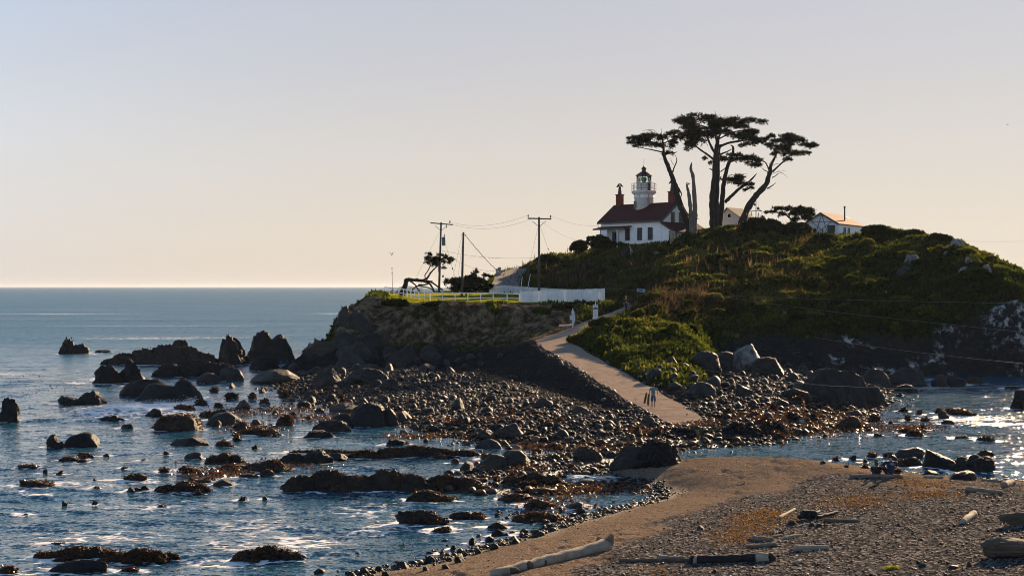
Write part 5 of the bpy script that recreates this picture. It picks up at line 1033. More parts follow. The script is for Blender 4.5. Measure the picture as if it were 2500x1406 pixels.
RUSTRED = simple('lantern_red', (.028, .010, .009), .5, (.055, .018, .013), 4, .2)
IRON = simple('rusty_iron', (.06, .035, .022), .7, (.16, .075, .035), 6, .4)
POLE = simple('pole_wood', (.045, .036, .03), .9, (.10, .085, .075), 3, .8, 12, stretch=(1, 1, .12))
CONC = simple('old_concrete', (.17, .16, .145), .9, (.27, .25, .225), 2.5, .7, 8)
def mat_glass(name, tint, rough=.05):
    m, t, b, o = nodes(name); b.inputs['Base Color'].default_value = rgb(tint); b.inputs['Roughness'].default_value = rough; b.inputs['Specular IOR Level'].default_value = .2; return m
PANE = mat_glass('window_glass', (.006, .010, .012))
def mat_clear():
    m, t, b, o = nodes('lantern_glass'); tr = N(t, 'ShaderNodeBsdfTransparent', i_Color=(.80, .90, .86, 1)); gl = N(t, 'ShaderNodeBsdfGlossy', i_Roughness=.03)
    fr = N(t, 'ShaderNodeFresnel', i_IOR=1.45); ms = N(t, 'ShaderNodeMixShader'); t.links.new(fr.outputs[0], ms.inputs[0]); t.links.new(tr.outputs[0], ms.inputs[1]); t.links.new(gl.outputs[0], ms.inputs[2]); t.links.new(ms.outputs[0], o.inputs[0]); return m
CLEAR = mat_clear()
def mat_tower():
    m, t, b, o = nodes('tower_white'); v = ocoord(t); z = N(t, 'ShaderNodeSeparateXYZ'); t.links.new(v, z.inputs[0])
    c = ramp(t, noise(t, 2, 6, .7, v), [(.3, (.68, .67, .64)), (.6, (.82, .82, .80))])
    st = mth(t, 'MULTIPLY', ramp(t, noise(t, 1.5, 6, .7, ocoord(t, (1.5, 1.5, .16)), .6), [(.52, 0.), (.66, 1.)]), attr(t, 'rust'))
    c = mix(t, st, c, (.32, .13, .04)); t.links.new(c, b.inputs['Base Color']); b.inputs['Roughness'].default_value = .6; return m
def window(par, x, z, w, h, wall, pane_rows=2, mat=None, name='window'):
    """wall: function (along, out, up) -> local point; frame proud of the wall, pane set in it"""
    m = MB(); fw = .11
    def bx(mb, a0, a1, o0, o1, z0, z1):
        ps = [wall(a, o_, u) for u in (z0, z1) for a, o_ in ((a0, o0), (a1, o0), (a1, o1), (a0, o1))]
        mb.add(ps, [(3, 2, 1, 0), (4, 5, 6, 7), (0, 1, 5, 4), (1, 2, 6, 5), (2, 3, 7, 6), (3, 0, 4, 7)])
    for a0, a1, z0, z1 in ((x - w / 2, x - w / 2 + fw, z, z + h), (x + w / 2 - fw, x + w / 2, z, z + h), (x - w / 2 + fw, x + w / 2 - fw, z, z + fw), (x - w / 2 + fw, x + w / 2 - fw, z + h - fw, z + h)): bx(m, a0, a1, -.02, .07, z0, z1)
    for k in range(1, pane_rows): bx(m, x - w / 2 + fw, x + w / 2 - fw, .0, .045, z + h * k / pane_rows - .025, z + h * k / pane_rows + .025)
    bx(m, x - .018, x + .018, .0, .04, z + fw, z + h - fw)
    o = m.build(name, mat or GREEN, par)
    p = MB(); bx(p, x - w / 2 + fw, x + w / 2 - fw, -.03, .015, z + fw, z + h - fw); p.build('pane', PANE, o)
    s = MB(); bx(s, x - w / 2 - .06, x + w / 2 + .06, -.02, .12, z - .08, z - .005); s.build('sill', mat or GREEN, o); return o
L_, W_, EV, RG = 13.2, 7.8, 3.75, 7.0           # house length, width, eave and ridge heights over its base
HZ0 = g1(HSE.x, HSE.y) - .15; HZ0 = min(HZ0, 16.6)
house = thing('lighthouse', 'white lighthouse cottage with dark red roof and a short lantern tower on the ridge', 'lighthouse', (HSE.x, HSE.y, HZ0), R(-45))
EV = 20.6 - HZ0; RG = 23.35 - HZ0
def F_(a, o_, z): return Vector((a, -o_, z))       # front wall: y = 0, outward -y
def G_(a, o_, z): return Vector((o_, a, z))        # gable wall: x = 0, outward +x
m = MB(); hw_ = W_ / 2
prof = [(0, 0), (W_, 0), (W_, EV), (hw_, RG - .12), (0, EV)]
m.poly([(0, y, z - (1.5 if z == 0 else 0)) for y, z in prof], (-L_, 0, 0)); m.build('wall', SIDING, house)
sl_ = (RG - EV) / hw_; ov = .45
for sgn in (0, 1):
    def rp(y): return (RG - abs(y - hw_) * sl_)
    y0 = -ov if sgn == 0 else W_ + ov; m = MB()
    m.poly([(-L_ - .4, y0, rp(y0)), (.4, y0, rp(y0)), (.4, hw_, RG), (-L_ - .4, hw_, RG)], (0, 0, .16)); ro = m.build('roof', ROOF, house)
    f = MB(); f.bar((.43, y0, rp(y0) - .06), (.43, hw_ + (.02 if sgn else -.02), RG - .06), .07, .34); f.box((-L_ / 2, y0 - (.04 if sgn == 0 else -.04), rp(y0) - .07), (L_ + .8, .07, .26)); f.build('fascia', GREEN, ro)
for lx in (-L_ + .9, -.9):
    m = MB(); m.box((lx, hw_, RG + .75), (.95, .95, 2.1)); m.box((lx, hw_, RG + 1.86), (1.12, 1.12, .14)); ch = m.build('chimney', BRICK, house)
    c = MB(); c.lathe([(.36, 0), (.30, .5), (.18, 1.35), (.18, 1.5)], 10, (lx, hw_, RG + 1.92))
    c.bar((lx - .60, hw_, RG + 3.2), (lx - .10, hw_, RG + 3.75), .42, .06, (0, 0, 1)); c.bar((lx + .60, hw_, RG + 3.2), (lx + .10, hw_, RG + 3.75), .42, .06); c.box((lx, hw_, RG + 3.74), (.3, .42, .06))
    c.build('cowl', DARKMETAL, ch)
for x in (-12.6, -7.25, -4.6, -2.35): window(house, x, .75 if x > -12 else .7, 1.0, 2.0, F_, 4)
m = MB(); m.box((-9.9, -.05, 1.1), (1.3, .09, 2.25)); dr = m.build('door', GREEN, house); p = MB(); p.box((-9.75, -.12, 1.4), (.42, .05, .9)); p.build('pane', PANE, dr); p = MB(); p.box((-10.35, -.13, 1.05), (.08, .08, .14)); p.build('handle', IRON, dr)
m = MB(); m.poly([(-13.2, -.05, 3.0), (-6.3, -.05, 3.0), (-6.6, -1.6, 2.62), (-13.5, -1.6, 2.62)], (0, 0, .14)); pr = m.build('porch_roof', ROOF, house)
f = MB(); f.box((-10.05, -1.66, 2.64), (6.95, .08, .24)); f.build('fascia', GREEN, pr)
for x in (-12.0, -8.3):
    m = MB(); m.box((x, -1.4, .9), (.16, .16, 3.5)); m.build('porch_post', WHITE if x > -12 else GREEN, house)
m = MB(); m.box((-11.2, -1.45, .8), (1.4, .1, 3.6)); m.build('porch_screen', WHITE, house)
m = MB(); m.tube([(-L_ - .45, -.42, EV - .3), (-L_ - .2, -.2, EV - 1.1), (-L_ - .06, -.06, EV - 1.4), (-L_ - .06, -.06, .2)], .05, 6); m.build('downpipe', WHITE, house)
for y in (2.9, 5.0): window(house, y, EV - .75, .95, 1.95, G_, 3)
# lean-to along the gable wall
m = MB(); m.poly([(.02, .05, -1.5), (.02, .05, EV - .75), (2.6, .05, EV - 2.15), (2.6, .05, -1.5)], (0, 7.2, 0)); m.build('lean_to_wall', SIDING, house)
m = MB(); m.poly([(.02, -.35, EV - .62), (3.1, -.35, EV - 2.33), (3.1, 9.4, EV - 2.33), (.02, 9.4, EV - .62)], (0, 0, .13)); lr = m.build('lean_to_roof', ROOF, house)
f = MB(); f.bar((.05, -.38, EV - .66), (3.1, -.38, EV - 2.36), .06, .2); f.build('fascia', GREEN, lr)
for y in (.1, 8.9):
    m = MB(); m.box((2.95, y, EV - 3.9), (.14, .14, 3.3)); m.build('porch_post', GREEN, house)
window(house, 1.0, .55, .7, 1.5, lambda a, o_, z: Vector((1.3 + a - 1.0 + .6, .03 - o_, z)), 2)
# lantern tower on the ridge
TX, TY = -L_ / 2 - .35, hw_; tb = RG - 2.6
def lathe_attr(prof, n, c):
    mb = MB(); mb.lathe(prof, n, c); return mb
zt = lambda py: CH - (py - HY) * 239.8 / F - HZ0
t0, tc_, tg, tw, tl_, td, tv, tp_ = zt(505) - 2.2, zt(483), zt(467), zt(450), zt(448), zt(430), zt(419), zt(408)
mb = lathe_attr([(1.62, t0), (1.60, tc_ - .1), (1.70, tc_ - .05), (1.70, tc_ + .12), (1.62, tc_ + .15), (1.72, tc_ + .5), (1.95, tg - .42), (2.08, tg - .38), (2.08, tg - .04), (2.12, tg), (0.05, tg)], 32, (TX, TY, 0))
tower = mb.build('tower', mat_tower(), house, True)
ra = tower.data.attributes.new('rust', 'FLOAT', 'POINT'); ra.data.foreach_set('value', [float(v.co.z > tc_ - 1.2) for v in tower.data.vertices])
mb = lathe_attr([(1.27, tg), (1.27, tl_ - .02), (1.33, tl_), (1.33, tl_ + .06), (.05, tl_ + .06)], 32, (TX, TY, 0)); wr = mb.build('watch_room', tower.data.materials[0], tower, True)
ra = wr.data.attributes.new('rust', 'FLOAT', 'POINT'); ra.data.foreach_set('value', [.5] * len(wr.data.vertices))
mb = MB(); a_ = R(-90 + 45 + 38); mb.box((TX + 1.24 * math.cos(a_), TY + 1.24 * math.sin(a_), tg + .68), (.12, .5, 1.25), Matrix.Rotation(a_, 3, 'Z')); mb.build('door', DARKMETAL, tower)
mb = MB()
for k in range(10):
    a = R(36 * k + 9); mb.tube([(TX + 2.04 * math.cos(a), TY + 2.04 * math.sin(a), tg - .02), (TX + 2.04 * math.cos(a), TY + 2.04 * math.sin(a), tg + 1.28)], .035, 6)
for zz in (.42, .85, 1.26):
    ring = [(TX + 2.04 * math.cos(R(12 * k)), TY + 2.04 * math.sin(R(12 * k)), tg + zz) for k in range(31)]; mb.tube(ring, .03, 5, False)
mb.build('gallery_railing', IRON, tower)
mb = MB()
for k in range(8):
    a0, a1 = R(45 * k + 5), R(45 * k + 50); p0 = lambda a, z: (TX + 1.2 * math.cos(a), TY + 1.2 * math.sin(a), z)
    mb.bar(p0(a0, tl_ + .06), p0(a0, td), .09, .09); mb.bar(p0(a0, tl_ + .06), p0((a0 + a1) / 2, td), .05, .05); mb.bar(p0(a1, tl_ + .06), p0((a0 + a1) / 2, td), .05, .05)
mb.build('lantern_frame', RUSTRED, tower)
mb = MB(); n8 = 16
vs = [(TX + 1.16 * math.cos(R(22.5 * k)), TY + 1.16 * math.sin(R(22.5 * k)), z) for z in (tl_ + .07, td - .01) for k in range(n8)]
mb.add(vs, [(k, (k + 1) % n8, n8 + (k + 1) % n8, n8 + k) for k in range(n8)]); mb.build('lantern_glass', CLEAR, tower)
LENS = mat_glass('lens_glass', (.05, .22, .16), .1)
mb = MB(); mb.lathe([(.18, tl_ + .07), (.22, tl_ + .2), (.40, tl_ + .3), (.44, tl_ + .6), (.40, tl_ + .95), (.2, tl_ + 1.05)], 16, (TX, TY, 0)); mb.build('lens', LENS, tower, True)
mb = MB(); mb.lathe([(1.42, td), (1.42, td + .1), (1.34, td + .14), (.95, td + .42), (.38, tv), (.36, tv + .05), (.36, tv + .42), (.48, tv + .46), (.48, tv + .54), (.28, tv + .66), (.12, tp_ + .1), (.035, tp_ + .3), (.02, tp_ + 1.35), (.0, tp_ + 1.4)], 24, (TX, TY, 0)); mb.build('lantern_roof', RUSTRED, tower, False)
def T_(ang): 
    ca, sa = math.cos(ang), math.sin(ang); return lambda a, o_, z: Vector((TX + (1.60 + o_) * ca - a * sa, TY + (1.60 + o_) * sa + a * ca, z))
window(tower, 0, zt(509), .95, 1.2, T_(R(-90 + 45 - 38 - 35)), 2)
# ---- the shed with the star
SZ0 = g1(SHD.x, SHD.y) - .1
shed = thing('shed', 'small white shed with a dark star on its gable and faded red roof', 'shed', (SHD.x, SHD.y, SZ0), R(-32))
sw, sl2 = 5.7, 12.5; ev = CH - (545.5 - HY) * SHD.y / F - SZ0; rg = CH - (520 - HY) * (SHD.y + 1) / F - SZ0
m = MB(); m.poly([(0, 0, -1.2), (-sw, 0, -1.2), (-sw, 0, ev), (-sw / 2, 0, rg - .1), (0, 0, ev)][::-1], (0, sl2, 0)); m.build('wall', SIDING, shed)
k_ = (rg - ev) / (sw / 2); o2 = .3
for sg in (0, 1):
    ye = o2 if sg == 0 else -sw - o2; ze = ev - k_ * o2; hip = 2.6
    m = MB(); m.poly([(ye, -.3, ze), (ye, sl2 + .3, ze), (-sw / 2, sl2 - hip, rg), (-sw / 2, -.3, rg)], (0, 0, .14)); rr_ = m.build('roof', ROOF2, shed)
    f = MB(); f.bar((ye, -.34, ze - .02), (-sw / 2, -.34, rg - .02), .07, .26); f.build('fascia', GREEN, rr_)
m = MB(); m.poly([(o2, sl2 + .3, ev - k_ * o2), (-sw - o2, sl2 + .3, ev - k_ * o2), (-sw / 2, sl2 - hip, rg)], (0, 0, .14)); m.build('roof', ROOF2, shed)
m = MB(); m.poly([(.2, sl2 + .31, ev - .2), (.2, sl2 + 3.5, ev - .9), (-4, sl2 + 3.5, ev - .9), (-4, sl2 + .31, ev - .2)], (0, 0, .12)); m.build('annex_roof', ROOF2, shed)
m = MB(); m.box((-2, sl2 + 1.7, (ev - .9) / 2 - .6), (4, 3.1, ev)); m.build('annex_wall', SIDING, shed)
S_ = lambda a, o_, z: Vector((-a, -o_, z)); D_ = lambda a, o_, z: Vector((o_, a, z))
m = MB(); m.box((-.72 - .45, -.04, .85), (1.25, .08, 2.15)); dd = m.build('door', GREEN, shed); p = MB(); p.box((-1.6, -.12, .85), (.07, .07, .14)); p.build('handle', IRON, dd)
m = MB(); m.box((-4.45, -.04, .95), (1.5, .07, .95)); ww = m.build('window', GREEN, shed); p = MB(); p.box((-4.45, -.08, .95), (1.26, .04, .72)); p.build('pane', PANE, ww)
m = MB(); cs_, sr = (-2.75, ev + .02), 1.72
st = [(cs_[0] + sr * 1.0 * math.sin(R(144 * k)), cs_[1] - .25 + sr * math.cos(R(144 * k)) * (1.02 if k else 1.02)) for k in range(6)]
for i, (a, b) in enumerate(zip(st[:-1], st[1:])): m.bar((a[0], -.03 - .012 * i, a[1]), (b[0], -.03 - .012 * i, b[1]), .05, .10, (0, 1, 0))
m.build('star_emblem', GREEN, shed)
for y in (2.9, 4.9): window(shed, y, .35, .95, 1.3, D_, 1)
m = MB(); m.tube([(-.9, 5.6, ev), (-.9, 5.6, rg + 1.05)], .11, 10); m.tube([(-.9, 5.6, rg + 1.05), (-.9, 5.6, rg + 1.3)], .16, 10); m.build('stove_pipe', DARKMETAL, shed)
# ---- pale outbuilding behind the cypresses
BX0 = P(1803, 557, 243); BZ0 = g1(BX0.x, BX0.y) - .2
hut = thing('outbuilding', 'plain pale outbuilding with a tan roof half hidden behind cypress trunks', 'shed', (BX0.x, BX0.y, BZ0), R(-38))
ev = CH - (528 - HY) * BX0.y / F - BZ0; rg = CH - (508 - HY) * (BX0.y + 1) / F - BZ0; sw = 3.3
m = MB(); m.poly([(0, 0, -1), (-sw, 0, -1), (-sw, 0, ev + .1), (-sw / 2 - .5, 0, rg - .1), (0, 0, ev)][::-1], (0, 5, 0)); m.build('wall', simple('pale_board', (.62, .56, .52), .8, (.54, .48, .44), 2, .3, 8, stretch=(4, 4, .3)), hut)
m = MB(); m.poly([(.35, -.3, ev - .2), (.35, 5.3, ev - .2), (-sw / 2 - .5, 5.3, rg), (-sw / 2 - .5, -.3, rg)], (0, 0, .13)); m.build('roof', ROOF3, hut)
m = MB(); m.poly([(-sw - .2, -.3, ev), (-sw - .2, 5.3, ev), (-sw / 2 - .52, 5.3, rg), (-sw / 2 - .52, -.3, rg)], (0, 0, .13)); m.build('roof', ROOF3, hut)
m = MB(); m.box((-1.75, -.04, ev + .15), (.75, .08, .8)); w2 = m.build('window', WHITE, hut); p = MB(); p.box((-1.75, -.09, ev + .15), (.56, .04, .6)); p.build('pane', PANE, w2)
# ------------------------------------------------------------------ fences
def gp(px, py, Y): p = P(px, py, Y); return Vector((p.x, p.y, g1(p.x, p.y)))
def picket(name, label, pts, h, gapf=.02, wdt=.10, tops=None):
    base = pts[0]; root = thing(name, label, 'fence', base); m = MB(); posts = []
    for (a, b) in zip(pts[:-1], pts[1:]):
        d = (b - a); L = math.hypot(d.x, d.y); n = max(2, int(L / (wdt + gapf))); u = Vector((d.x, d.y, 0)).normalized(); s = Vector((-u.y, u.x, 0))
        for i in range(n):
            q = a.lerp(b, (i + .5) / n); zg = g1(q.x, q.y); zt_ = (tops(q) if tops else zg + h) + random.uniform(-.015, .015); c = Vector((q.x - base.x, q.y - base.y, 0)); w2 = wdt / 2
            o_ = s * .012; pr = [(-w2, zg - .15), (w2, zg - .15), (w2, zt_ - .09), (0, zt_), (-w2, zt_ - .09)]
            m.poly([c + u * e + Vector((0, 0, z - base.z)) - o_ for e, z in pr], o_ * 2)
        for i in range(int(L / 2.4) + 1):
            q = a.lerp(b, min(1, i * 2.4 / L)); zg = g1(q.x, q.y); q = Vector((q.x, q.y, zg)) - base + s * .09; posts.append((q, (tops(q + base) if tops else zg + h) - zg))
    m.build('picket_panel', WHITE, root)
    for q, hh in posts: pm = MB(); pm.box(q + Vector((0, 0, hh / 2 - .15)), (.1, .1, hh + .1)); pm.build('post', WHITE, root)
    for fz in (.3, .75):
        rm = MB()
        for (q, hh), (q2, h2) in zip(posts[:-1], posts[1:]): 
            if (q2 - q).length < 3.4: rm.bar(q + Vector((0, 0, hh * fz)) , q2 + Vector((0, 0, h2 * fz)), .05, .09)
        if rm.v: rm.build('rail', WHITE, root)
    return root
fa, fb = P(1270, 740, 177.5), P(1477, 733, 181.5); 
def top_front(q):
    t = min(1, max(0, (q.x - fa.x) / (fb.x - fa.x))); return (CH - (710.5 - HY) * 177.5 / F) * (1 - t) + (CH - (703.5 - HY) * 181.5 / F) * t
picket('picket_fence', 'tall solid white picket fence on the grassy bank above the path signs', [gp(1270, 740, 177.5), gp(1375, 737, 179.5), gp(1477, 733, 181.5)], 1.5, .022, .13, top_front)
picket('picket_fence', 'grey white picket fence along the back of the lawn behind the tall pole', [gp(1195, 722, 209), gp(1330, 724, 203), gp(1470, 730, 193)], 1.25, .06, .09)
picket('picket_fence', 'shaded picket fence behind the fallen cypress at the seaward side', [gp(975, 716, 226), gp(1030, 714, 229), gp(1085, 716, 228)], 1.15, .06, .09)
rl = [gp(940, 717, 214), gp(985, 725, 199), gp(1022, 735, 184), gp(1050, 737, 181)] + [gp(x, 738.5, 178.5) for x in (1080, 1111, 1142, 1173, 1204, 1238, 1268)]
fine_ = []
for a, b in zip(rl[:3], rl[1:4]):
    k_ = 4 if (a - b).length > 12 else 2
    fine_ += [a.lerp(b, i / k_) for i in range(k_)]
fine_ += rl[3:]; fine_ = [Vector((q.x, q.y, g1(q.x, q.y))) for q in fine_]
root = thing('rail_fence', 'low white post and rail fence along the bluff edge of the lawn', 'fence', fine_[0]); b0 = fine_[0]
for q in fine_: m = MB(); m.box(q - b0 + Vector((0, 0, .47)), (.13, .13, 1.25)); m.build('post', WHITE, root)
for zz, hh in ((1.06, .13), (.48, .10)):
    for q, q2 in zip(fine_[:-1], fine_[1:]): m = MB(); m.bar(q - b0 + Vector((0, -.09, zz)), q2 - b0 + Vector((0, -.09, zz)), .05, hh); m.build('rail', WHITE, root)
# ------------------------------------------------------------------ utility poles
def pole(label, px, top, Y, r=.17, arm=None, lean=0, extra=None):
    p = P(px, 700, Y); z0 = g1(p.x, p.y); h = CH - (top - HY) * Y / F - z0; root = thing('utility_pole', label, 'utility pole', (p.x, p.y, z0))
    m = MB(); m.tube([(-lean, 0, -.5), (-lean * .5, 0, h / 2), (0, 0, h)], [r * 1.15, r, r * .82], 10); m.build('post', POLE, root, True)
    k = Y / F
    if arm:
        x0, x1, y0, y1 = arm; m = MB(); A = ((x0 - px) * k, -.2, (top - y0) * k + h); B = ((x1 - px) * k, -.2, (top - y1) * k + h); m.bar(A, B, .14, .17); m.build('crossarm', POLE, root)
        for s in (-1, 1): m = MB(); m.bar((s * .95, -.18, h - .55), (s * .08, -.18, h - 1.25), .04, .06); m.build('brace', DARKMETAL, root)
    for e in extra or []: e(root, h, k)
    return root, Vector((p.x, p.y, z0)), h
INSUL = simple('insulator', (.06, .045, .04), .25, (.09, .07, .06), 3, 0)
def insul(dx, dz): 
    def f(root, h, k): m = MB(); m.lathe([(.03, 0), (.03, .14), (.11, .16), (.12, .24), (.06, .3), (.1, .34), (.04, .42)], 10, (dx, -.2, h + dz)); m.build('insulator', INSUL, root, True)
    return f
def transformer(root, h, k):
    m = MB(); m.lathe([(.05, h - 3.65), (.27, h - 3.62), (.29, h - 3.5), (.29, h - 2.45), (.31, h - 2.42), (.31, h - 2.36), (.05, h - 2.28)], 14, (.40, -.15, 0)); t_ = m.build('transformer', simple('transformer_grey', (.10, .12, .14), .5, (.14, .16, .18), 3, .1), root, True)
    m = MB(); m.lathe([(.05, h - 2.3), (.07, h - 2.1), (.04, h - 2.0), (.07, h - 1.9), (.03, h - 1.8)], 8, (.55, -.15, 0)); m.build('bushing', INSUL, t_, True)
    m = MB(); m.box((.25, -.15, h - 2.9), (.2, .1, .5)); m.build('bracket', DARKMETAL, root)
def conduit(root, h, k): m = MB(); m.tube([(-.12, -.1, 0), (-.2, -.1, h - 8.4), (-.42, -.1, h - 7.6), (-.42, -.1, h - 5.7), (-.3, -.1, h - 5.3)], .045, 6); m.build('conduit', DARKMETAL, root); m = MB(); m.box((.3, -.1, h - 9.4 + 1.0), (.26, .2, .36)); m.build('meter_box', CONC, root)
def hanger(root, h, k): m = MB(); m.tube([(.8, -.2, h - .4), (.85, -.2, h - .9)], [.07, .05], 6); m.tube([(1.3, -.2, h - .2), (1.32, -.2, h + .15)], .05, 6); m.build('cutout_switch', INSUL, root)
poA = pole('tall utility pole with crossarm and a grey transformer, farthest left', 1077, 543, 222, .17, (1051, 1106, 544.5, 549), .35, [transformer, conduit, hanger, insul(1.4, -.1)])
poB = pole('bare utility pole without crossarm, shortest of the three', 1131.5, 567, 196, .16, None, .25, [lambda root, h, k: (lambda m: (m.bar((-.35, -.1, h - .32), (.35, -.1, h - .32), .07, .08), m.build('bolt_arm', DARKMETAL, root)))(MB())])
poC = pole('tall utility pole with a level crossarm and two insulators, behind the tall fence', 1316, 530, 192, .165, (1288, 1346, 533.5, 535), 0, [insul(-1.45, -.1), insul(1.55, -.18)])
WIRE = simple('wire', (.03, .03, .03), .9, None, 1, 0, spec=.02); ROPE = simple('pale_cable', (.30, .27, .23), .7, (.22, .2, .17), 6, 0); WIRE2 = simple('pale_wire', (.16, .15, .14), .5, None, 1, 0)
def guy(root, o_, pts, r=.012, node=None):
    m = MB(); q = [Vector(p) - o_ for p in pts]; m.tube(q, r, 5); g_ = m.build('guy_wire', WIRE, root)
    if node is not None: c = q[0].lerp(q[1], node); d = (q[1] - q[0]).normalized() * .22; m = MB(); m.tube([c - d, c, c + d], [.04, .1, .04], 6); m.build('strain_insulator', INSUL, g_)
def on(px, py, Y): p = P(px, py, Y); return Vector((p.x, p.y, g1(p.x, p.y)))
rA, oA, hA = poA; rB, oB, hB = poB; rC, oC, hC = poC
guy(rA, oA, [oA + Vector((0, 0, hA - 1)), on(995, 690, 224)], .012, .48); guy(rA, oA, [oA + Vector((.3, 0, hA - 2)), on(1124, 676, 224)], .014, .55)
guy(rB, oB, [oB + Vector((-.2, 0, hB - .4)), on(1096, 680, 201)]); guy(rB, oB, [oB + Vector((0, 0, hB - .5)), on(1112, 690, 206)])
guy(rC, oC, [oC + Vector((0, 0, hC - .8)), on(1285, 660, 226)], .013, .93); guy(rC, oC, [oC + Vector((0, 0, hC - .8)), on(1352, 622, 232)], .013, .58)
def span(name, label, a, b, sag, r, mat, cat='cable', wob=0):
    pts = []; rr = random.Random(len(label))
    for i in range(41):
        t = i / 40; q = a.lerp(b, t); q.z -= sag * 4 * t * (1 - t); 
        if 0 < i < 40 and wob: q += Vector((rr.uniform(-wob, wob), 0, rr.uniform(-wob, wob)))
        pts.append(q)
    m = MB(); m.tube([p - a for p in pts], r, 5); o = m.build(name, mat, None, True, a); return tag(o, label, cat)
tA = oA + Vector((.9, -.2, hA - .15)); tC = oC + Vector((-1.45, -.2, hC + .25)); tC2 = oC + Vector((1.5, -.2, hC + .2))
span('power_line', 'upper of the two thin power lines joining the crossarms', tA + Vector((.6, 0, .1)), tC, .9, .012, WIRE)
span('power_line', 'lower of the two thin power lines joining the crossarms', tA + Vector((.5, 0, -.1)), oC + Vector((-.6, -.2, hC - .1)), 1.1, .012, WIRE)
span('power_line', 'straight wire low between left pole and hillside pole', P(1080, 612, 222), P(1314, 629, 192), .5, .014, WIRE)
span('power_line', 'drooping wire low between left pole and hillside pole', P(1080, 612, 222), P(1314, 631, 192), 2.4, .014, WIRE)
span('power_line', 'upper service wire from hillside pole to the house', tC2, P(1462, 551, 240), .5, .010, WIRE)
span('power_line', 'lower service wire from hillside pole to the house', oC + Vector((.3, 0, hC - .6)), P(1466, 585, 240), 1.2, .010, WIRE)
pil = P(1217, 664, 236); pil.z = g1(pil.x, pil.y)
span('cable', 'thick dark wavy cable from the bare pole down to the stone pillar', oB + Vector((.2, 0, hB - .35)), P(1213, 661, 212), .15, .04, WIRE, 'cable', .05)
span('cable', 'pale cable swooping down from above the fence to the right shore', P(1213, 661, 212), P(1640, 885, 128), .9, .028, ROPE, 'cable', .05)
span('cable', 'pale cable stretched low across the boulders to the right inlet', P(1640, 885, 128), P(2540, 938, 84), 1.0, .020, ROPE, 'cable', .03)
span('cable', 'highest pale wire crossing in front of the dark hillside', P(1478, 703, 188), P(2560, 741, 100), .35, .012, WIRE2)
span('cable', 'middle pale wire crossing in front of the dark hillside', P(1640, 706, 175), P(2560, 816, 100), .3, .014, WIRE2)
span('cable', 'lowest pale wire crossing in front of the dark cliff', P(1985, 823, 150), P(2560, 893, 100), .2, .010, WIRE2)
span('power_line', 'thin line leaving the rock on the right skyline', P(2352, 589, 194), P(2620, 586, 170), .1, .012, WIRE2)
# ------------------------------------------------------------------ signs and small structures
def text(body, size, loc, par, mat, rot=(R(90), 0, 0)):
    c = bpy.data.curves.new('lettering', 'FONT'); c.body = body; c.size = size; c.align_x = 'CENTER'; c.extrude = .002
    tmp = bpy.data.objects.new('t', c); COL.objects.link(tmp); dg = bpy.context.evaluated_depsgraph_get(); me = bpy.data.meshes.new_from_object(tmp.evaluated_get(dg)); bpy.data.objects.remove(tmp)
    o = link('lettering', me, mat, par, loc); o.rotation_euler = rot; return o
INK = simple('ink', (.02, .022, .03), .6, None, 1, 0); BLUE = simple('sign_blue', (.02, .10, .22), .5, (.015, .08, .2), 2, 0); SIGNW = simple('sign_white', (.74, .75, .76), .5, (.66, .67, .69), 3, 0); GREYINK = simple('grey_ink', (.36, .38, .42), .6, (.46, .48, .5), 4, 0)
def ink_rows(par, x0, x1, z0, z1, rows, seed, y=-.045):
    r = random.Random(seed); m = MB()
    for i in range(rows):
        z = z1 - (i + .5) * (z1 - z0) / rows; x = x0
        while x < x1 - .02: l = r.uniform(.05, .14); e = min(x1, x + l); m.box(((x + e) / 2, y, z), (e - x, .004, (z1 - z0) / rows * .42)); x = e + r.uniform(.02, .05)
    m.build('printed_lines', GREYINK, par)
k_ = 166 / F; sp = P(1454, 787, 164); sz = g1(sp.x, sp.y); S1 = thing('sign', 'tall white sign with a blue sea picture at its top beside the path', 'sign', (sp.x, sp.y, sz)); k_ = 164 / F
def zz_(py): return CH - (py - HY) * 164 / F - sz
def xx_(px): return (px - 1454) * k_
m = MB(); m.box((xx_(1454), .03, zz_(765)), (.1, .1, 2 * (zz_(743) - zz_(765)) + .5)); m.build('post', WHITE, S1)
m = MB(); m.box((xx_(1453.7), -.02, (zz_(744) + zz_(775)) / 2), (12.6 * k_, .04, zz_(744) - zz_(775))); bd = m.build('board', SIGNW, S1)
m = MB(); m.box((xx_(1453.7), -.044, (zz_(751.2) + zz_(755)) / 2), (12 * k_, .006, zz_(751.2) - zz_(755))); m.build('sea_picture', BLUE, bd)
m = MB(); m.poly([(xx_(1451.2), -.05, zz_(752)), (xx_(1456), -.05, zz_(752)), (xx_(1455), -.05, zz_(749.2)), (xx_(1453), -.05, zz_(749.8))], (0, .006, 0)); m.build('island_picture', INK, bd)
ink_rows(bd, xx_(1448.6), xx_(1459), zz_(774), zz_(756.5), 16, 4); m = MB(); m.box((xx_(1451.3), -.045, zz_(746.3)), (4.4 * k_, .004, .06)); m.box((xx_(1457), -.045, zz_(746.3)), (3.6 * k_, .004, .06)); m.build('heading', INK, bd)
m = MB(); m.box((xx_(1449), -.03, (zz_(774.6) + zz_(780)) / 2), (5.2 * k_, .03, zz_(774.6) - zz_(780))); m.build('small_board', SIGNW, S1); m = MB(); m.box((xx_(1456.2), -.035, (zz_(775.6) + zz_(784)) / 2), (9 * k_, .03, zz_(775.6) - zz_(784))); b2 = m.build('small_board', SIGNW, S1); ink_rows(b2, xx_(1452.5), xx_(1460), zz_(784), zz_(776), 5, 6, -.055)
m = MB(); m.box((xx_(1453.6), -.03, (zz_(785) + zz_(792)) / 2), (3.2 * k_, .03, zz_(785) - zz_(792))); m.build('small_board', SIGNW, S1)
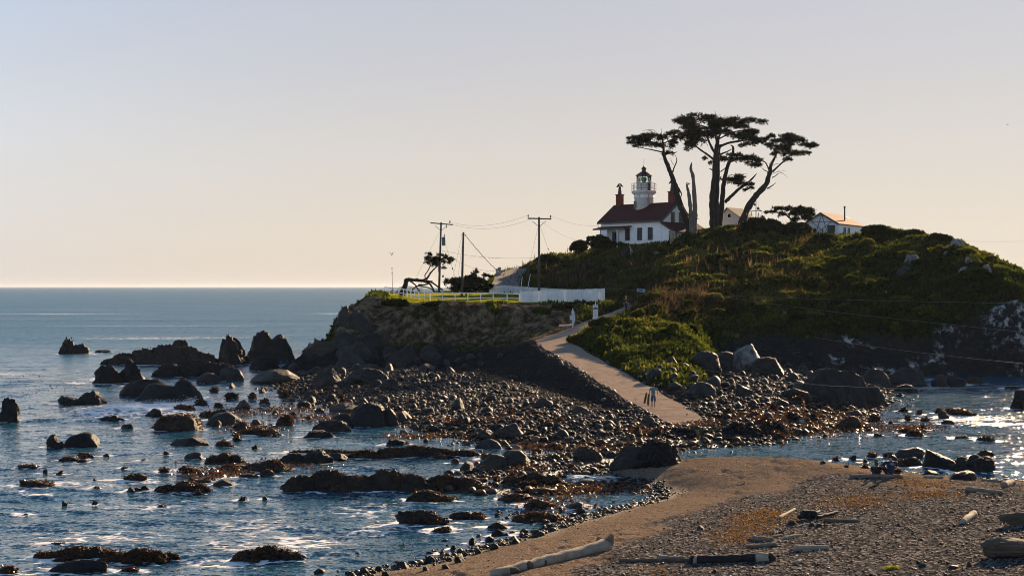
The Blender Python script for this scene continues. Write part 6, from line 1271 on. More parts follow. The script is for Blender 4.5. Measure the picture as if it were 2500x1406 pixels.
sp2 = P(1398.5, 793, 161.8); sz2 = g1(sp2.x, sp2.y); S2_ = thing('sign', 'stack of small white notices on a post beside the white barrier arm', 'sign', (sp2.x, sp2.y, sz2)); k2 = 161.8 / F
z2 = lambda py: CH - (py - HY) * 161.8 / F - sz2; x2 = lambda px: (px - 1398.5) * k2
m = MB(); m.box((0, .03, z2(776)), (.1, .1, z2(759) - z2(793) + .6)); m.build('post', WHITE, S2_)
for a0, a1, y0, y1 in ((1395.3, 1401.8, 759, 769), (1395.6, 1403, 764, 771), (1391, 1403.8, 770.3, 781), (1396, 1403, 781.2, 788), (1396.2, 1400.5, 788.2, 792)):
    m = MB(); m.box(((x2(a0) + x2(a1)) / 2, -.03 - random.uniform(0, .03), (z2(y0) + z2(y1)) / 2), (x2(a1) - x2(a0), .025, z2(y0) - z2(y1))); bb = m.build('notice', SIGNW, S2_); ink_rows(bb, x2(a0) + .04, x2(a1) - .04, z2(y1), z2(y0), 4, int(a0), -.1)
ba, bb_ = P(1365, 795, 161), P(1395, 792.3, 162.5); zg = g1((ba.x + bb_.x) / 2, ba.y); B1 = thing('barrier', 'low white barrier arm at the foot of the bank beside the notices', 'barrier', (ba.x, ba.y, zg))
o_ = Vector((ba.x, ba.y, zg)); m = MB(); m.bar(ba - o_, bb_ - o_, .1, .14); m.build('arm', WHITE, B1)
for t_ in (.15, .95): q = ba.lerp(bb_, t_); m = MB(); m.box((q.x - o_.x, q.y - o_.y + .1, (q.z - zg) / 2 - .2), (.1, .1, max(.3, q.z - zg + .5))); m.build('post', POLE, B1)
ip = P(1565, 738, 184); iz = g1(ip.x, ip.y); I1 = thing('information_panel', 'slanted blue grey information panel on two wooden legs at the path bend', 'sign', (ip.x, ip.y, iz)); ki = 184 / F; pz = CH - (709 - HY) * 184 / F - iz
m = MB(); m.box((0, 0, pz), (1.05, .72, .05), Matrix.Rotation(R(32), 3, 'X') @ Matrix.Rotation(R(-12), 3, 'Z')); pn = m.build('panel', simple('panel_grey', (.34, .38, .42), .5, (.28, .32, .36), 5, .1), I1); m = MB(); m.box((-.05, -.02, pz + .045), (.6, .42, .01), Matrix.Rotation(R(32), 3, 'X') @ Matrix.Rotation(R(-12), 3, 'Z')); m.build('picture', BLUE, pn)
for x in (-.42, .42): m = MB(); m.box((x, .05, pz / 2 - .2), (.12, .12, pz + .3)); m.build('leg', POLE, I1)
m = MB(); W1 = pil - Vector((0, 0, .2)); rng_ = random.Random(3); PL = thing('stone_pillar', 'short stone pillar at the top of the gravel road on the skyline', 'pillar', W1)
h_ = CH - (656 - HY) * 236 / F - W1.z
for i in range(4): m.box((rng_.uniform(-.03, .03), 0, h_ * (i + .5) / 4), (.85 + rng_.uniform(-.06, .06), .8, h_ / 4 - .02))
m.box((.16, 0, h_ + .12), (.5, .7, .26)); m.build('pillar_shaft', CONC, PL)
def stake(label, px, top, base, Y, r=.04, mat=None, dx=0):
    p = P(px, base, Y); z = g1(p.x, p.y); zt_ = CH - (top - HY) * Y / F; m = MB(); m.tube([(0, 0, -.3), (dx * .5, 0, (zt_ - z) * .5), (dx, 0, zt_ - z)], [r, r * .9, r * .8], 6); return tag(m.build('stake', mat or WHITE, None, False, (p.x, p.y, z)), label, 'post')
stake('thin leaning white stake at the foot of the hill, taller and right of its pair', 1287, 669, 694, 214, .05, WHITE, .5); stake('thin white stake at the foot of the hill, left one of its pair', 1271, 675, 697, 212, .05, WHITE, .25)
wm = P(957, 716, 216); wz = g1(wm.x, wm.y); WM = thing('weather_mast', 'slim instrument mast at the seaward end of the rail fence', 'mast', (wm.x, wm.y, wz)); hm_ = CH - (655 - HY) * 216 / F - wz
m = MB(); m.tube([(.1, 0, -.2), (0, 0, hm_)], .035, 6); m.build('mast_tube', DARKMETAL, WM); m = MB(); m.box((0, 0, hm_), (.22, .1, .1)); m.box((.02, 0, hm_ - .75), (.14, .12, .22)); m.build('sensor', DARKMETAL, WM)
st_ = P(1641, 581, 226); zs = g1(st_.x, st_.y); m = MB(); m.tube([(.05, 0, -.3), (0, 0, .9), (-.08, 0, 1.5), (.05, 0, 1.9)], [.42, .36, .40, .38], 10); tag(m.build('carved_stump', simple('pale_wood', (.22, .17, .12), .9, (.34, .27, .19), 4, .8, 10, stretch=(1, 1, .2)), None, True, (st_.x, st_.y, zs)), 'upright weathered log stump in front of the house corner', 'stump')
sl3 = P(1521, 598, 228); zs = g1(sl3.x, sl3.y); V, Fc = rock_mesh('standing_stone', 4242, .95, .6, 2.3, 'round', 4, .05); so_ = link('standing_stone', mesh_np('standing_stone', V, Fc), RM['grey'], None, (sl3.x, sl3.y, zs - .1)); so_.rotation_euler = (0, R(14), 0); tag(so_, 'leaning grey standing stone before the porch door', 'stone')
fl = P(1541, 590, 228.5); zf = g1(fl.x, fl.y); FL = thing('flag', 'small drooping striped flag on a short staff below the second window', 'flag', (fl.x, fl.y, zf)); m = MB(); m.tube([(0, 0, 0), (-.25, 0, 1.7)], .025, 6); m.build('staff', WHITE, FL)
FR = simple('flag_red', (.28, .03, .04), .8, (.33, .05, .06), 3, 0); FW = simple('flag_white', (.6, .58, .58), .8, None, 3, 0)
cl = MB(); 
for i in range(7): cl.poly([(-.24 + .06 * i, -.02 * (i % 2), 1.65 - .12 * i), (-.18 + .06 * i, .02 * (i % 2), 1.6 - .12 * i), (-.10 + .07 * i, 0, .75 - .04 * i), (-.16 + .07 * i, 0, .72 - .04 * i)], (0, .012, 0))
cl.build('cloth', FR, FL)
cw = MB()
for i in range(6): cw.poly([(-.19 + .06 * i, -.015, 1.6 - .12 * i), (-.165 + .06 * i, -.015, 1.58 - .12 * i), (-.105 + .07 * i, -.015, .8 - .04 * i), (-.13 + .07 * i, -.015, .78 - .04 * i)], (0, -.01, 0))
cw.build('stripe', FW, FL)
# mast and floats hung beside the curving cypress
mp = P(1845.5, 541, 224); mz = g1(mp.x, mp.y); MS = thing('buoy_mast', 'dark mast hung with two round floats beside the curving cypress', 'mast', (mp.x, mp.y, mz)); kk = 224 / F; q = lambda px, py: ((px - 1845.5) * kk, -.1, CH - (py - HY) * 224 / F - mz)
m = MB(); m.tube([(0, 0, -.2), q(1845.5, 486)], .06, 8); m.build('mast_pole', DARKMETAL, MS); m = MB(); m.bar(q(1834, 515.5), q(1860, 515.5), .06, .1); m.bar(q(1852, 511), q(1860, 516), .05, .08); m.bar(q(1860, 516), q(1860, 530), .05, .06); m.build('spar', POLE, MS); m = MB(); m.tube([q(1851, 490), q(1851, 506)], .012, 5); m.build('cord', WIRE, MS)
FLO = dict(orange=simple('float_orange', (.85, .10, .015), .45, (.8, .13, .03), 3, 0), white=simple('float_white', (.62, .58, .56), .6, (.5, .45, .43), 5, 0), pink=simple('float_pink', (.62, .24, .22), .6, (.52, .2, .2), 4, 0), dark=simple('float_dark', (.035, .03, .04), .6, (.06, .05, .05), 4, 0), red=simple('float_red', (.5, .05, .025), .6, (.55, .1, .03), 4, 0), teal=simple('float_teal', (.12, .26, .24), .6, (.1, .2, .2), 4, 0))
def ball(label, px, py, rpx, col, Y=223.3, long=1., group=None):
    c = P(px, py, Y); r = rpx * Y / F; m = MB(); n = 8; m.lathe([(r * math.cos(R(-90 + 180 * i / n)) * (1 if long == 1 else .9), r * long * math.sin(R(-90 + 180 * i / n))) for i in range(n + 1)], 12); root = tag(m.build('buoy', FLO[col], None, True, c), label, 'buoy', group)
    t_ = MB(); t_.tube([(0, 0, r * long * .9), (0, 0, r * long + .12)], .03, 5); t_.build('eyelet', DARKMETAL, root)
ball('bright orange ball buoy, the largest of the hanging floats', 1841.5, 538, 3.9, 'orange', 222.5)
ball('dark round float high on the left of the mast', 1842.3, 500, 3.0, 'dark'); ball('purplish dark round float on the right of the mast', 1851, 509.3, 3.6, 'dark')
for i, (lb, px, py, r_, cl_) in enumerate([('pale long float high against the curving trunk', 1831, 516, 1.7, 'white'), ('pale pink long float left on the curving trunk', 1822.5, 523, 1.5, 'pink'), ('white and pink float left of the orange ball', 1832, 534, 1.8, 'pink'), ('pink long float right of the orange ball', 1862, 538, 2.2, 'pink'),
   ('white long float under the mast spar', 1835, 522, 2.0, 'white'), ('pale float hanging from the end of the spar', 1857, 530, 1.5, 'white'), ('white float right of the mast foot', 1855, 542, 1.6, 'white'), ('teal float against the dark rock by the mast', 1866, 530, 1.4, 'teal'), ('red float low at the left of the pile', 1797, 549, 2.2, 'red'), ('orange red float low in the scrub left of the trunk foot', 1809, 551, 2.2, 'red'), ('dull grey float in the middle of the pile', 1851, 528, 1.8, 'white'), ('small pinkish float above the dull grey one', 1852, 523, 1.4, 'pink')]): ball(lb, px, py, r_, cl_, 223 + .12 * i, 1.9)
put_rock('rock', 'rock', 'dark upright rock behind the hanging floats', 1866, 548, 18, 26, 'block', 'grey', at=P(1866, 548, 225.5), dr=1)
put_rock('rock', 'rock', 'dark mossy rock heap carrying the mast of floats', 1845, 552, 40, 18, 'jag', 'grey', at=P(1845, 553, 223.6), dr=.6)
# ------------------------------------------------------------------ people
SKIN = simple('skin', (.36, .20, .14), .6, (.32, .17, .12), 3, 0)
def skin(name, chains, mat, parent=None, sub=2):
    """chains: lists of (point, radius); chains that begin at an existing point join there, so the body is one surface"""
    vs = []; rad = []; ed = []; idx = {}
    def vid(p, r):
        k = tuple(round(c, 3) for c in p)
        if k not in idx: idx[k] = len(vs); vs.append(p); rad.append(r)
        return idx[k]
    for ch in chains:
        ids = [vid(p, r) for p, r in ch]; ed += [(a, b) for a, b in zip(ids[:-1], ids[1:])]
    me = bpy.data.meshes.new(name); me.from_pydata(vs, ed, []); o = link(name, me, mat, parent)
    md = o.modifiers.new('skin', 'SKIN'); md.use_smooth_shade = True; md.branch_smoothing = .6; sv_ = me.skin_vertices[0].data
    for i, r in enumerate(rad): sv_[i].radius = (r, r) if not hasattr(r, '__len__') else r
    seen = set(); adj = {i: [] for i in range(len(vs))}
    for a, b in ed: adj[a].append(b); adj[b].append(a)
    for i in range(len(vs)):
        if i in seen: continue
        sv_[i].use_root = True; stk = [i]
        while stk:
            j = stk.pop()
            if j in seen: continue
            seen.add(j); stk += adj[j]
    sb = o.modifiers.new('sub', 'SUBSURF'); sb.levels = sub; sb.render_levels = sub
    dg = bpy.context.evaluated_depsgraph_get(); me2 = bpy.data.meshes.new_from_object(o.evaluated_get(dg)); o.modifiers.clear(); o.data = me2
    me2.polygons.foreach_set('use_smooth', [True] * len(me2.polygons))
    if not me2.materials: me2.materials.append(mat)
    bpy.data.meshes.remove(me); return o
def lerp(a, b, t): return tuple(a[i] + (b[i] - a[i]) * t for i in range(3))
def hand(chains, wrist, d, side, curl=.35):
    """palm, four unequal bent fingers and a thumb from the side of the palm"""
    d = Vector(d).normalized(); s = Vector(side).normalized(); n = d.cross(s).normalized(); w_ = Vector(wrist); palm = w_ + d * .085
    chains.append([(tuple(w_), .027), (tuple(w_ + d * .045), (.04, .018)), (tuple(palm), (.042, .016))])
    for i, L in enumerate((.062, .075, .070, .055)):
        b = palm + s * (.03 - .02 * i) - d * .01; k1 = b + (d + n * curl * .4).normalized() * L * .55; k2 = k1 + (d + n * curl * 1.4).normalized() * L * .5
        chains.append([(tuple(palm - d * .02 + s * (.02 - .013 * i)), .011), (tuple(b), .0105), (tuple(k1), .0095), (tuple(k2), .008)])
    tb = w_ + d * .03 + s * .03; chains.append([(tuple(w_ + d * .02 + s * .012), .013), (tuple(tb + s * .02), .012), (tuple(tb + s * .035 + d * .035), .010), (tuple(tb + s * .03 + d * .06 + n * .01), .009)])
def person(label, loc, rz, J, shirt, lower, hair, hair_len=.1, shoes=None, sleeve=.5, leg_cover=.55, scale=1, legmat=None):
    """J: joint table of the pose in metres, figure facing +y before rz"""
    root = thing('person', label, 'person', loc, rz); root.scale = (scale,) * 3
    pel, chest, neck, head = J['pelvis'], J['chest'], J['neck'], J['head']; mid = lerp(pel, chest, .5); ch = []
    ch.append([(pel, (.15, .105)), (mid, (.125, .092)), (chest, (.155, .10)), (neck, .055), (lerp(neck, head, .45), .06), (head, (.078, .095)), (tuple(Vector(head) + (Vector(head) - Vector(neck)).normalized() * .09), (.062, .075))])
    for s in 'LR':
        sh, el, wr = J['sh' + s], J['el' + s], J['wr' + s]; hp, kn, an = J['hip' + s], J['kn' + s], J['an' + s]; toe = J['toe' + s]
        ch.append([(chest, (.155, .10)), (sh, .058), (lerp(sh, el, .5), .047), (el, .038), (lerp(el, wr, .5), .034), (wr, .026)])
        ch.append([(pel, (.15, .105)), (hp, .088), (lerp(hp, kn, .5), .074), (kn, .054), (lerp(kn, an, .4), .052), (an, .037), (lerp(an, toe, .4), .038), (toe, .028)])
        dv = Vector(wr) - Vector(el); hand(ch, wr, dv, Vector((-.3 if s == 'R' else .3, 1, 0)))
    body = skin('body', ch, SKIN, root)
    hv = Vector(head); up = (hv - Vector(neck)).normalized(); fw = Vector(J.get('face', (0, 1, 0))).normalized(); rt = fw.cross(up).normalized(); mb = MB()
    def el_(c, r, mb): mb.lathe([(r[0] * math.cos(R(-90 + 30 * i)), r[1] * math.sin(R(-90 + 30 * i))) for i in range(7)], 8, c)
    for sx_ in (-1, 1): el_(hv + up * .03 + fw * .085 + rt * .032 * sx_, (.012, .010), mb)
    mb.build('eyes', INK, body, True); mb = MB(); mb.tube([hv + up * .035 + fw * .088, hv + up * .0 + fw * .112, hv - up * .008 + fw * .09], [.008, .015, .01], 6); mb.tube([hv - up * .035 + fw * .088 - rt * .025, hv - up * .038 + fw * .094, hv - up * .035 + fw * .088 + rt * .025], .007, 5)
    for sx_ in (-1, 1): el_(hv + up * .01 + rt * .083 * sx_, (.014, .03), mb)
    mb.build('face', SKIN, body, True)
    # hair as its own cap, clothes as close shells over the body
    hc = [[(tuple(hv + up * .045 - fw * .02), (.094, .10)), (tuple(hv + up * .115 - fw * .012), (.07, .08))], [(tuple(hv + up * .045 - fw * .02), (.094, .10)), (tuple(hv - up * .01 - fw * .055), (.075, .05)), (tuple(hv - up * hair_len - fw * .06), (.05, .035))]]
    skin('hair', hc, hair, root)
    g = .016; top = [[(lerp(pel, mid, -.1), (.16 + g, .112 + g)), (mid, (.13 + g, .10 + g)), (chest, (.158 + g, .105 + g)), (lerp(chest, neck, .8), .065)]]
    for s in 'LR': sh, el, wr = J['sh' + s], J['el' + s], J['wr' + s]; top.append([(chest, (.158 + g, .105 + g)), (sh, .062 + g), (lerp(sh, el, .5), .052 + g)] + ([(el, .044 + g), (lerp(el, wr, .9), .034 + g)] if sleeve > .6 else [(lerp(sh, el, .7), .054 + g)]))
    skin('shirt', top, shirt, root)
    pants = [[(lerp(pel, mid, .25), (.15 + g, .105 + g)), (pel, (.155 + g, .11 + g))]]
    for s in 'LR':
        hp, kn, an = J['hip' + s], J['kn' + s], J['an' + s]; c_ = [(pel, (.155 + g, .11 + g)), (hp, .095 + g), (lerp(hp, kn, .5), .082 + g), (lerp(hp, kn, .95), .066 + g)]
        if leg_cover > .6: c_ += [(lerp(kn, an, .45), .062 + g), (lerp(kn, an, .95), .05 + g)]
        else: c_ += [(lerp(kn, an, .12), .064 + g)]
        pants.append(c_)
    skin('trousers' if leg_cover > .6 else 'shorts', pants, lower, root)
    if shoes:
        for s in 'LR': an, toe = J['an' + s], J['toe' + s]; skin('shoe', [[(lerp(an, toe, -.25), .045), (lerp(an, toe, .35), .048), (lerp(an, toe, 1.12), .036)]], shoes, root)
    return root
HAIR_B = simple('brown_hair', (.045, .02, .01), .7, (.09, .04, .02), 8, .5, 30); HAIR_Y = simple('blond_hair', (.42, .33, .20), .7, (.3, .22, .12), 8, .5, 30); HAIR_D = simple('dark_hair', (.016, .011, .008), .6, (.03, .02, .015), 8, .5, 30)
TEAL = simple('teal_cloth', (.06, .19, .19), .9, (.045, .15, .155), 5, .4); NAVY = simple('navy_cloth', (.012, .018, .045), .9, (.018, .024, .06), 5, .4); BLACK = simple('black_cloth', (.010, .010, .013), .9, (.018, .017, .02), 5, .4); DENIM = simple('denim_cloth', (.02, .05, .10), .9, (.03, .065, .12), 6, .4); GREYC = simple('grey_cloth', (.05, .05, .055), .9, (.07, .07, .075), 6, .3)
WALK = dict(pelvis=(0, 0, .90), chest=(0, .02, 1.25), neck=(0, .0, 1.42), head=(0, .03, 1.535), shL=(-.19, .0, 1.36), elL=(-.25, -.05, 1.09), wrL=(-.27, .06, .87), shR=(.19, .0, 1.36), elR=(.29, -.03, 1.13), wrR=(.30, .10, .95),
    hipL=(-.09, 0, .86), knL=(-.09, .08, .48), anL=(-.09, .06, .07), toeL=(-.10, .23, .03), hipR=(.09, 0, .86), knR=(.10, .02, .47), anR=(.10, -.14, .10), toeR=(.11, .02, .03))
pw = hit(1595, 998, 60); pw.z = near(np.array([pw.x]), np.array([pw.y]), PATHS)[1][0]
person('barefoot walker in teal shirt and blue shorts on the lower path carrying swim fins', pw, R(-8), WALK, TEAL, DENIM, HAIR_B, .06, None, .4, .4, 1.0)
FIN = simple('fin_rubber', (.02, .02, .012), .6, (.04, .035, .02), 4, .1)
for lb, dx, ln in (('dark swim fin hanging outermost from the walker hand', -.46, 1.0), ('dark swim fin hanging close to the walker leg', -.30, 1.08)):
    m = MB(); m.poly([(-.07, 0, .1), (.05, 0, .12), (.07, .02, -.25), (.09, .04, -.6), (.03, .05, -.66 * ln), (-.07, .05, -.6), (-.08, .02, -.2)], (0, .03, 0)); m.tube([(-.01, .0, .08), (-.02, .01, -.22)], [.055, .03], 8); o = m.build('swim_fin', FIN, None, False, pw + Vector((dx, .04, .92 if dx < -.4 else .84))); o.rotation_euler = (0, R(14 if dx < -.4 else 4), R(25)); tag(o, lb, 'swim fin')
m = MB(); m.tube([(0, 0, 0), (.02, 0, .22), (-.06, .03, .26)], .012, 6); pr_ = hit(1551, 981, 60); tag(m.build('bent_rod', DARKMETAL, None, False, pr_), 'short bent iron rod standing in the lower path', 'rod')
STAND = dict(WALK); STAND.update(pelvis=(0, 0, .92), elL=(-.24, -.06, 1.10), wrL=(-.26, -.02, .85), elR=(.22, .10, 1.16), wrR=(.08, .24, 1.22), head=(0, .04, 1.54), anR=(.12, -.10, .08), toeR=(.15, .06, .03))
pu = hit(1528.5, 757, 150); pu.z = near(np.array([pu.x]), np.array([pu.y]), PATHS)[1][0]
person('fair haired person in dark clothes standing on the upper path', pu, R(150), STAND, BLACK, NAVY, HAIR_Y, .10, GREYC, 1, 1, 1.0)
SIT = dict(pelvis=(0, 0, .12), chest=(0, -.02, .45), neck=(0, .03, .62), head=(0, .08, .73), shL=(-.20, .02, .55), elL=(-.30, .12, .33), wrL=(-.24, .34, .27), shR=(.20, .02, .55), elR=(.28, .14, .33), wrR=(.18, .36, .3), face=(0, 1, -.15),
    hipL=(-.10, .04, .11), knL=(-.17, .46, .40), anL=(-.14, .72, .09), toeL=(-.15, .88, .05), hipR=(.10, .04, .11), knR=(.17, .46, .38), anR=(.15, .74, .09), toeR=(.16, .9, .05))
def seat(px, py): p = hit(px, py, 45); return p
PRINT = simple('shirt_print', (.35, .37, .45), .9, None, 3, 0)
pa = seat(2175, 1163); person('seated adult in a navy shirt seen from behind at the beach edge', pa, R(6), SIT, NAVY, NAVY, HAIR_D, .04, GREYC, .4, 1, 1.16)
m = MB(); 
for i, (w_, z_) in enumerate(((.16, .63), (.2, .59), (.12, .55))): m.box((pa.x - .0 + .02 * i, pa.y - .165, pa.z + z_ - .02), (w_, .02, .018))
rp_ = m.build('shirt_print', PRINT, None); 
rp_.parent = [o for o in COL.objects if o.name.startswith('person') and (o.location - pa).length < .01][0]; rp_.matrix_parent_inverse = Matrix.LocRotScale(rp_.parent.location, rp_.parent.rotation_euler, rp_.parent.scale).inverted()
pb = seat(2140, 1165); person('seated brown haired child seen from behind at the beach edge', pb, R(-10), SIT, BLACK, NAVY, HAIR_B, .30, None, .4, .4, .82)
BSIT = dict(SIT); BSIT.update({k: (v[0], v[1], v[2] + .36) for k, v in SIT.items() if k != 'face'}); BSIT.update(knL=(-.15, .44, .50), anL=(-.14, .50, .08), toeL=(-.14, .66, .03), knR=(.15, .44, .50), anR=(.15, .54, .08), toeR=(.15, .7, .03))
ps = P(1574, 738, 180.5); ps.z = g1(ps.x, ps.y)
person('dark clothed person sitting below the slanted information panel', ps, R(75), BSIT, BLACK, NAVY, HAIR_D, .06, GREYC, 1, 1, 1.0)
m = MB(); m.box((0, 0, .40), (.42, 1.3, .06)); root = thing('bench', 'low wooden bench under the person by the information panel', 'bench', (ps.x + .03, ps.y, ps.z), R(0)); m.build('seat', POLE, root)
for y in (-.5, .5): m = MB(); m.box((0, y, .12), (.34, .08, .50)); m.build('leg', POLE, root)
# ------------------------------------------------------------------ driftwood, fire ring and small finds on the beach
DRIFT = simple('driftwood', (.24, .19, .145), .9, (.12, .09, .065), 2.2, .9, 9, stretch=(.5, 2, 2)); DRIFT_D = simple('driftwood_dark', (.055, .04, .03), .9, (.12, .088, .062), 2.2, .9, 9, stretch=(.5, 2, 2)); CHAR = simple('charred_wood', (.008, .007, .007), .85, (.018, .015, .014), 4, .9, 12); PALEW = simple('bleached_wood', (.38, .31, .23), .9, (.20, .155, .11), 3, .8, 10, stretch=(.5, 2, 2))
def log(label, ends, r0, r1, mat, parts=(), seed=0, name='driftwood_log', bend=.0, n=12, lift=.55):
    (xa, ya), (xb, yb) = ends; A = hit(xa, ya, 30); B = hit(xb, yb, 30); r = np.random.RandomState(seed + 5); k = A.y / F; pts = []; rad = []
    for i in range(n + 1):
        t = i / n; q = A.lerp(B, t); s = Vector((-(B - A).y, (B - A).x, 0)).normalized(); q = q + s * bend * math.sin(math.pi * t); rr = (r0 + (r1 - r0) * t) * k * (1 + r.normal(0, .06)); gz = g_shore(np.array([q.x]), np.array([q.y]))[0]
        pts.append(Vector((q.x, q.y, gz + rr * lift)) - A); rad.append(rr)
    m = MB(); u0 = (pts[0] - pts[1]).normalized(); u1 = (pts[-1] - pts[-2]).normalized(); m.tube([pts[0] + u0 * rad[0] * q for q in (.75, .55, .25)] + pts + [pts[-1] + u1 * rad[-1] * q for q in (.3, .7, .95)], [rad[0] * q for q in (.25, .6, .88)] + rad + [rad[-1] * q for q in (.9, .55, .2)], 14); me_o = m.build(name, mat, None, True, A)
    V = np.array([v.co[:] for v in me_o.data.vertices]); nz_ = fbm(V * np.array([2.5, 2.5, 6]) + seed, 3); c = np.array([min(pts, key=lambda p: (p - Vector(v)).length)[:] for v in V]); V = c + (V - c) * (1 + .32 * nz_[:, None]); me_o.data.vertices.foreach_set('co', V.ravel()); me_o.data.update()
    return tag(me_o, label, 'driftwood'), pts, rad, A
lg, pts, rad, A_ = log('long sunlit bleached driftwood log with a root knob at its upper end', ((1205, 1408), (1482, 1342)), 11, 17, PALEW, seed=1, n=22)
V, Fc = lump(51, 'jag', 4); kx = pts[-1]; link('root_knob', mesh_np('root_knob', V * (.22, .17, .30) + np.array(kx + Vector((.10, .05, .14))), Fc), DRIFT, lg)
V, Fc = lump(57, 'block', 3); link('root_knob', mesh_np('root_knob', V * (.13, .10, .15) + np.array(kx + Vector((-.26, .12, .16))), Fc), DRIFT, lg)
for t_, w_, h_ in ((6, .16, .20), (3, .2, .12), (9, .07, .1)):
    V, Fc = lump(60 + t_, 'block', 3); q_ = pts[t_] + Vector((.1, -rad[t_] * .9, 0)); link('branch_stub', mesh_np('branch_stub', V * (w_, w_ * .7, h_) + np.array(q_), Fc), DRIFT_D, lg)
lc, pts, rad, A_ = log('blunt ended driftwood log with a long charred black middle', ((1690, 1374), (1882, 1368)), 11, 12.5, CHAR, seed=2, n=16)
for i0, i1 in ((13, 16), (0, 1)):
    m = MB(); m.tube([pts[i] for i in range(i0, i1 + 1)] , [rad[i] * (1.12 if 0 < i < 16 else .95) for i in range(i0, i1 + 1)], 14); m.build('unburnt_end', PALEW, lc, True)
log('thin dark driftwood pole continuing left of the charred log', ((1515, 1374), (1690, 1371)), 5, 5, DRIFT_D, seed=3); log('short weathered log laid against the dark pole', ((1612, 1372), (1672, 1370)), 10, 7, DRIFT, seed=4)
log('pale tapering driftwood log right of the fire ring path', ((1942, 1344), (2022, 1341)), 9, 5, PALEW, seed=5); log('short thick stick, upper of the pair left of centre', ((1840, 1320), (1884, 1323)), 8, 6, DRIFT, seed=6); log('flat stick lower of the pair left of centre', ((1824, 1337), (1893, 1332)), 5.5, 5, DRIFT, seed=7)
log('small crooked stick beside the short thick one', ((1880, 1314), (1908, 1311)), 3, 3, DRIFT, seed=8); log('knotted sunlit stick pointing away at right of the pair', ((1916, 1318), (1954, 1308)), 5, 4, PALEW, seed=9); log('slim white sunlit stick leaning toward the fire ring', ((1902, 1268), (1940, 1246)), 4.5, 3.5, PALEW, seed=10)
log('dark half burnt log lying right of the fire ring', ((2016, 1276), (2098, 1276)), 6, 4, DRIFT_D, seed=11); log('stubby pale log end on toward the camera', ((2352, 1279), (2379, 1260)), 8, 9, PALEW, seed=12); log('grey plank like log near the right beach edge', ((2362, 1200), (2446, 1208)), 7, 5, DRIFT, seed=13); log('thin slat in front of the grey plank like log', ((2386, 1206), (2416, 1208)), 2.5, 2, PALEW, seed=14)
def hulk(label, px, py, w, h, mat, seed, rz=0):
    p = hit(px, py, 28); k = p.y / F; W, H = w * k, h * k; V, Fc = lump(seed, 'block', 5); V = V / np.abs(V).max(0); gr_ = fbm(V * np.array([1.2, 6, 6]) + seed, 4, .6)
    V = V * (1 + .22 * gr_)[:, None] * (W / 2, H * .62, H * .55) + (0, 0, H * .38); V[:, 2] += .10 * H * np.sin(V[:, 0] / W * 5 + seed)
    o = link('driftwood_log', mesh_np('driftwood_log', V, Fc), mat, None, (p.x, p.y + H * .4, p.z)); o.rotation_euler[2] = rz; return tag(o, label, 'driftwood')
hulk('big rough brown trunk cut off by the right edge', 2462, 1362, 156, 56, DRIFT_D, 71, R(-4)); hulk('weathered split log at the right edge above the big trunk', 2500, 1283, 120, 34, DRIFT_D, 83, R(3))
log('pale log the seated pair sit beside', ((2078, 1167), (2200, 1166)), 5, 5, DRIFT, seed=17)
log('short pale board by the tall faceted boulder', ((2258, 1166), (2300, 1167)), 4, 4, PALEW, seed=18); log('long thin log at the far right beach edge', ((2400, 1174), (2462, 1180)), 4, 5, DRIFT, seed=19); log('knobbly pale log end at the far right beach edge', ((2452, 1190), (2470, 1184)), 9, 9, DRIFT, seed=20); log('little pale stick low in the middle of the gravel', ((1945, 1376), (1956, 1374)), 5, 4, PALEW, seed=21); log('pale chip of wood in front of the tapering log', ((1962, 1347), (1980, 1348)), 3, 2, PALEW, seed=22); log('short pale stick right of the tapering log', ((2020, 1320), (2034, 1320)), 2.5, 2.5, PALEW, seed=23)
for i, (lb, e) in enumerate([('charred branch slanting up at the back of the fire ring', ((1972, 1270), (2000, 1256))), ('charred branch lying across the fire ring', ((1950, 1272), (2004, 1262))), ('charred branch sticking out right of the fire ring', ((1995, 1273), (2044, 1258)))]): log(lb, e, 5, 4, CHAR, seed=30 + i, lift=1.6)
log('thick charred stump in the middle of the fire ring', ((1962, 1268), (1990, 1266)), 10, 9, CHAR, seed=34, lift=1.2)
for lb, x, y, w_, h_ in [('triangular blue grey stone at the left of the fire ring', 1937, 1283, 24, 14), ('flat stone in the front of the fire ring', 1961, 1285, 16, 7), ('blocky grey stone in the front of the fire ring', 1984, 1287, 20, 13), ('upright grey stone right of the blocky one', 1998, 1287, 11, 12), ('wide low stone at the right of the fire ring', 2015, 1286, 24, 9), ('dark pointed stone alone on the left of the gravel', 1710, 1294, 18, 16), ('small grey stone near the stubby log', 2321, 1295, 12, 8), ('dark stone left in the row by the right corner', 2255, 1384, 20, 12), ('dark stones heaped in the row by the right corner', 2330, 1388, 30, 13), ('small dark stone ending the row by the right corner', 2368, 1386, 12, 14), ('small grey stone left of the charred log row', 1759, 1345, 10, 7), ('pale stone beside the charred log', 1815, 1354, 10, 8)]: put_rock('stone', 'stone', lb, x, y, w_, h_, 'block', 'grey', sub=3)
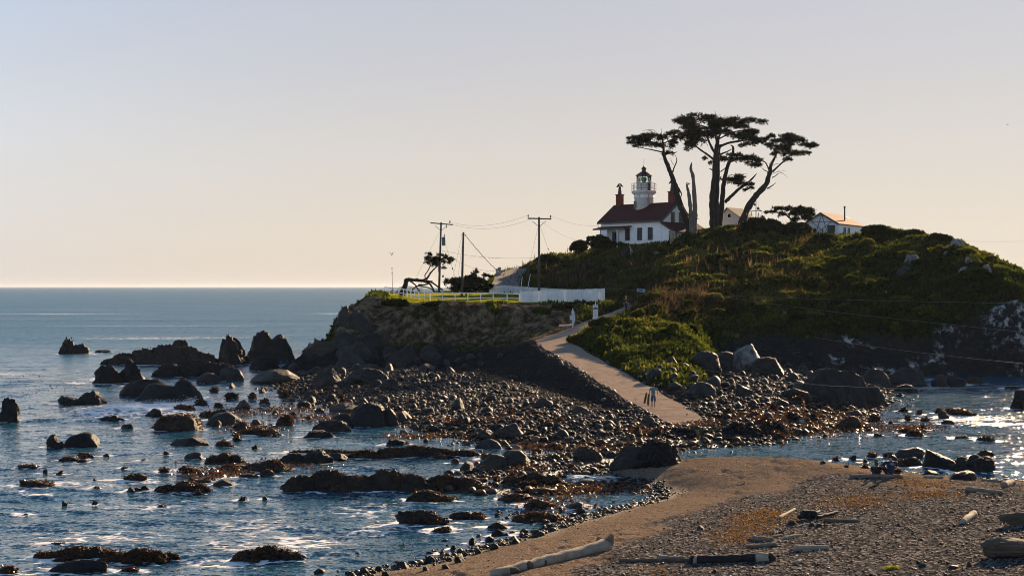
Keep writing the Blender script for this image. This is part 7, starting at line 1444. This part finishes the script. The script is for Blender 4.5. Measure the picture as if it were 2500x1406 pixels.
# dried orange weed along the tide line, a grass tuft, floating kelp
LIT = mat_leaf('dried_weed', [(0, (.05, .028, .012)), (.5, (.20, .105, .028)), (1, (.40, .24, .08))], .25, .8, (1.2, 1, .6)); r_ = np.random.RandomState(8); pp_ = []
for cx, cy, rx, ry, n in [(1790, 1310, 40, 14, 500), (1840, 1278, 40, 18, 1100), (1885, 1258, 40, 9, 600), (2080, 1228, 60, 10, 600), (2110, 1218, 40, 8, 300), (2240, 1208, 40, 6, 350), (2290, 1206, 40, 5, 250), (2250, 1180, 50, 8, 400), (2200, 1172, 30, 5, 150), (1600, 1392, 40, 12, 120), (1450, 1352, 40, 8, 60)]:
    a = r_.normal(size=(int(n * 1.7), 2)) * .85
    for u, v in a: pp_.append((cx + u * rx, cy + v * ry))
pp_ = np.array(pp_); zc = np.full(len(pp_), 1.8)
for _ in range(6): Yc = (CH - zc) * F / (pp_[:, 1] - HY); Xc = (pp_[:, 0] - 1250) * Yc / F; zc = g_shore(Xc, Yc)
pc = cards(np.stack([Xc, Yc, zc + .01], 1), r_.normal(size=(len(pp_), 3)) * (1, 1, .25) + (0, 0, .12), np.full(len(pp_), .055), .5, r_, r_.uniform(0, 1, len(pp_)), 2, .5); tag(link('dried_seaweed', mesh_np('dried_seaweed', pc[0], pc[1], False, dict(tone=pc[2])), LIT), kind='stuff')
gp_ = hit(2178, 1392, 25); cc = np.array(gp_) + r_.normal(size=(90, 3)) * (.10, .05, 0); pc = cards(cc, np.tile([[0, 0, 1.]], (90, 1)), np.full(90, .1), .16, r_, np.full(90, .3), 3, .45); tag(link('grass_tuft', mesh_np('grass_tuft', pc[0], pc[1], False, dict(tone=pc[2])), LEAF_LAWN), 'single bright green grass tuft in the gravel at the bottom', 'grass tuft')
kp = []
for cx, cy, rx, ry, n in [(70, 935, 90, 16, 60), (140, 944, 60, 8, 50), (40, 920, 60, 5, 30), (30, 960, 40, 6, 15), (560, 1130, 60, 20, 10)]:
    for _ in range(n): kp.append(plan(cx + r_.normal() * rx * .6, cy + r_.normal() * ry * .6))
kp = np.array(kp); cob2 = stones('floating_kelp', kp[:, 0], kp[:, 1], np.full(len(kp), -.02), r_.uniform(.05, .2, len(kp)), np.full(len(kp), .1), np.full(len(kp), .5), COB, 1, 14)
# spray thrown up by breaking water
sp_ = []
for px, py, rx, ry, Y, n in [(2146, 938, 14, 14, 136, 900), (395, 978, 50, 8, 116, 500), (470, 978, 22, 10, 114, 600), (690, 1330, 20, 4, 52, 50)]:
    for _ in range(n): u = r_.normal() * .5; sp_.append((px + u * rx, py - abs(r_.normal()) * .6 * ry + 6, Y + r_.normal() * .8))
SPR = simple('spray', (.75, .75, .76), .4, None, 1, 0); sv_ = np.array([P(a, b, c)[:] for a, b, c in sp_]); bV, bF = ico(1); sr_ = r_.uniform(.008, .026, len(sv_)); VV = (bV[None] * sr_[:, None, None] + sv_[:, None]).reshape(-1, 3); tag(link('spray', mesh_np('spray', VV, (bF[None] + (np.arange(len(sv_)) * len(bV))[:, None, None]).reshape(-1, 3)), SPR), kind='stuff')
# ------------------------------------------------------------------ birds
BIRD = simple('bird_dark', (.025, .022, .02), .8, None, 1, 0); BIRDG = simple('bird_grey', (.12, .12, .12), .8, None, 1, 0)
def flyer(label, px, py, Y, span_, mat, group=None, up=.35, yaw=0):
    c = P(px, py, Y); m = MB(); m.lathe([(.0, -.5), (.09, -.3), (.13, 0), (.09, .25), (.07, .38), (.02, .5)], 8); V = [(a[0] * span_ * .5, -a[2] * span_ * .5, a[1] * span_ * .5) for a in m.v]; m.v = V
    for s in (-1, 1): m.poly([(s * .03 * span_, .07 * span_, 0), (s * .25 * span_, .09 * span_, up * .30 * span_), (s * .5 * span_, -.02 * span_, up * .22 * span_), (s * .25 * span_, -.05 * span_, up * .26 * span_), (s * .03 * span_, -.08 * span_, 0)], (0, 0, .012 * span_))
    o = m.build('bird', mat, None, True, c); o.rotation_euler = (0, 0, yaw); tag(o, label, 'bird', group)
flyer('gull with raised wings above the seaward end of the fence', 956.5, 622, 230, .95, BIRD, None, 1.3, .6); flyer('far gull alone low over the open sea at left', 350, 609, 300, .9, BIRD, None, .5, .3); flyer('tiny bird high in the sky at far right', 2460, 305, 260, .7, BIRDG, None, .6, .3)
for x, y in ((1148, 629), (1159, 628.5), (1172, 629), (1194.5, 629.5), (1202, 630.5), (1213.5, 630.5), (1222, 631)): flyer('distant dark bird in the level line flying between the poles', x, y, 420, .85, BIRD if x not in (1172, 1222) else BIRDG, 'birds flying in a line', .35, 1.2)
def percher(label, px, py, hpx, Y, group=None, dz=0):
    c = P(px, py, Y); h = hpx * Y / F; m = MB(); m.tube([(0, 0, 0), (0, 0, h * .3), (0, .02, h * .62), (0, 0, h * .85), (0, -.02, h), (.0, -.1 * h, h * 1.02)], [h * .06, h * .17, h * .15, h * .07, h * .08, h * .02], 8); m.tube([(0, .05 * h, h * .25), (0, .2 * h, -.05 * h)], [h * .08, h * .03], 6); tag(m.build('bird', BIRD, None, True, c), label, 'bird', group)
for i, (x, y, h) in enumerate(((158, 837, 5), (162, 834, 6), (171, 829, 5), (174.5, 828, 6))): percher('dark seabird perched on the peaked rock offshore', x, y, h, 197, 'seabirds on the peaked rock')
for i, (x, y, h) in enumerate(((347, 853, 4), (361, 851, 5), (368, 850, 5))): percher('dark seabird perched on the crest of the long reef', x, y, h, 172, 'seabirds on the long reef')

# ------------------------------------------------------------------ sea air
m, t, b, o = nodes('sea_haze'); t.nodes.remove(b); pv = N(t, 'ShaderNodeVolumePrincipled', i_Density=.000036, i_Anisotropy=.2); pv.inputs['Color'].default_value = (.66, .74, .86, 1)
t.links.new(pv.outputs[0], o.inputs['Volume']); mb = MB(); mb.box((0, 17400, 19.75), (42000, 35200, 50.5)); tag(mb.build('haze', m), kind='stuff')
